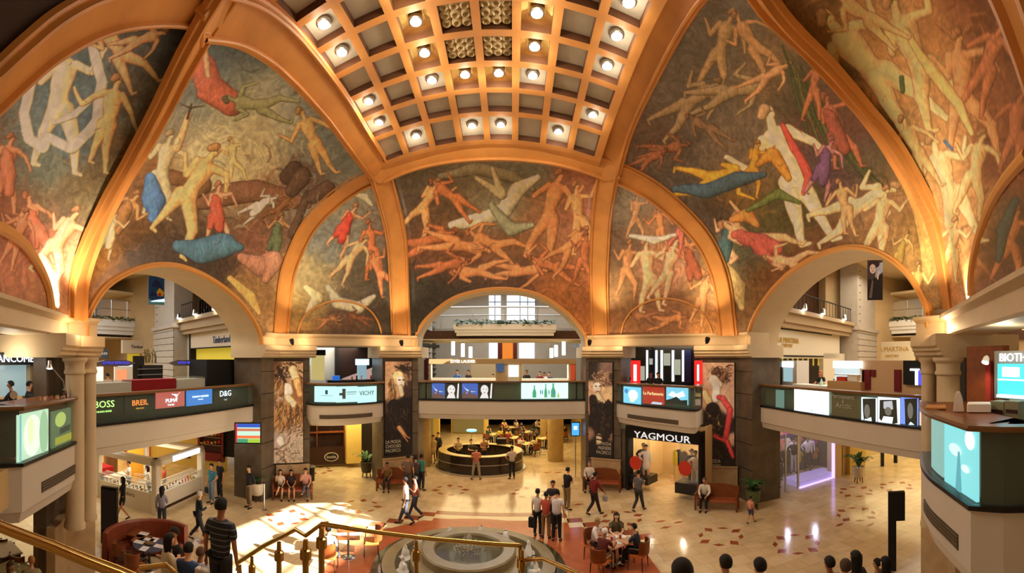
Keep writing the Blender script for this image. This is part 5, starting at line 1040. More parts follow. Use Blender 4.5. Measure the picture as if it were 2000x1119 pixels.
# right bridge
t, P, z0, z1 = lit('backlit_display', 'large bright white lit panel at the left of the right bridge', PR, 1548, 1614, .08, E_(235, 252, 255, 1.7), 763, 806)
deco(t, P, z0, z1, None, [(E_(225, 225, 230, 1.1), [(.3, .1), (.36, .3), (.4, .7), (.44, .7), (.4, .3), (.42, .1)]), (E_(190, 220, 210, 1.0), ell(.56, .12, .05, .04))])
t, P, z0, z1 = lit('olive_panel', 'olive panel with pale lettering in the middle of the right bridge', PR, 1621, 1675, .08, mat('olive print', srgb(112, 104, 64), .4), 765, 815)
wt = mat('pale letters', srgb(206, 200, 180), .5); ltext(t, P, z0, z1, 'Permanent', .24, wt, .42, .80, 1.1); ltext(t, P, z0, z1, '&', .16, wt, .45, .60); ltext(t, P, z0, z1, 'Arctic', .26, wt, .47, .44, 1.2)
k_ = [E_(46, 46, 44, .7), E_(28, 26, 26, .7)]
for i, (x0, x1, lab) in enumerate(((1679, 1708, 'black and white face picture, leftmost of the three on the right bridge'), (1711, 1753, 'bright framed picture of light hair, middle of the three on the right bridge'), (1756, 1789, 'dark portrait with blue lit edge, rightmost on the right bridge'))):
    t, P, z0, z1 = lit('lit_picture', lab, PR, x0, x1, .08, (GW, E_(230, 240, 255, 1.4), E_(110, 140, 235, 1.1))[i], 777, 830, 'picture')
    hair_, face_ = mat('photo black', srgb(20, 18, 18), .5), E_(150, 140, 130, .45)
    if i == 0: pol = [(hair_, [(.12, .95), (1, 1), (1, .0), (.78, .0), (.7, .3), (.2, .15), (.14, .5)]), (face_, ell(.42, .5, .2, .26)), (GW, [(.1, 0), (.3, .22), (.5, .15), (.62, .25), (.75, 0)])]
    elif i == 1: pol = [(hair_, [(.12, .9), (.9, .95), (.95, .1), (.7, .05), (.75, .3), (.3, .3), (.2, .1), (.1, .2)]), (E_(200, 200, 205, .8), [(.3, .85), (.7, .9), (.75, .6), (.5, .5), (.3, .6)]), (face_, ell(.52, .5, .16, .16))]
    else: pol = [(hair_, [(.25, .95), (1, 1), (1, .0), (.3, .0), (.28, .5)]), (face_, ell(.6, .52, .17, .3)), (GW, [(.5, 0), (.62, .12), (.85, .02)])]
    deco(t, P, z0, z1, None, pol)
lit('backlit_display', 'sliver of orange lit picture at the right end of the right bridge', PR, 1793, 1801, .08, E_(240, 200, 170, 1.0), 783, 832)
lit('backlit_display', 'pale teal strip at the left end of the right bridge', PR, 1512, 1527, .08, E_(110, 150, 136, .6), 762, 796)
# near left and near right
t, P, z0, z1 = lit('backlit_display', 'large pale green glowing panel on the nearest left balcony', PNL, 45, 102, .10, E_(190, 225, 190, .9), 805, 893)
deco(t, P, z0, z1, None, [(E_(225, 245, 215, 1.0), ell(.42, .5, .30, .46)), (E_(165, 205, 160, .8), ell(.8, .5, .16, .5)), (E_(236, 242, 190, .9), ell(.35, .62, .10, .30)), (E_(120, 190, 190, .9), [(0, 0), (.06, 0), (.06, 1), (0, 1)])])
t, P, z0, z1 = lit('backlit_display', 'darker green and yellow panel right of the large pale green one', PNL, 109, 150, .10, E_(96, 120, 84, .6), 800, 872)
deco(t, P, z0, z1, None, [(E_(190, 210, 110, .7), ell(.35, .75, .25, .2)), (E_(180, 180, 60, .6), [(.1, .1), (.9, .1), (.9, .3), (.1, .3)]), (E_(60, 70, 60, .5), [(.3, .35), (.8, .38), (.8, .55), (.3, .5)])])
t, P, z0, z1 = lit('backlit_display', 'big glowing turquoise display on the nearest right balcony', PNR, 1832, 1893, .12, E_(128, 212, 214, 1.0), 822, 975)
deco(t, P, z0, z1, None, [(E_(200, 240, 236, 1.1), ell(.4, .6, .2, .08)), (E_(210, 244, 240, 1.1), ell(.72, .42, .12, .05)), (E_(90, 170, 178, .9), [(.42, .1), (.5, .6), (.56, .6), (.62, .12), (.55, .06)]), (E_(225, 250, 246, 1.2), ell(.85, .8, .14, .12))])
lit('backlit_display', 'paler turquoise panel at the far end of the nearest right balcony', PNR, 1807, 1830, .12, E_(140, 190, 180, .8), 815, 925)
t, P, z0, z1 = lit('sign_board', 'dark return panel with dim letters at the right edge', PNR, 1913, 2090, .10, mat('dark olive', srgb(52, 48, 38), .4), 834, 1000); edge_text(t, P, z0, z1, 'BIOTHERM', 1945, 'LEFT', .74)
t, P, z0, z1 = lit('sign_board', 'dark return panel at the left edge of the nearest left balcony', PNL, -120, 39, .10, mat('dark olive', srgb(52, 48, 38), .4), 800, 897); edge_text(t, P, z0, z1, 'LANCÔME', 20, 'RIGHT', .42)
# ---------------------------------------------------------------- posters on the piers
def poster(lab, P, x0, y0, x1, y1, seed, blobs, st, body=None, tp=(0, 0)):
    P0 = np.array([tuple(atd(x, y, 1)) for x, y in ((x0, y1), (x1, y1), (x0, y0), (x1, y0))])
    a, b, z0, z1 = P.rc(x0, y0, x1, y1, -.1)
    t = thing('fashion_poster', lab, 'poster', P.M @ Vector(((a + b) / 2, -.08, z0)))
    k = MB(); k.box((a - .03, -.10, z0 - .03), (b + .03, .01, z1 + .03), P.M); k.build('frame', M_DARK, t, world=True)
    nu, nv = 60, 190; G_ = np.array([[tuple(P.M @ Vector((a + (b - a) * i / (nu - 1), -.105, z0 + (z1 - z0) * j / (nv - 1)))) for i in range(nu)] for j in range(nv)])
    o = patch(G_, 'print', M_POST, paint(G_, blobs, st, seed, 1.0, .25)); o.parent = t; o.location = -t.location
    if body:
        tx_ = P.at(tp[0], tp[1], -.11); L_ = body.split('\n')
        for i, ln in enumerate(L_): text(ln, .23, wt, P.M @ Matrix.Translation((tx_.x, -.112, tx_.z - i * .22)), 'lettering', t, ext=.003, align='LEFT' if tp[0] in (753, 1373) else 'RIGHT', sx=.8)
    return t
M_POST = fresco_mat(); M_POST.name = 'poster print'
PP1 = Pl(V1L, toward(V1L, V2L, 1.62)); PP2 = Pl(toward(V2L, V1L, 1.55), V2L); PP3 = Pl(V2R, toward(V2R, V1R, 1.55)); PP4 = Pl(toward(V1R, V2R, 1.75), V1R)
def fur(cx, cy, w_, h, n, cols, L=7, r=.9, seed=1, ang=1.2, spread=.7):
    rr = random.Random(seed); out = []
    for _ in range(n):
        x, y, a = cx + rr.uniform(-w_, w_), cy + rr.uniform(-h, h), ang + rr.uniform(-spread, spread); l = L * rr.uniform(.6, 1.2); x2, y2 = x + math.cos(a) * l, y + math.sin(a) * l
        out.append(('G', [(x, y, r, x2, y2, r * .5), (x2, y2, r * .5, x2 + math.cos(a + .6) * l * .6, y2 + math.sin(a + .6) * l * .6, r * .3)], rr.choice(cols)))
    return out
GOLDS = [(226, 180, 120), (190, 136, 80), (150, 98, 56), (110, 70, 42), (206, 156, 98)]; LACE = [(236, 216, 196), (206, 176, 150), (120, 88, 70), (226, 200, 176)]; BLKS = [(60, 46, 42), (34, 28, 28), (16, 13, 14), (84, 62, 50)]
sk1, sk2 = (226, 170, 120), (240, 200, 160)
poster('tall poster of a woman in golden fur coat and feathered hat, left pier', PP1, 533, 706, 592, 904, 11, [(540, 730, 14, (110, 74, 46)), (570, 725, 14, (196, 150, 110)), (585, 760, 12, (150, 96, 56)), (538, 780, 12, (176, 150, 130)), (560, 810, 18, (190, 130, 80)), (585, 820, 14, (170, 112, 66)), (545, 860, 14, (176, 150, 132)), (575, 870, 16, (190, 160, 136)), (560, 890, 14, (196, 160, 130)), (538, 750, 8, (90, 56, 36))],
    fur(562, 722, 26, 14, 60, [(70, 46, 34), (120, 84, 60), (220, 180, 136), (40, 26, 20)], 9, 1.6, 1, .9, 1.2) + [(543, 718, 3, 566, 762, 2.4, (50, 30, 22)), (572, 722, 9, 578, 738, 8, (230, 190, 140)), (580, 745, 8, 586, 770, 6, (206, 150, 96)), (560, 758, 11, 563, 765, 10, (250, 226, 190)), (552, 748, 4, 550, 770, 5, (120, 70, 40)), (562, 775, 3, 565, 776, 2, (150, 60, 50)), (563, 776, 7, 574, 790, 8, (244, 200, 150)), (548, 860, 9, 550, 866, 8, (200, 184, 170))] + fur(563, 812, 27, 26, 150, GOLDS, 10, 1.4, 2, 1.6, .5) + fur(544, 765, 9, 22, 40, GOLDS, 9, 1.3, 3, 1.7, .5) + fur(576, 855, 14, 24, 80, LACE, 6, 1.2, 4, .4, 2) + fur(560, 888, 26, 14, 70, LACE, 7, 1.3, 5, .2, 1.2), 'LA MODA\nPREFIERE\n2009', (590, 880))
poster('tall poster of a blonde woman in black with feathers, left of centre arch', PP2, 752, 706, 804, 887, 12, [(760, 720, 14, (196, 150, 110)), (790, 720, 12, (150, 110, 84)), (758, 760, 12, (206, 160, 116)), (800, 760, 8, (60, 40, 34)), (775, 820, 22, (26, 20, 20)), (795, 800, 12, (22, 18, 20)), (760, 850, 14, (26, 20, 20)), (790, 870, 14, (28, 22, 20)), (757, 800, 8, (70, 50, 40))],
    fur(786, 722, 16, 9, 26, [(50, 34, 30), (110, 84, 66), (30, 22, 20)], 9, 1.2, 6, .3, 1.5) + fur(778, 738, 13, 8, 40, GOLDS, 8, 1.2, 7, 1.2, .9) + [(772, 716, 1.5, 790, 724, 1.5, (40, 26, 24)), (784, 714, 2, 796, 722, 3, (40, 26, 24)), (778, 736, 12, 780, 742, 12, (226, 180, 120)),  (782, 742, 8.5, 783, 750, 7.5, (250, 226, 196)), (779, 742, 1.5, 782, 742, 1, (40, 24, 24)), (787, 742, 1.5, 789, 742, 1, (40, 24, 24)), (782, 753, 2, 785, 753, 1.5, (160, 60, 50)), (782, 756, 5, 784, 770, 5, (240, 196, 150)), *fur(766, 762, 7, 24, 50, GOLDS, 10, 1.3, 8, 1.6, .4), (770, 792, 13, 784, 850, 17, (24, 19, 20)), *fur(780, 830, 20, 36, 60, BLKS, 7, 1.1, 9, 1.2, .9), (780, 836, 5, 790, 850, 4, (206, 140, 96)), (790, 850, 1.6, 800, 856, 1.4, (206, 140, 96)), (788, 852, 1.6, 796, 862, 1.4, (206, 140, 96))], 'LA MODA\nCHOOSES\nPACIFICO', (753, 864))
poster('tall poster of a pale woman in long black dress, right of the centre arch', PP3, 1147, 708, 1196, 892, 13, [(1155, 720, 12, (50, 40, 38)), (1180, 722, 12, (130, 100, 86)), (1192, 740, 10, (60, 40, 34)), (1152, 760, 10, (206, 160, 120)), (1190, 770, 10, (226, 180, 130)), (1150, 800, 8, (196, 140, 104)), (1175, 820, 18, (30, 22, 22)), (1192, 850, 8, (150, 104, 80)), (1150, 850, 8, (176, 124, 96)), (1165, 870, 16, (20, 16, 18)), (1192, 880, 12, (24, 18, 18))],
    fur(1172, 738, 14, 11, 70, [(206, 156, 120), (150, 100, 70), (120, 80, 60), (226, 180, 140)], 7, 1.2, 11, .8, 1.4) + [ (1166, 754, 8.5, 1167, 762, 7, (250, 216, 180)), (1163, 754, 1.4, 1165, 754, 1, (50, 26, 24)), (1171, 754, 1.4, 1173, 754, 1, (50, 26, 24)), (1166, 766, 2.4, 1169, 766, 2, (170, 50, 44)), (1168, 770, 5, 1176, 786, 7, (240, 190, 146)), (1158, 778, 7, 1160, 820, 7, (26, 18, 20)), (1160, 820, 6, 1168, 850, 5, (26, 18, 20)), (1188, 790, 7, 1188, 840, 9, (26, 18, 20)), (1174, 800, 13, 1176, 850, 14, (24, 18, 20)), (1170, 852, 6, 1170, 862, 6, (240, 190, 146)), (1166, 850, 1.5, 1176, 852, 1.5, (24, 18, 18)), (1166, 858, 1.3, 1176, 860, 1.3, (24, 18, 18))] + fur(1174, 815, 16, 34, 70, BLKS + [(120, 84, 60)], 6, 1.0, 12, 1.2, 1), 'LA MODA\nPREFIERE\nPACIFICO', (1194, 868))
poster('tall poster of a woman with raised face and long red gloves on the right pier', PP4, 1372, 708, 1434, 928, 14, [(1380, 730, 16, (214, 170, 136)), (1425, 730, 14, (206, 160, 130)), (1376, 780, 12, (190, 140, 100)), (1425, 790, 12, (206, 160, 124)), (1395, 830, 20, (44, 32, 30)), (1428, 860, 8, (206, 156, 124)), (1395, 890, 22, (24, 18, 20)), (1420, 915, 14, (22, 18, 18)), (1376, 850, 10, (60, 44, 40)), (1375, 915, 10, (30, 24, 22))],
    fur(1406, 728, 15, 13, 70, [(130, 88, 66), (90, 60, 46), (170, 124, 92), (70, 46, 36)], 8, 1.2, 13, .8, 1.6) + [ (1394, 728, 5, 1400, 724, 6, (96, 62, 46)), (1410, 740, 5, 1418, 728, 4, (130, 90, 66)), (1394, 742, 10, 1402, 752, 10, (250, 220, 186)), (1400, 758, 8, 1398, 778, 8, (255, 244, 226)), (1376, 768, 7, 1384, 784, 8, (226, 170, 120)), (1392, 800, 14, 1396, 850, 16, (34, 24, 24)), (1404, 776, 5, 1412, 778, 5, (196, 60, 60)), (1412, 778, 6, 1426, 800, 6, (206, 70, 70)), (1426, 800, 6, 1418, 852, 6, (196, 60, 62)), (1370, 842, 5, 1398, 852, 5, (206, 60, 58)), (1398, 852, 5, 1420, 862, 5, (200, 58, 58)), (1420, 862, 5, 1432, 892, 4, (196, 56, 56)), (1396, 880, 18, 1402, 915, 20, (22, 16, 18)), (1386, 812, 2, 1392, 818, 1.5, (206, 160, 96)), (1402, 824, 2, 1404, 830, 1.5, (226, 190, 130))] + fur(1392, 826, 15, 30, 60, BLKS + [(150, 110, 76)], 6, 1.0, 14, 1.2, 1) + fur(1402, 900, 22, 24, 60, BLKS, 7, 1.0, 15, 1.2, 1), 'LA MODA\nCHOOSES\nPACIFICO', (1373, 900))
lamp('SPOT', 'poster_spot', ad(560, 18.2, 6.9), 60, (1, .85, .62), .04, aim=tuple(ad(563, 19.6, 5.0)), spot=.7, blend=.8)
for x, d, dz, e in ((782, 21.0, 5.1, 60), (1170, 20.8, 4.9, 60), (1403, 18.3, 5.0, 90)): lamp('SPOT', 'poster_spot', ad(x, d - 1.3, 6.85), e, (1, .85, .62), .04, aim=tuple(ad(x, d, dz)), spot=.8, blend=.8)
for P_, nm in ((PP1, 'trim_plinth_1'), (PP2, 'trim_plinth_2'), (PP3, 'trim_plinth_3'), (PP4, 'trim_plinth_4')):
    k = MB(); L_ = 1.75 if P_ is PP4 else 1.6; k.box((.02, -.14, 0), (L_ - .02, 0, 1.38), P_.M); k.box((0, -.18, 1.36), (L_, 0, 1.42), P_.M); struct(k, nm, M_PLINTH)
# ---------------------------------------------------------------- ground floor
PG = Pl((-8.9, 25.3), (-5.2, 27.3)); PGR = Pl((3.6, 21.8), (9.6, 19.6))
def front(nm, lab, P, x0, y0, x1, y1, parts, cat='store'):
    a, b, z0, z1 = P.rc(x0, y0, x1, y1); t = thing(nm, lab, cat, P.M @ Vector(((a + b) / 2, 0, 0)))
    for pn, m, rs in parts:
        for r in rs:
            k = MB(); P.box(k, *r); k.build(pn, m, t, world=True)
    return t
PI_ = Pl(tuple(ad(560, 24.5, 0)[:2]), tuple(ad(740, 25.5, 0)[:2]))
t = front('glazed_kiosk', 'dark brown glazed shop front with oval emblem behind the left corner bay', PI_, 575, 835, 677, 905, [('base_wall', mat('dark walnut', srgb(52, 26, 16), .35), [(575, 873, 677, 908, 0, .4)]), ('glazing', mat('dark reflecting glass', srgb(34, 20, 14), .08), [(575, 832, 677, 873, .1, .2)]), ('mullion', M_WOOD, [(575, 843, 677, 846, -.02, .2), (597, 832, 599, 873, -.02, .2), (618, 832, 620, 873, -.02, .2), (672, 832, 677, 873, -.02, .3)])])
c = PI_.at(647, 892); k = MB(); k.lathe([(.42, 0), (.42, .02), (.38, .02), (.38, .01), (.01, .01)], (0, 0, 0), 28, PI_.M @ Matrix.Translation((c.x, -.02, c.z)) @ Matrix.Rotation(PI / 2, 4, 'X') @ Matrix.Scale(.62, 4, (0, 1, 0))); k.build('oval_emblem', [mat('emblem cream', srgb(220, 206, 176), .5)], t, world=True)
k = MB(); k.lathe([(.37, 0), (.01, 0)], (0, 0, 0), 28, PI_.M @ Matrix.Translation((c.x, -.045, c.z)) @ Matrix.Rotation(PI / 2, 4, 'X') @ Matrix.Scale(.60, 4, (0, 1, 0)), cap=False); k.build('emblem_field', M_BLK, t, world=True)
text('Inside', .24, wt, PI_.M @ Matrix.Translation((c.x, -.06, c.z)), 'lettering', t)
mb = MB(); PI_.box(mb, 677, 826, 706, 905, -.4, 1.2); PI_.box(mb, 555, 820, 576, 910, -.2, 1.0); mb.box((-16, 28, 0), (-5.5, 28.4, 3.6)); struct(mb, 'wall_ground_left', M_YEL)
mb = MB(); PI_.box(mb, 706, 826, 740, 900, .8, 1.2); struct(mb, 'wall_ground_shop', mat('dark shop', srgb(44, 34, 26), .6))
# left ground: yellow wall, red shop
PGL = Pl((-22.5, 17.2), (-11.6, 19.4))
mb = MB(); mb.box((-8, 0, 0), (7.6, .4, 3.5), PGL.M); struct(mb, 'wall_ground_west', M_YEL)
t = front('store_facade', 'dark red shop window with small goods on shelves beside the left pier', PGL, 388, 838, 435, 892, [('frame', mat('dark red', srgb(120, 18, 18), .4), [(386, 832, 390, 902, -.25, 0), (432, 828, 436, 894, -.25, 0), (386, 884, 436, 900, -.25, 0), (386, 830, 436, 840, -.25, 0)]), ('back', mat('red dark back', srgb(60, 14, 14), .6), [(388, 836, 434, 888, -.06, 0)]), ('shelf', mat('shelf', srgb(150, 120, 90), .4), [(390, 853, 432, 854.5, -.22, 0), (390, 868, 432, 869.5, -.22, 0)])])
for i in range(12):
    q = PGL.at(393 + (i % 6) * 7, (852 if i < 6 else 867), -.18); k = MB(); k.bev((-.08, -.05, 0), (.08, .05, .10 + .04 * (i % 3)), .01); o = k.build('leather_goods', cm(((214, 196, 160), (170, 130, 60), (190, 60, 40))[i % 3])); o.location = PGL.M @ Vector((q.x, -.16, q.z + .015)); tag(o, 'small leather goods on the shelves of the dark red shop window', 'goods', 'goods in the dark red shop window')
t = front('doorway', 'black shop doorway between the red shop window and the left pier', PGL, 436, 832, 466, 895, [('opening', M_BLK, [(437, 832, 468, 893, -.1, .0)]), ('frame', M_DARK, [(436, 830, 438, 893, -.2, 0)])], 'doorway')
for (x0, y0, x1, y1, nm, lab, m) in ((344, 855, 351, 869, 'wall_notice', 'small white framed notice on the yellow ground floor wall', M_WHITE), (356, 868, 371, 893, 'wall_niche', 'dark arched niche in the yellow ground floor wall', mat('niche', srgb(50, 36, 26), .6))):
    a, b, z0, z1 = PGL.rc(x0, y0, x1, y1); t = thing(nm, lab, 'wall detail', PGL.M @ Vector(((a + b) / 2, 0, z0))); k = MB()
    if 'niche' in nm: k.prism([(a, z0)], 0, 0) if 0 else k.add([PGL.M @ Vector((a + (b - a) * u, yy, z0 + (z1 - z0) * v)) for yy in (-.08, 0) for u, v in ((0, 0), (1, 0), (1, .7), (.8, .92), (.5, 1), (.2, .92), (0, .7))], [(0, 1, 2, 3, 4, 5, 6), (13, 12, 11, 10, 9, 8, 7)] + [(i, (i + 1) % 7, (i + 1) % 7 + 7, i + 7) for i in range(7)])
    else: k.box((a, -.05, z0), (b, 0, z1), PGL.M)
    k.build('panel', m, t, world=True)
mb = MB()
q = PGL.at(215, 850)
struct(MB().lathe([(.38, 0), (.36, 3.4)], tuple(ad(216, 22.5, 0)), 20), 'wall_column_ground_left', mat('brown marble', srgb(150, 110, 70), .4), True)
t = front('store_facade', 'red lit shop far behind the white kiosk', PGL, 240, 850, 305, 900, [('interior', [mat('red interior', srgb(130, 30, 18), .5, emit=srgb(180, 50, 20), es=.35), E_(240, 190, 90, 1.2)], [(240, 848, 262, 890, -.2, 0, 0), (264, 850, 290, 890, -.2, 0, 0), (246, 856, 252, 870, -.25, -.2, 1), (254, 866, 259, 880, -.25, -.2, 1)])])
k = MB(); k.bev((-.5, -.35, 0), (.5, .35, .95), .03); p = fl(200, 945); o = k.build('red_counter', cm((190, 24, 18))); o.location = p; tag(o, 'small red display counter at the far left of the ground floor', 'counter')
k = MB(); p = fl(214, 1062); p.z = 0; o = thing('sign_totem', 'black upright totem standing left of the walking woman', 'totem', p, .5); k.bev((-.30, -.08, 0), (.30, .08, 1.95), .01); k.build('body', M_DARK, o); k = MB(); k.box((-.26, -.085, .5), (.26, -.08, 1.85)); k.build('face', mat('dark grey face', srgb(58, 56, 60), .3), o)
k = MB(); p = fl(1762, 1120) + Vector((0, .3, 0)); o = thing('sign_totem', 'black totem with square head in front of the right pier', 'totem', (p.x, p.y, 0), -.8); k.bev((-.18, -.06, 0), (.06, .06, 2.3), .01); k.build('post', M_BLK, o); k = MB(); k.bev((-.18, -.08, 1.5), (.32, .08, 2.35), .01); k.build('head', M_BLK, o)
# white jewellery kiosk
kN, kR, kL = fl(306, 1008), fl(393, 966), fl(224, 962)
u = (kR - kN); w_ = (kL - kN); s_ = 3.7; u = u.normalized(); w_ = Vector((-u.y, u.x, 0)); w_ = w_ if w_.dot(kL - kN) > 0 else -w_
MK = Matrix(((u.x, w_.x, 0, kN.x), (u.y, w_.y, 0, kN.y), (0, 0, 1, 0), (0, 0, 0, 1)))
t = thing('jewellery_kiosk', 'white open framed kiosk with glass counters full of jewellery on the left', 'kiosk', kN + u * s_ / 2 + w_ * s_ / 2)
M_KW = mat('kiosk white', srgb(232, 222, 200), .4)
k = MB(); H = 2.25; c_ = .30
for (a, b) in ((0, 0), (s_ - c_, 0), (0, s_ - c_), (s_ - c_, s_ - c_)): k.bev((a, b, 0), (a + c_, b + c_, H - .2), .04, MK)
for lo, hi in (((0, 0, H - .28), (s_, .42, H)), ((0, s_ - .42, H - .28), (s_, s_, H)), ((0, 0, H - .28), (.42, s_, H)), ((s_ - .42, 0, H - .28), (s_, s_, H))): k.bev(lo, hi, .10, MK)
k.build('frame', M_KW, t, world=True)
k = MB()
for lo, hi in (((.1, .06, 0), (s_ - .1, .55, .82)), ((.06, .1, 0), (.55, s_ - .1, .82)), ((.1, s_ - .5, 0), (s_ - .1, s_ - .06, .82))): k.box(lo, hi, MK)
k.build('counter', M_KW, t, world=True)
k = MB(); k.box((.1, .05, .10), (s_ - .1, .056, .22), MK); k.build('kick_strip', M_WOODD, t, world=True)
k = MB()
for lo, hi in (((.3, .07, .83), (s_ - .3, .54, 1.12)), ((.07, .3, .83), (.54, s_ - .3, 1.12))): k.box(lo, hi, MK)
k.build('glass_case', M_CLEAR, t, world=True)
k = MB()
for lo, hi in (((.3, .05, 1.12), (s_ - .3, .08, 1.15)), ((.05, .3, 1.12), (.08, s_ - .3, 1.15)), ((.3, .52, 1.12), (s_ - .3, .55, 1.15)), ((.52, .3, 1.12), (.55, s_ - .3, 1.15))): k.box(lo, hi, MK)
k.build('case_edge', M_KW, t, world=True)
k = MB(); k.box((s_ * .30, -.02, H - .27), (s_ * .86, .0, H - .04), MK); k.build('light_panel', E_(230, 245, 255, 1.6), t, world=True)
text('isadora', .26, mat('kiosk letters', srgb(120, 90, 60), .5), MK @ Matrix.Translation((0, 1.5, .62)) @ Matrix.Rotation(-PI / 2, 4, 'Z') @ Matrix.Translation((0, -.07, 0)), 'lettering', t)
rr = random.Random(9); JC = ((206, 206, 210), (190, 150, 70), (70, 66, 70), (190, 60, 50), (230, 226, 220), (60, 90, 110))
jp = []
for i in range(6):
    k = MB()
    if i % 3 == 0: k.lathe([(.05, 0), (.02, .05), (.04, .12), (.015, .15)], (0, 0, 0), 8)
    elif i % 3 == 1: k.bev((-.06, -.04, 0), (.06, .04, .07), .01)
    else: k.lathe([(.045, 0), (.05, .03), (.02, .08)], (0, 0, 0), 8)
    jp.append(k)
protos = [None] * 6
for side in (0, 1):
    for i in range(26):
        a = .4 + (s_ - .8) * (i % 13 + .5) / 13; b = .18 + .2 * (i // 13); q = MK @ Vector((a, b, .832) if side == 0 else (b, a, .832)); j = rr.randrange(6)
        if protos[j] is None: o = jp[j].build('jewellery_display', cm(JC[j])); protos[j] = o
        else: o = protos[j].copy(); C.objects.link(o)
        o.location = q; o.rotation_euler = (0, 0, rr.uniform(0, 3)); tag(o, 'small jewellery display piece inside the glass cases of the white kiosk', 'jewellery', 'jewellery in the white kiosk')
lamp('AREA', 'kiosk_light', MK @ Vector((s_ / 2, s_ / 2, 2.2)), 60, (1, .9, .7), 2.4, rot=(0, 0, 0))
person('saleswoman in white blouse inside the left side of the kiosk', MK @ Vector((1.1, 2.5, 0)), 2.6, 'stand', 'fold', 'down', 0, True, 'short', (226, 220, 212), hair='short', h=1.62)
person('saleswoman in white shirt with dark hair bending at the kiosk counter', MK @ Vector((1.0, 1.2, 0)), 2.4, 'stand', 'reach', 'reach', .15, True, 'short', (230, 224, 216), hair='long', h=1.64)
person('child in red top inside the kiosk, low behind the counter', MK @ Vector((2.2, 1.3, 0)), 2.2, 'stand', 'down', 'down', 0, False, 'short', (180, 70, 60), h=1.4, hc=(150, 110, 60))
k = MB(); k.box((1.7, s_ - .56, .3), (2.9, s_ - .52, 2.0), MK); o = k.build('orange_board', mat('amber board', srgb(214, 150, 40), .5)); tag(o, 'amber yellow board inside the white kiosk at the back', 'board')
# centre bar counter
bc = Vector((-1.85, 24.7, 0)); t = thing('round_bar', 'oval dark bar counter with pale top below the centre bridge', 'bar', bc)
M_BAR = mat('dark bar panel', srgb(36, 24, 20), .25, coat=.3); Sx = Matrix.Scale(1.22, 4, (1, 0, 0))
def ringwall(k, r0, r1, z0, z1, n=48):
    k.lathe([(r1, z0), (r1, z1), (r0, z1), (r0, z0)], (0, 0, 0), n, Sx, cap=False)
k = MB(); ringwall(k, 1.75, 2.05, .1, 1.02); k.build('body', M_BAR, t)
k = MB(); ringwall(k, 1.6, 2.0, 1.03, 1.06); k.build('bar_top', mat('pale bar top', srgb(206, 180, 110), .3), t)
k = MB(); ringwall(k, 2.04, 2.07, .58, .62); k.build('steel_band', M_STEEL, t); k = MB(); ringwall(k, 1.7, 2.16, 0, .12); k.build('foot_step', M_STEEL, t)
for i, (dx, dy, lab, kw) in enumerate(((-1.3, .3, 'barman in pale shirt bending behind the left part of the bar', dict(top=(190, 176, 130), lean=.3)), (.2, .4, 'barman in patterned shirt at the middle behind the bar', dict(top=(150, 110, 80))), (-.5, -.4, 'barman in dark clothes inside the bar', dict(top=(50, 46, 44))))):
    person(lab, bc + Vector((dx, dy, 0)), PI + .3 * i, 'stand', 'table', 'table', sleeve='short', h=1.7, **kw)
k = MB(); k.bev((-.3, -.2, 0), (.3, .2, .35), .03); o = k.build('coffee_machine', M_DARK); o.location = bc + Vector((1.2, 1.7, 1.06)); tag(o, 'black coffee machine on the far side of the round bar', 'machine')
k = MB(); k.lathe([(.30, 0), (.34, .05), (.30, .10)], (0, 0, 0), 18); p = atd(921, 842, 26.5); o = thing('lit_sign', 'small oval blue lit sign on the wall above the bar', 'sign', p); k.build('disc', E_(130, 210, 235, 1.2), o, smooth=True); k = MB(); k.tube([(0, 0, 0), (0, 0, -.55), (0, 0, -2.0)], .02, 5); k.build('stand', M_STEEL, o)
# café crowd behind the bar
tc = 0; rr = random.Random(21)
TB = [(1.0, 28.2), (.2, 30.4), (2.2, 30.0), (-1.3, 31.8), (1.2, 32.8), (3.4, 32.6), (-.2, 35), (2.6, 35.4)]
COLS = [(190, 170, 60), (30, 28, 30), (206, 196, 180), (40, 70, 60), (190, 120, 90), (120, 30, 28), (60, 60, 70), (214, 200, 150)]
WH = ['nearest the bar', 'in the second row on the left', 'in the second row on the right', 'far left', 'in the middle of the crowd', 'right of the middle', 'at the very back left', 'at the very back right']
for i, (x, y) in enumerate(TB):
    table((x, y), 'café table behind the round bar, %s' % WH[i], .4, top=cm((214, 190, 130)))
    for j, a in enumerate((.6, 2.3, 4.0, 5.4)):
        if (i + j) % 5 == 4: continue
        q = (x + .78 * math.cos(a), y + .78 * math.sin(a)); f_ = math.atan2(-(x - q[0]), (y - q[1])); side = ('right back', 'left back', 'left front', 'right front')[j]
        chair(q, f_, 'dark café chair, %s of the table %s' % (side, WH[i]), (40, 30, 26))
        cc_ = COLS[(i * 3 + j * 5) % 8]; person('café guest, %s seat, table %s' % (side, WH[i]), q, f_, 'sit', 'table', 'table' if j % 2 else 'face', .12, j % 2 == 0, 'short', cc_, hair='long' if j % 3 == 0 else 'short', simple=True)
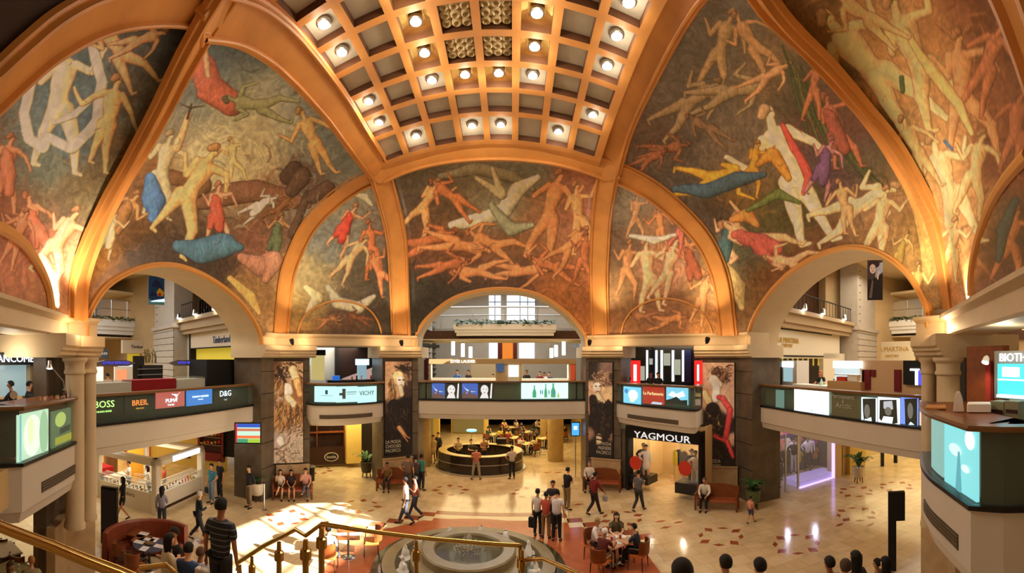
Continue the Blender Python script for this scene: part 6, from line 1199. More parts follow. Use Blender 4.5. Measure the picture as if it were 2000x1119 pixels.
# centre ground: side columns and shops
mb = MB(); mb.lathe([(.42, 0), (.40, 3.6)], tuple(ad(828, 25.2, 0)), 20); mb.lathe([(.5, 0), (.5, 3.6)], tuple(ad(1085, 26.5, 0)), 20); mb.lathe([(.45, 0), (.45, 3.6)], tuple(ad(1066, 33, 0)), 20); struct(mb, 'wall_columns_ground', mat('ochre marble', srgb(170, 140, 84), .35, noise=.12, nscale=3), True)
mb = MB(); mb.box((-9, 30, 0), (-5.2, 30.4, 3.6)); mb.box((-5.2, 36, 0), (-2, 36.4, 3.6)); mb.box((5.6, 24, 0), (6.0, 40, 3.6)); mb.box((-14, 41, 0), (14, 41.2, 3.6)); struct(mb, 'wall_ground_back', M_YEL)
mb = MB(); mb.box((-8.6, 29.8, .1), (-5.6, 29.95, 2.9)); mb.box((-5, 35.8, .1), (-2.4, 35.9, 2.8)); struct(mb, 'window_3', mat('shop glass', srgb(60, 52, 40), .1, emit=srgb(170, 140, 70), es=.3))
mb = MB(); mb.box((-12, 25.3, 3.35), (12, 41, 3.65)); struct(mb, 'ceiling_ground', M_YEL)
person('mannequin like figure in cream dress by the left column', fl(846, 905), 2.8, 'stand', 'down', 'down', 0, True, 'short', (206, 180, 120), 'dress', (206, 180, 120), h=1.7)
person('person in dark clothes beside the cream dress by the left column', fl(856, 900), 2.6, 'stand', 'down', 'fold', 0, False, 'long', (60, 56, 50), h=1.75)
person('person in grey pushing along the corridor right of the tables', fl(1085, 862), 1.8, 'walk', 'reach', 'reach', 0, False, 'long', (120, 120, 124), h=1.72)
person('person in black walking in the corridor right of the tables', fl(1094, 858), 2.6, 'walk', 'down', 'down', 0, False, 'long', (24, 24, 26), h=1.74)
# screens
def screen(lab, px, py, d, w_, h, rz, m, post, bars=()):
    p = atd(px, py, d); t = thing('screen', lab, 'screen', p, rz); k = MB(); k.bev((-w_ / 2 - .05, 0, -h / 2 - .05), (w_ / 2 + .05, .10, h / 2 + .05), .02); k.build('casing', M_DARK, t)
    k = MB(); k.box((-w_ / 2, -.01, -h / 2), (w_ / 2, 0, h / 2)); k.build('display', m, t)
    for i, (mm, x0, x1, z0, z1) in enumerate(bars): k = MB(); k.box((x0 * w_ / 2, -.014 - .001 * i, z0 * h / 2), (x1 * w_ / 2, -.01, z1 * h / 2)); k.build('image_band', mm, t)
    k = MB(); k.tube(post, .035, 8); k.build('post', M_STEEL, t); return t
screen('colour television with blue and orange bands hung beside the left bridge end', 484, 846, 17.2, 1.0, .76, .58, E_(190, 225, 200, .9), [(0, .08, 0), (0, .5, .1), (-.3, 1.5, .2)], [(E_(40, 80, 180, .9), -1, 1, .62, 1), (E_(206, 120, 90, .8), -1, 1, .22, .5), (E_(226, 110, 60, .9), -1, 1, -.55, -.25), (E_(60, 150, 110, .8), -1, 0, -1, -.6), (E_(160, 200, 60, .8), 0, 1, -1, -.6), (E_(200, 40, 60, .8), -1, -.86, -1, 1)])
screen('tilted blue screen on a tall post at the right of the centre bay', 1124, 838, 22.5, .40, .66, -.1, E_(70, 160, 230, 1.0), [(0, .08, 0), (0, .08, -2.65)], [(E_(210, 240, 250, 1.1), -.5, .5, -.1, .5)])
# black framed shop with letters in the right corner bay
PY = Pl(tuple(ad(1222, 20.6, 0)[:2]), tuple(ad(1368, 18.6, 0)[:2]))
t = front('store_facade', 'black framed shop with big white YAGMOUR letters and bright interior', PY, 1222, 838, 1368, 960, [('sign_band', M_BLK, [(1222, 838, 1369, 862, -.05, .5)]), ('frame', M_BLK, [(1222, 845, 1227, 960, -.05, .4), (1364, 850, 1369, 972, -.05, .4)]), ('window_base', M_DARK, [(1227, 930, 1265, 945, 0, .9), (1318, 945, 1364, 966, 0, .9)])])
text('YAGMOUR', .44, mat('white letters', srgb(235, 235, 235), .4, emit=(.9, .9, .9), es=.6), PY.M @ Matrix.Translation((PY.at(1293, 854).x, -.07, PY.at(1293, 854).z)), 'lettering', t, sx=1.38, bold=.004)
k = MB(); L_ = PY.at(1368, 900).x; k.box((0, 3.6, 0), (L_ + 1, 3.8, 3.3), PY.M); k.box((-.1, .4, 0), (0, 3.8, 3.3), PY.M); k.box((L_, .4, 0), (L_ + .1, 3.8, 3.3), PY.M); k.box((0, .2, 3.1), (L_, 3.8, 3.2), PY.M); struct(k, 'wall_fashion_shop', mat('shop cream', srgb(236, 206, 150), .5))
for q_ in ((.7, 1.2), (2.0, 2.2), (3.1, 1.0), (2.6, 3.0)): lamp('POINT', 'shop_light', PY.M @ Vector((*q_, 2.95)), 32, (1, .88, .66), .07)
k = MB(); k.box((.1, .6, 0), (1.0, .63, 2.75), PY.M); k.box((L_ - 1.15, .2, 0), (L_ - .2, .23, 2.75), PY.M); k.build('window_glass', M_CLEAR, t, world=True)
def mann(lab, P, px, y_, rz, top, bot, z=.42, h=1.75, fem=True, bottom='trousers', **kw):
    c = P.M @ Vector((P.at(px, 900).x, y_, 0)); person(lab, c, rz, 'stand', 'down', 'hip', 0, fem, 'long', top, bottom, bot, h=h, z=z, simple=True, **kw)
    bpy.data.objects[-1 if 0 else 0]
mann('mannequin in black jacket with white scarf in the left shop window', PY, 1240, .75, 2.9, (24, 22, 24), (30, 28, 30)); mann('mannequin in white dress beside the black jacket mannequin', PY, 1252, .45, 2.9, (236, 232, 228), (230, 226, 222), bottom='dress')
mann('mannequin in white jacket in the right shop window', PY, 1350, .45, 2.6, (236, 226, 210), (230, 220, 206)); mann('mannequin in black clothes in the right shop window', PY, 1338, .7, 2.6, (28, 26, 26), (24, 22, 24))
for px, py, w_ in ((1244, 903, 'left'), (1341, 913, 'right')):
    c = PY.at(px, py, .1); k = MB(); k.lathe([(.01, 0), (.33, 0), (.33, .015), (.01, .015)], (0, 0, 0), 28, PY.M @ Matrix.Translation((c.x, -.02 if w_ == 'left' else -.06, c.z)) @ Matrix.Rotation(PI / 2, 4, 'X')); o = k.build('sale_disc', mat('orange red disc', srgb(206, 56, 30), .5)); tag(o, 'round orange red disc hanging in the %s window of the black framed shop' % w_, 'sign')
for i in range(4):
    c = PY.M @ Vector((1.3 + i * .55 + (0 if i < 2 else .35), 2.9, 0)); o = thing('clothes_rack', 'clothes rack with hanging garments inside the bright shop, %s' % ('leftmost', 'second from left', 'second from right', 'rightmost')[i], 'rack', c, .3)
    k = MB(); k.tube([(-.25, 0, 0), (-.25, 0, 1.6), (.25, 0, 1.6), (.25, 0, 0)], .015, 6); k.build('rail', M_STEEL, o)
    for j in range(6): k = MB(); x = -.2 + .08 * j; k.add([(x, -.02, 1.56), (x + .02, .2, 1.45), (x + .02, .22, .75), (x, -.22, .75), (x, -.2, 1.45), (x + .035, -.02, 1.56), (x + .05, .2, 1.45), (x + .05, .22, .75), (x + .03, -.22, .75), (x + .03, -.2, 1.45)], [(0, 1, 2, 3, 4), (9, 8, 7, 6, 5), (0, 1, 6, 5), (1, 2, 7, 6), (2, 3, 8, 7), (3, 4, 9, 8), (4, 0, 5, 9)]); k.build('garment', cm(COLS[(i + j * 3) % 8]), o)
for px, x_ in ((1222, -.35), (1369, .1)):
    pass
mb = MB(); PY.box(mb, 1206, 838, 1221, 960, .1, 1.5); mb.box((7.6, 24.5, 0), (14, 25, 3.4)); struct(mb, 'wall_ground_right', M_STONE)
# right ground: violet lit sports shop
PV = Pl(tuple(ad(1500, 19.4, 0)[:2]), tuple(ad(1645, 23.2, 0)[:2]))
L1, L2 = PV.at(1508, 920).x, PV.at(1643, 920).x; Ld = PV.at(1560, 920).x
t = front('store_facade', 'glass fronted sportswear shop glowing violet and white on the right', PV, 1508, 848, 1643, 960, [('lit_edge', E_(190, 160, 255, 1.6), [(1627, 862, 1632, 948, -.05, .05), (1562, 942, 1630, 952, -.04, .05)]), ('display_plinth', mat('violet white', srgb(214, 206, 240), .4, emit=srgb(180, 160, 240), es=.3), [(1562, 932, 1627, 955, .05, 1.2), (1595, 922, 1627, 940, .6, 1.4)]), ('pillar', mat('pale pillar', srgb(210, 180, 130), .5), [(1632, 860, 1644, 955, -.1, .5), (1646, 862, 1662, 955, -.05, .5)]), ('door_frame', M_STEEL, [(1517, 848, 1519, 968, 0, .06), (1534, 850, 1536, 966, 0, .06), (1558, 852, 1561, 962, 0, .06)])])
k = MB(); k.box((L1, 0, 0), (L2 - .2, .03, 3.2), PV.M); k.build('glass', M_CLEAR, t, world=True)
k = MB(); k.box((L1 - 1, 2.4, 0), (L2 + .8, 2.6, 3.3), PV.M); k.box((L2 + .8, 0.1, 0), (L2 + .9, 2.6, 3.3), PV.M); k.box((L1 - 1, 0, 3.15), (L2, 3.6, 3.25), PV.M); struct(k, 'wall_sport_shop', mat('dark violet shop', srgb(70, 60, 90), .5))
for u_, v_ in ((.2, 1.0), (.5, 1.6), (.8, 1.0)): lamp('POINT', 'sport_shop_light', PV.M @ Vector((L1 + (L2 - L1) * u_, v_, 3.0)), 36, (.86, .80, 1), .08)
for i, (px, y_, tp, bt) in enumerate(((1578, 1.0, (30, 30, 44), (200, 200, 210)), (1590, 1.4, (220, 220, 226), (30, 30, 40)), (1602, .9, (236, 232, 230), (40, 40, 60)), (1614, 1.2, (210, 212, 226), (24, 30, 80)), (1570, 1.8, (60, 40, 40), (30, 30, 30)))):
    mann('mannequin in sportswear in the violet shop window, %s' % ('leftmost in front', 'second row behind', 'middle in white top', 'rightmost with blue trousers', 'far left at the back')[i], PV, px, y_, 2.4, tp, bt, z=.45 if i != 4 else 0, fem=i % 2 == 0)
person('person in black tracksuit with red cap inside the glass shop', PV.M @ Vector((PV.at(1543, 900).x, .9, 0)), 2.6, 'stand', 'fold', 'fold', 0, False, 'long', (20, 20, 24), hc=(196, 60, 40), h=1.7)
rr = random.Random(4)
for i in range(36):
    c = PV.M @ Vector((L1 + .3 + (L2 + .3 - L1) * (i % 12) / 11.5, 2.3, .5 + .85 * (i // 12))); k = MB(); k.add([(-.2, -.03, .0), (.2, -.03, 0), (.22, -.03, .45), (.34, -.03, .3), (.40, -.03, .36), (.2, -.03, .62), (-.2, -.03, .62), (-.40, -.03, .36), (-.34, -.03, .3), (-.22, -.03, .45)] + [(x, .03, z) for x, z in ((-.2, 0), (.2, 0), (.22, .45), (.34, .3), (.40, .36), (.2, .62), (-.2, .62), (-.40, .36), (-.34, .3), (-.22, .45))], [tuple(range(10)), tuple(range(19, 9, -1))] + [(j, (j + 1) % 10, 10 + (j + 1) % 10, 10 + j) for j in range(10)])
    o = k.build('hanging_shirt', cm(rr.choice(COLS + [(30, 40, 90), (230, 226, 220), (190, 80, 150)]))); o.location = c; o.rotation_euler = (0, 0, .1); tag(o, 'shirt hanging on the back wall of the violet lit shop', 'shirt', 'shirts on the back wall of the violet shop')
# yellow wall, glazed shops at the far right
PF = Pl(tuple(ad(1660, 23.2, 0)[:2]), tuple(ad(1830, 29.0, 0)[:2]))
mb = MB(); PF.box(mb, 1660, 850, 1690, 946, .0, .4); PF.box(mb, 1690, 850, 1900, 945, 2.6, 3); struct(mb, 'wall_ground_east', M_YEL)
front('store_facade', 'glazed shop front with black frames at the far right of the ground floor', PF, 1692, 870, 1790, 938, [('window_glass', M_CLEAR, [(1692, 868, 1724, 928, .1, .13), (1752, 868, 1790, 922, .1, .13)]), ('black_frame', M_BLK, [(1724, 866, 1727, 928, 0, .2), (1750, 866, 1753, 920, 0, .2), (1692, 927, 1725, 933, 0, .2), (1751, 914, 1795, 920, 0, .2)]), ('lit_floor', E_(250, 240, 190, .8), [(1694, 922, 1722, 926, .3, 1.5)])])
mann('mannequin in pale jacket in the glazed shop at the far right', PF, 1705, .9, 2.6, (226, 206, 150), (90, 84, 60), z=.3)
for s_ in (-1, 1): pass
# planters
def planter(p, rz, lab, potm, tall, n, h0=.55):
    t = thing('potted_plant', lab, 'plant', (p[0], p[1], 0)); k = MB(); k.lathe([(.16, .25), (.26, .3), (.30, .5), (.32, h0 + .25), (.34, h0 + .27), (.29, h0 + .27), (.28, h0 + .2)], (0, 0, 0), 20); k.build('pot', potm, t, smooth=True)
    for a in (0, 1.57, 3.14, 4.71): k = MB(); k.tube([(.22 * math.cos(a + .4), .22 * math.sin(a + .4), 0), (.18 * math.cos(a + .4), .18 * math.sin(a + .4), .3)], .03, 6); k.build('leg', M_WOODD, t)
    k = MB(); rr = random.Random(int(p[0] * 10)); zt = h0 + .2
    for i in range(n):
        a = rr.uniform(0, 6.28); L_ = tall * rr.uniform(.6, 1); pts = [Vector((math.cos(a) * L_ * s * .75, math.sin(a) * L_ * s * .75, zt + L_ * (1.5 * s - 1.05 * s * s))) for s in (0, .2, .4, .6, .8, 1)]
        sd = Vector((-math.sin(a), math.cos(a), 0)); wd = [.012, .05, .07, .06, .035, .004]
        k.grid([[q - sd * w_, q + Vector((0, 0, .015)), q + sd * w_] for q, w_ in zip(pts, wd)])
    k.build('foliage', M_GREEN, t); return t
planter(fl(1677, 942), 0, 'tall fern in pale pot on dark legs against the yellow wall, right', mat('pale pot', srgb(206, 190, 160), .5), 1.3, 26)
planter(fl(1471, 994), 0, 'green patterned pot with fern beside the right pier', mat('green pot', srgb(84, 96, 60), .4), .9, 30)
planter(fl(716, 932), 0, 'dark pot with thin plant on legs left of the blonde poster', mat('dark pot', srgb(60, 52, 40), .5), 1.1, 16)
planter(fl(502, 978) , 0, 'pale pot with fern beside the left pier, behind the man in black', mat('pale pot', srgb(206, 190, 160), .5), .8, 24)
k = MB(); p = fl(607, 938); o = thing('litter_bin', 'dark round litter bin right of the crowded bench', 'bin', p); k.lathe([(.2, 0), (.22, .7), (.24, .72)], (0, 0, 0), 18); k.build('body', M_DARK, o, smooth=True); k = MB(); k.lathe([(.24, .72), (.24, .76), (.12, .78)], (0, 0, 0), 18); k.build('lid', M_STEEL, o, smooth=True)
k = MB(); p = fl(516, 996); o = thing('rope_post', 'slim steel barrier post on the floor right of the man in black', 'post', p); k.lathe([(.12, 0), (.12, .02), (.03, .03), (.03, 1.1), (.04, 1.12)], (0, 0, 0), 12); k.build('pole', M_STEEL, o, smooth=True); k = MB(); k.lathe([(.05, 1.1), (.05, 1.16)], (0, 0, 0), 12); k.build('cap', M_DARK, o, smooth=True)
# ---------------------------------------------------------------- level 2 things
Z2 = 4.1
def slab(nm, lab, cat, P, rects, d0, d1, m, base=True):
    a, b, z0, z1 = P.rc(*rects[0], d0); t = thing(nm, lab, cat, P.M @ Vector(((a + b) / 2, d0, z0)))
    for i, (pn, mm, r, e0, e1) in enumerate([(None, m, rects[0], d0, d1)] if len(rects) == 1 else []): pass
    return t
def unit(nm, lab, cat, P, parts, dep0):   # parts: (name, material, rect, near, far)
    r = parts[0][2]; a, b, z0, z1 = P.rc(*r, dep0); t = thing(nm, lab, cat, P.M @ Vector(((a + b) / 2, dep0, z0)))
    for pn, mm, rr_, e0, e1 in parts:
        k = MB(); P.box(k, *rr_, e0, e1); k.build(pn, mm, t, world=True)
    return t
PLB = Pl((-12.2, 6.5), (-12.2, 16.5)); PLC = Pl((-13.6, 6.5), (-13.6, 18)); M_CASE = mat('display case', srgb(190, 190, 176), .25)
unit('glass_counter', 'pale glass display counter behind the left bridge parapet, left part', 'counter', PLB, [('body', M_CASE, (178, 748, 257, 782), 0, .6), ('top', M_CLEAR, (178, 742, 257, 748), 0, .6)], 0)
unit('red_counter', 'long dark red counter behind the left bridge parapet', 'counter', PLB, [('body', cm((140, 12, 20)), (258, 741, 344, 775), -.02, .6)], 0)
unit('glass_counter', 'pale glass display counter behind the left bridge parapet, right part', 'counter', PLB, [('body', M_CASE, (345, 740, 402, 770), 0, .6), ('top', M_CLEAR, (345, 736, 402, 740), 0, .6)], 0)
unit('black_display_box', 'big black box standing behind the D&G sign', 'display', PLB, [('body', M_BLK, (404, 702, 463, 775), -.1, .9)], -.1)
unit('black_basket_shelf', 'black shelf with steel rails and plants behind the red counter', 'shelf', PLC, [('body', M_BLK, (278, 713, 318, 760), 0, .5), ('upright', M_DARK, (268, 695, 282, 760), .1, .4), ('rail', M_STEEL, (270, 720, 318, 721), -.05, 0), ('rail', M_STEEL, (270, 731, 318, 732), -.05, 0)], 0)
k = MB(); rr = random.Random(8)
for i in range(14): x = PLC.at(290 + rr.random() * 22, 710).x; z = 6.15; k.tube([PLC.world(x, .2, z), PLC.world(x + rr.uniform(-.1, .1), .2, z + .3), PLC.world(x + rr.uniform(-.3, .3), .2, z + rr.uniform(.4, .62))], .02, 5)
o = k.build('dry_branches', mat('dry branches', srgb(96, 84, 44), .7)); tag(o, 'bundle of dry branches standing on the black shelf behind the left bridge', 'branches', kind='stuff')
for x0, x1, y0, y1, w_ in ((183, 264, 703, 715, 'left'), (328, 400, 703, 714, 'right')):
    a, b, z0, z1 = PLC.rc(x0, y0, x1, y1, -.4); t = thing('canopy_sign', 'blade shaped slate sign with blue letters above the left bridge, %s one' % w_, 'sign', PLC.M @ Vector(((a + b) / 2, -.4, z0)))
    k = MB(); zc_ = (z0 + z1) / 2; P8 = [(a, zc_), (a + .5, z1), (b - .5, z1), (b, zc_), (b - .4, z0), (a + .4, z0)]; k.add([PLC.world(x, y, z) for y in (-.45, -.35) for x, z in P8], [(0, 1, 2, 3, 4, 5), (11, 10, 9, 8, 7, 6)] + [(i, (i + 1) % 6, (i + 1) % 6 + 6, i + 6) for i in range(6)]); k.build('blade', mat('slate blade', srgb(92, 84, 84), .3), t, world=True)
    text('STYLE WATCH', .15, E_(60, 70, 220, 1.0), PLC.M @ Matrix.Translation(((a + b) / 2, -.47, zc_)), 'lettering', t, sx=1.3)
for x, lab, c_ in ((190, 'shop assistant with dark hair behind the left glass counter, leftmost', (220, 214, 206)), (197, 'second shop assistant behind the left glass counter', (40, 36, 40)), (233, 'person with dark hair behind the glass counter near the orange poster', (190, 150, 120)), (338, 'person in dark clothes beyond the left bridge near the yellow shop', (40, 34, 30))):
    q = PLC.M @ Vector((PLC.at(x, 740).x, .8, 0)); person(lab, q, 1.6, 'stand', 'table', 'down', 0, True, 'short', c_, h=1.62, z=Z2, simple=True)
unit('orange_poster', 'small glowing orange and white poster beyond the left bridge', 'poster', PWW, [('sheet', E_(240, 140, 90, .9), (228, 722, 248, 742), -4.2, -4.15), ('frame', M_WHITE, (224, 716, 262, 744), -4.14, -4.05)], -4.2)
unit('glowing_display', 'glowing white shop panels at the far left behind the left bridge', 'panel', PWW, [('panel', E_(250, 232, 206, 1.0), (178, 716, 202, 745), -3, -2.9), ('panel', E_(220, 220, 226, .8), (232, 713, 260, 722), -3, -2.9)], -3)
unit('glowing_display', 'yellow shop interior glow left of the rusticated pilaster', 'panel', PWW, [('panel', mat('yellow lit interior', srgb(190, 170, 60)), (250, 691, 313, 740), -.6, -.5)], -.6)
# blue banner and photographic banner
t = unit('hanging_banner', 'bright blue printed banner hanging on the stone pilaster, left arch', 'banner', Pl((-19.5, 10), (-14.5, 19.5)), [('sheet', mat('banner blue', srgb(14, 84, 160), .5), (290, 540, 321, 595), 0, .04)], 0)
PBN = Pl((-19.5, 10), (-14.5, 19.5)); a, b, z0, z1 = PBN.rc(290, 540, 321, 595)
def bpoly(P, a, b, z0, z1, polys, t, y0=-.004):
    ms = []; k = MB()
    for i, (mm, poly) in enumerate(polys):
        if mm not in ms: ms.append(mm)
        k.mat(ms.index(mm)).add([P.world(a + (b - a) * u, y0 - .003 * i, z0 + (z1 - z0) * v) for u, v in poly], [tuple(range(len(poly)))])
    k.build('print', ms, t, world=True)
nv = cm((34, 50, 120)); bpoly(PBN, a, b, z0, z1, [(cm((120, 190, 226)), [(0, 0), (1, 0), (1, .18), (.6, .22), (.3, .14), (0, .2)]), (nv, [(.2, .7), (.45, .9), (.7, .8), (.9, .55), (.75, .5), (.5, .62), (.3, .6)]), (nv, [(.1, .3), (.25, .5), (.35, .35), (.5, .45), (.45, .3)]), (cm((240, 200, 60)), [(.5, .45), (.7, .6), (.98, .45), (.9, .3), (.6, .3)]), (cm((206, 40, 60)), ell(.7, .36, .1, .06)), (cm((60, 80, 150)), [(.1, .2), (.9, .16), (.9, .2), (.1, .25)])], t)
PBE = Pl((14.2, 17.8), (19.0, 12.0)); t = unit('hanging_banner', 'black and white portrait banner hanging on the stone pilaster, right arch', 'banner', PBE, [('sheet', cm((70, 62, 66)), (1694, 508, 1724, 586), 0, .04)], 0); a, b, z0, z1 = PBE.rc(1694, 508, 1724, 586)
bpoly(PBE, a, b, z0, z1, [(cm((170, 180, 206)), [(.5, .55), (1, .7), (1, .95), (.6, .9)]), (cm((30, 24, 28)), [(0, 0), (1, 0), (1, .66), (.7, .62), (.3, .5), (.05, .55)]), (cm((50, 30, 44)), ell(.45, .9, .35, .1)), (cm((226, 206, 206)), ell(.35, .78, .2, .12)), (cm((226, 206, 206)), [(.6, .55), (.75, .75), (.8, .72), (.7, .5)]), (cm((110, 90, 96)), [(.1, .05), (.3, .5), (.4, .48), (.3, .05)]), (cm((40, 20, 26)), ell(.28, .80, .04, .01)), (cm((40, 20, 26)), ell(.45, .80, .04, .01)), (cm((150, 60, 70)), ell(.36, .73, .06, .012))], t)
# centre bridge kiosk
PKc = Pl((-8, 23.2), (8, 23.2)); beige = mat('kiosk beige', srgb(190, 160, 110), .5)
t = unit('cosmetics_kiosk', 'long beige cosmetics kiosk frame with white lettering on the centre bridge', 'kiosk', PKc, [('top_beam', beige, (838, 701, 1125, 711), -.1, .5), ('post', beige, (838, 711, 842, 745), 0, .3), ('post', beige, (968, 711, 992, 745), 0, .4), ('post', beige, (1014, 711, 1019, 745), 0, .3), ('post', beige, (1112, 711, 1125, 745), 0, .4), ('counter', mat('lit counter', srgb(240, 226, 196), .4, emit=srgb(240, 220, 180), es=.4), (842, 739, 968, 746), -.1, .5), ('counter', mat('lit counter', srgb(240, 226, 196)), (1019, 740, 1110, 746), -.1, .5), ('light_strip', E_(255, 240, 200, 1.6), (842, 712, 844, 739), -.05, 0), ('light_strip', E_(255, 240, 200, 1.6), (1108, 712, 1110, 739), -.05, 0)], 0)
c = PKc.at(904, 706, -.1); text('ESTÉE LAUDER', .22, E_(255, 255, 250, 1.6), PKc.M @ Matrix.Translation((c.x, -.13, c.z)), 'lettering', t, sx=.95, bold=.006)
unit('lit_screen', 'glowing white square screen on the centre kiosk', 'screen', PKc, [('display', E_(240, 248, 250, 1.3), (993, 713, 1013, 736), -.15, -.1)], -.15)
unit('framed_picture', 'small dark blue framed picture left of the white screen on the centre kiosk', 'picture', PKc, [('picture', E_(60, 90, 130, .6), (970, 710, 984, 726), -.1, -.06)], -.1)
for x0, x1, y0, y1, m, lab in ((827, 836, 702, 742, cm((84, 24, 28)), 'dark red upright banner left of the centre kiosk'), (1115, 1123, 712, 742, E_(190, 60, 30, .7), 'glowing red upright panel right of the centre kiosk')): unit('upright_banner', lab, 'banner', PKc, [('panel', m, (x0, y0, x1, y1), -.35, -.30)], -.35)
for x, c_, lab, kw in ((888, (70, 120, 200), 'person in blue behind the left counter of the centre kiosk', {}), (911, (60, 50, 46), 'woman in brown with tied hair behind the left counter of the centre kiosk', dict(fem=True)), (961, (30, 30, 34), 'seated dark haired person right end of the left kiosk counter', dict(h=1.45)), (1030, (20, 20, 26), 'person in black behind the right counter of the centre kiosk, leftmost', {}), (1057, (120, 30, 50), 'person in dark red behind the right counter of the centre kiosk', dict(h=1.6)), (1066, (220, 220, 224), 'person in white behind the right counter of the centre kiosk', dict(h=1.55)), (1076, (60, 60, 110), 'person in violet blue behind the right counter of the centre kiosk', dict(h=1.55))):
    q = PKc.M @ Vector((PKc.at(x, 730).x, 1.1, 0)); kw = dict(kw); h_ = kw.pop('h', 1.68); person(lab, q, 2.8, 'stand', 'fold', 'down', 0, kw.get('fem', False), 'short', c_, h=h_ - .1, z=Z2, simple=True)
for s_, x in ((-1, 812), (1, 1140)):
    pass
# corner bays, level 2 backdrops
PC1 = Pl(tuple(ad(585, 25, 0)[:2]), tuple(ad(760, 26, 0)[:2])); M_DS = mat('dark shop back', srgb(50, 30, 24), .5)
mb = MB(); PC1.box(mb, 575, 670, 660, 760, 0, .3); mb.mat(1); PC1.box(mb, 660, 670, 770, 760, .2, .4); mb.mat(2); PC1.box(mb, 655, 670, 661, 760, -.3, .3); mb.prism([(-5.7, 22.2), (-5, 29), (-15, 29), (-14, 19), (-11.4, 18.0)], 7.1, 7.3); struct(mb, 'wall_corner_shop_left', [mat('pale blue wall', srgb(180, 184, 186), .5), M_DS, M_BLK])
unit('lit_display', 'glass column display with black top and yellow light, back left balcony', 'display', PC1, [('glass', E_(196, 176, 110, .7), (609, 694, 634, 742), -3, -2.6), ('top', M_BLK, (612, 683, 636, 694), -3.02, -2.58)], -3)
unit('lit_display', 'pale blue glowing cabinet at the right of the back left balcony', 'display', PC1, [('header', E_(190, 230, 245, 1.3), (697, 701, 721, 713), -3, -2.6), ('shelves', E_(130, 160, 170, .8), (700, 713, 716, 742), -2.95, -2.6)], -3)
unit('lit_sign', 'tiny glowing blue sign at the left of the back left balcony', 'sign', PC1, [('face', E_(150, 210, 235, 1.2), (598, 700, 606, 713), -3, -2.9)], -3)
unit('blue_box', 'bright blue box on the handrail of the back left balcony', 'box', PC1, [('box', E_(20, 110, 215, .6), (650, 734, 664, 743), -4.3, -4.0)], -4.3)
rr = random.Random(12)
for i, (x, w_, c_) in enumerate(((666, 7, (150, 84, 30)), (674, 6, (60, 40, 34)), (682, 8, (214, 206, 200)), (690, 5, (230, 226, 230)), (722, 5, (200, 180, 130)), (728, 6, (206, 190, 150)))):
    p = PC1.M @ Vector((PC1.at(x, 735).x, -3.3, 0)); p.z = 5.24; k = MB(); hh = rr.uniform(.3, .62) if i < 4 else .2; k.lathe([(.08, 0), (.09, hh * .55), (.04, hh * .7), (.04, hh)], (0, 0, 0), 12); o = k.build('perfume_bottle', cm(c_), smooth=True); p.z = 4.95; o.location = p; tag(o, 'perfume bottle on the counter of the back left balcony', 'bottle', 'bottles on the back left balcony')
k = MB(); PC1.box(k, 640, 742, 735, 775, -3.6, -3.0); o = k.build('sales_counter', M_DARK); tag(o, 'dark sales counter behind the back left balcony parapet', 'counter')
for i, (x, c_) in enumerate(((690, (206, 200, 196)), (710, (150, 70, 60)))): person('shop assistant behind the back left balcony counter, %s' % ('in white' if i == 0 else 'in dark red'), PC1.M @ Vector((PC1.at(x, 735).x, -2.3, 0)), 2.7, 'stand', 'table', 'down', 0, True, 'short', c_, h=1.6, z=Z2, simple=True)
PC2 = Pl(tuple(ad(1200, 26, 0)[:2]), tuple(ad(1400, 23, 0)[:2]))
mb = MB(); PC2.box(mb, 1195, 670, 1420, 765, 0, .3); mb.mat(1)
for x, w_, in ((1262, 2), (1280, 2.5), (1290, 3), (1312, 3), (1332, 3.5)): PC2.box(mb, x, 684, x + w_, 745, -.1, 0)
mb.mat(2); PC2.box(mb, 1336, 684, 1350, 748, -.12, 0); PC2.box(mb, 1275, 684, 1279, 745, -.1, 0); mb.mat(0); mb.prism([(4.7, 22.2), (4.2, 29), (15, 29), (14, 19), (10.9, 18.0)], 7.1, 7.3); mb.mat(3)
for x, y, w_, h in ((1248, 715, 10, 28), (1296, 690, 12, 24), (1314, 702, 14, 30), (1268, 700, 8, 12)): PC2.box(mb, x, y, x + w_, y + h, -.08, 0)
struct(mb, 'wall_corner_shop_right', [mat('dark mirrored shop', srgb(40, 36, 34), .15), E_(240, 250, 245, 1.8), mat('navy pillar', srgb(24, 30, 70), .3), E_(170, 170, 150, .7)])
for x0, x1, w_ in ((1232, 1247, 'left'), (1356, 1369, 'right')): 
    a_ = PC2.rc(x0, 704, x1, 748, -3.6); t = unit('lit_pillar', 'glowing red and white perfume pillar at the %s of the back right balcony' % w_, 'display', PC2, [('red_face', E_(216, 24, 24, 1.0), (x0, 704, x1, 752), -3.6, -3.4), ('white_script', E_(255, 240, 240, 1.5), (x0 + 5.5, 712, x1 - 4, 744), -3.62, -3.6)], -3.6)
for x, h_, c_, lab in ((1272, 1.55, (170, 40, 40), 'person in red and white behind the back right balcony'), (1293, 1.78, (22, 20, 24), 'large man in black behind the back right balcony'), (1322, 1.66, (24, 24, 28), 'person in black, left of two at the right of the back right balcony'), (1334, 1.64, (20, 20, 24), 'person in black, right of two at the right of the back right balcony')): person(lab, PC2.M @ Vector((PC2.at(x, 735).x, -3.0, 0)), 2.9, 'stand', 'down', 'down', 0, False, 'short', c_, h=h_, z=Z2 - .1, simple=True)
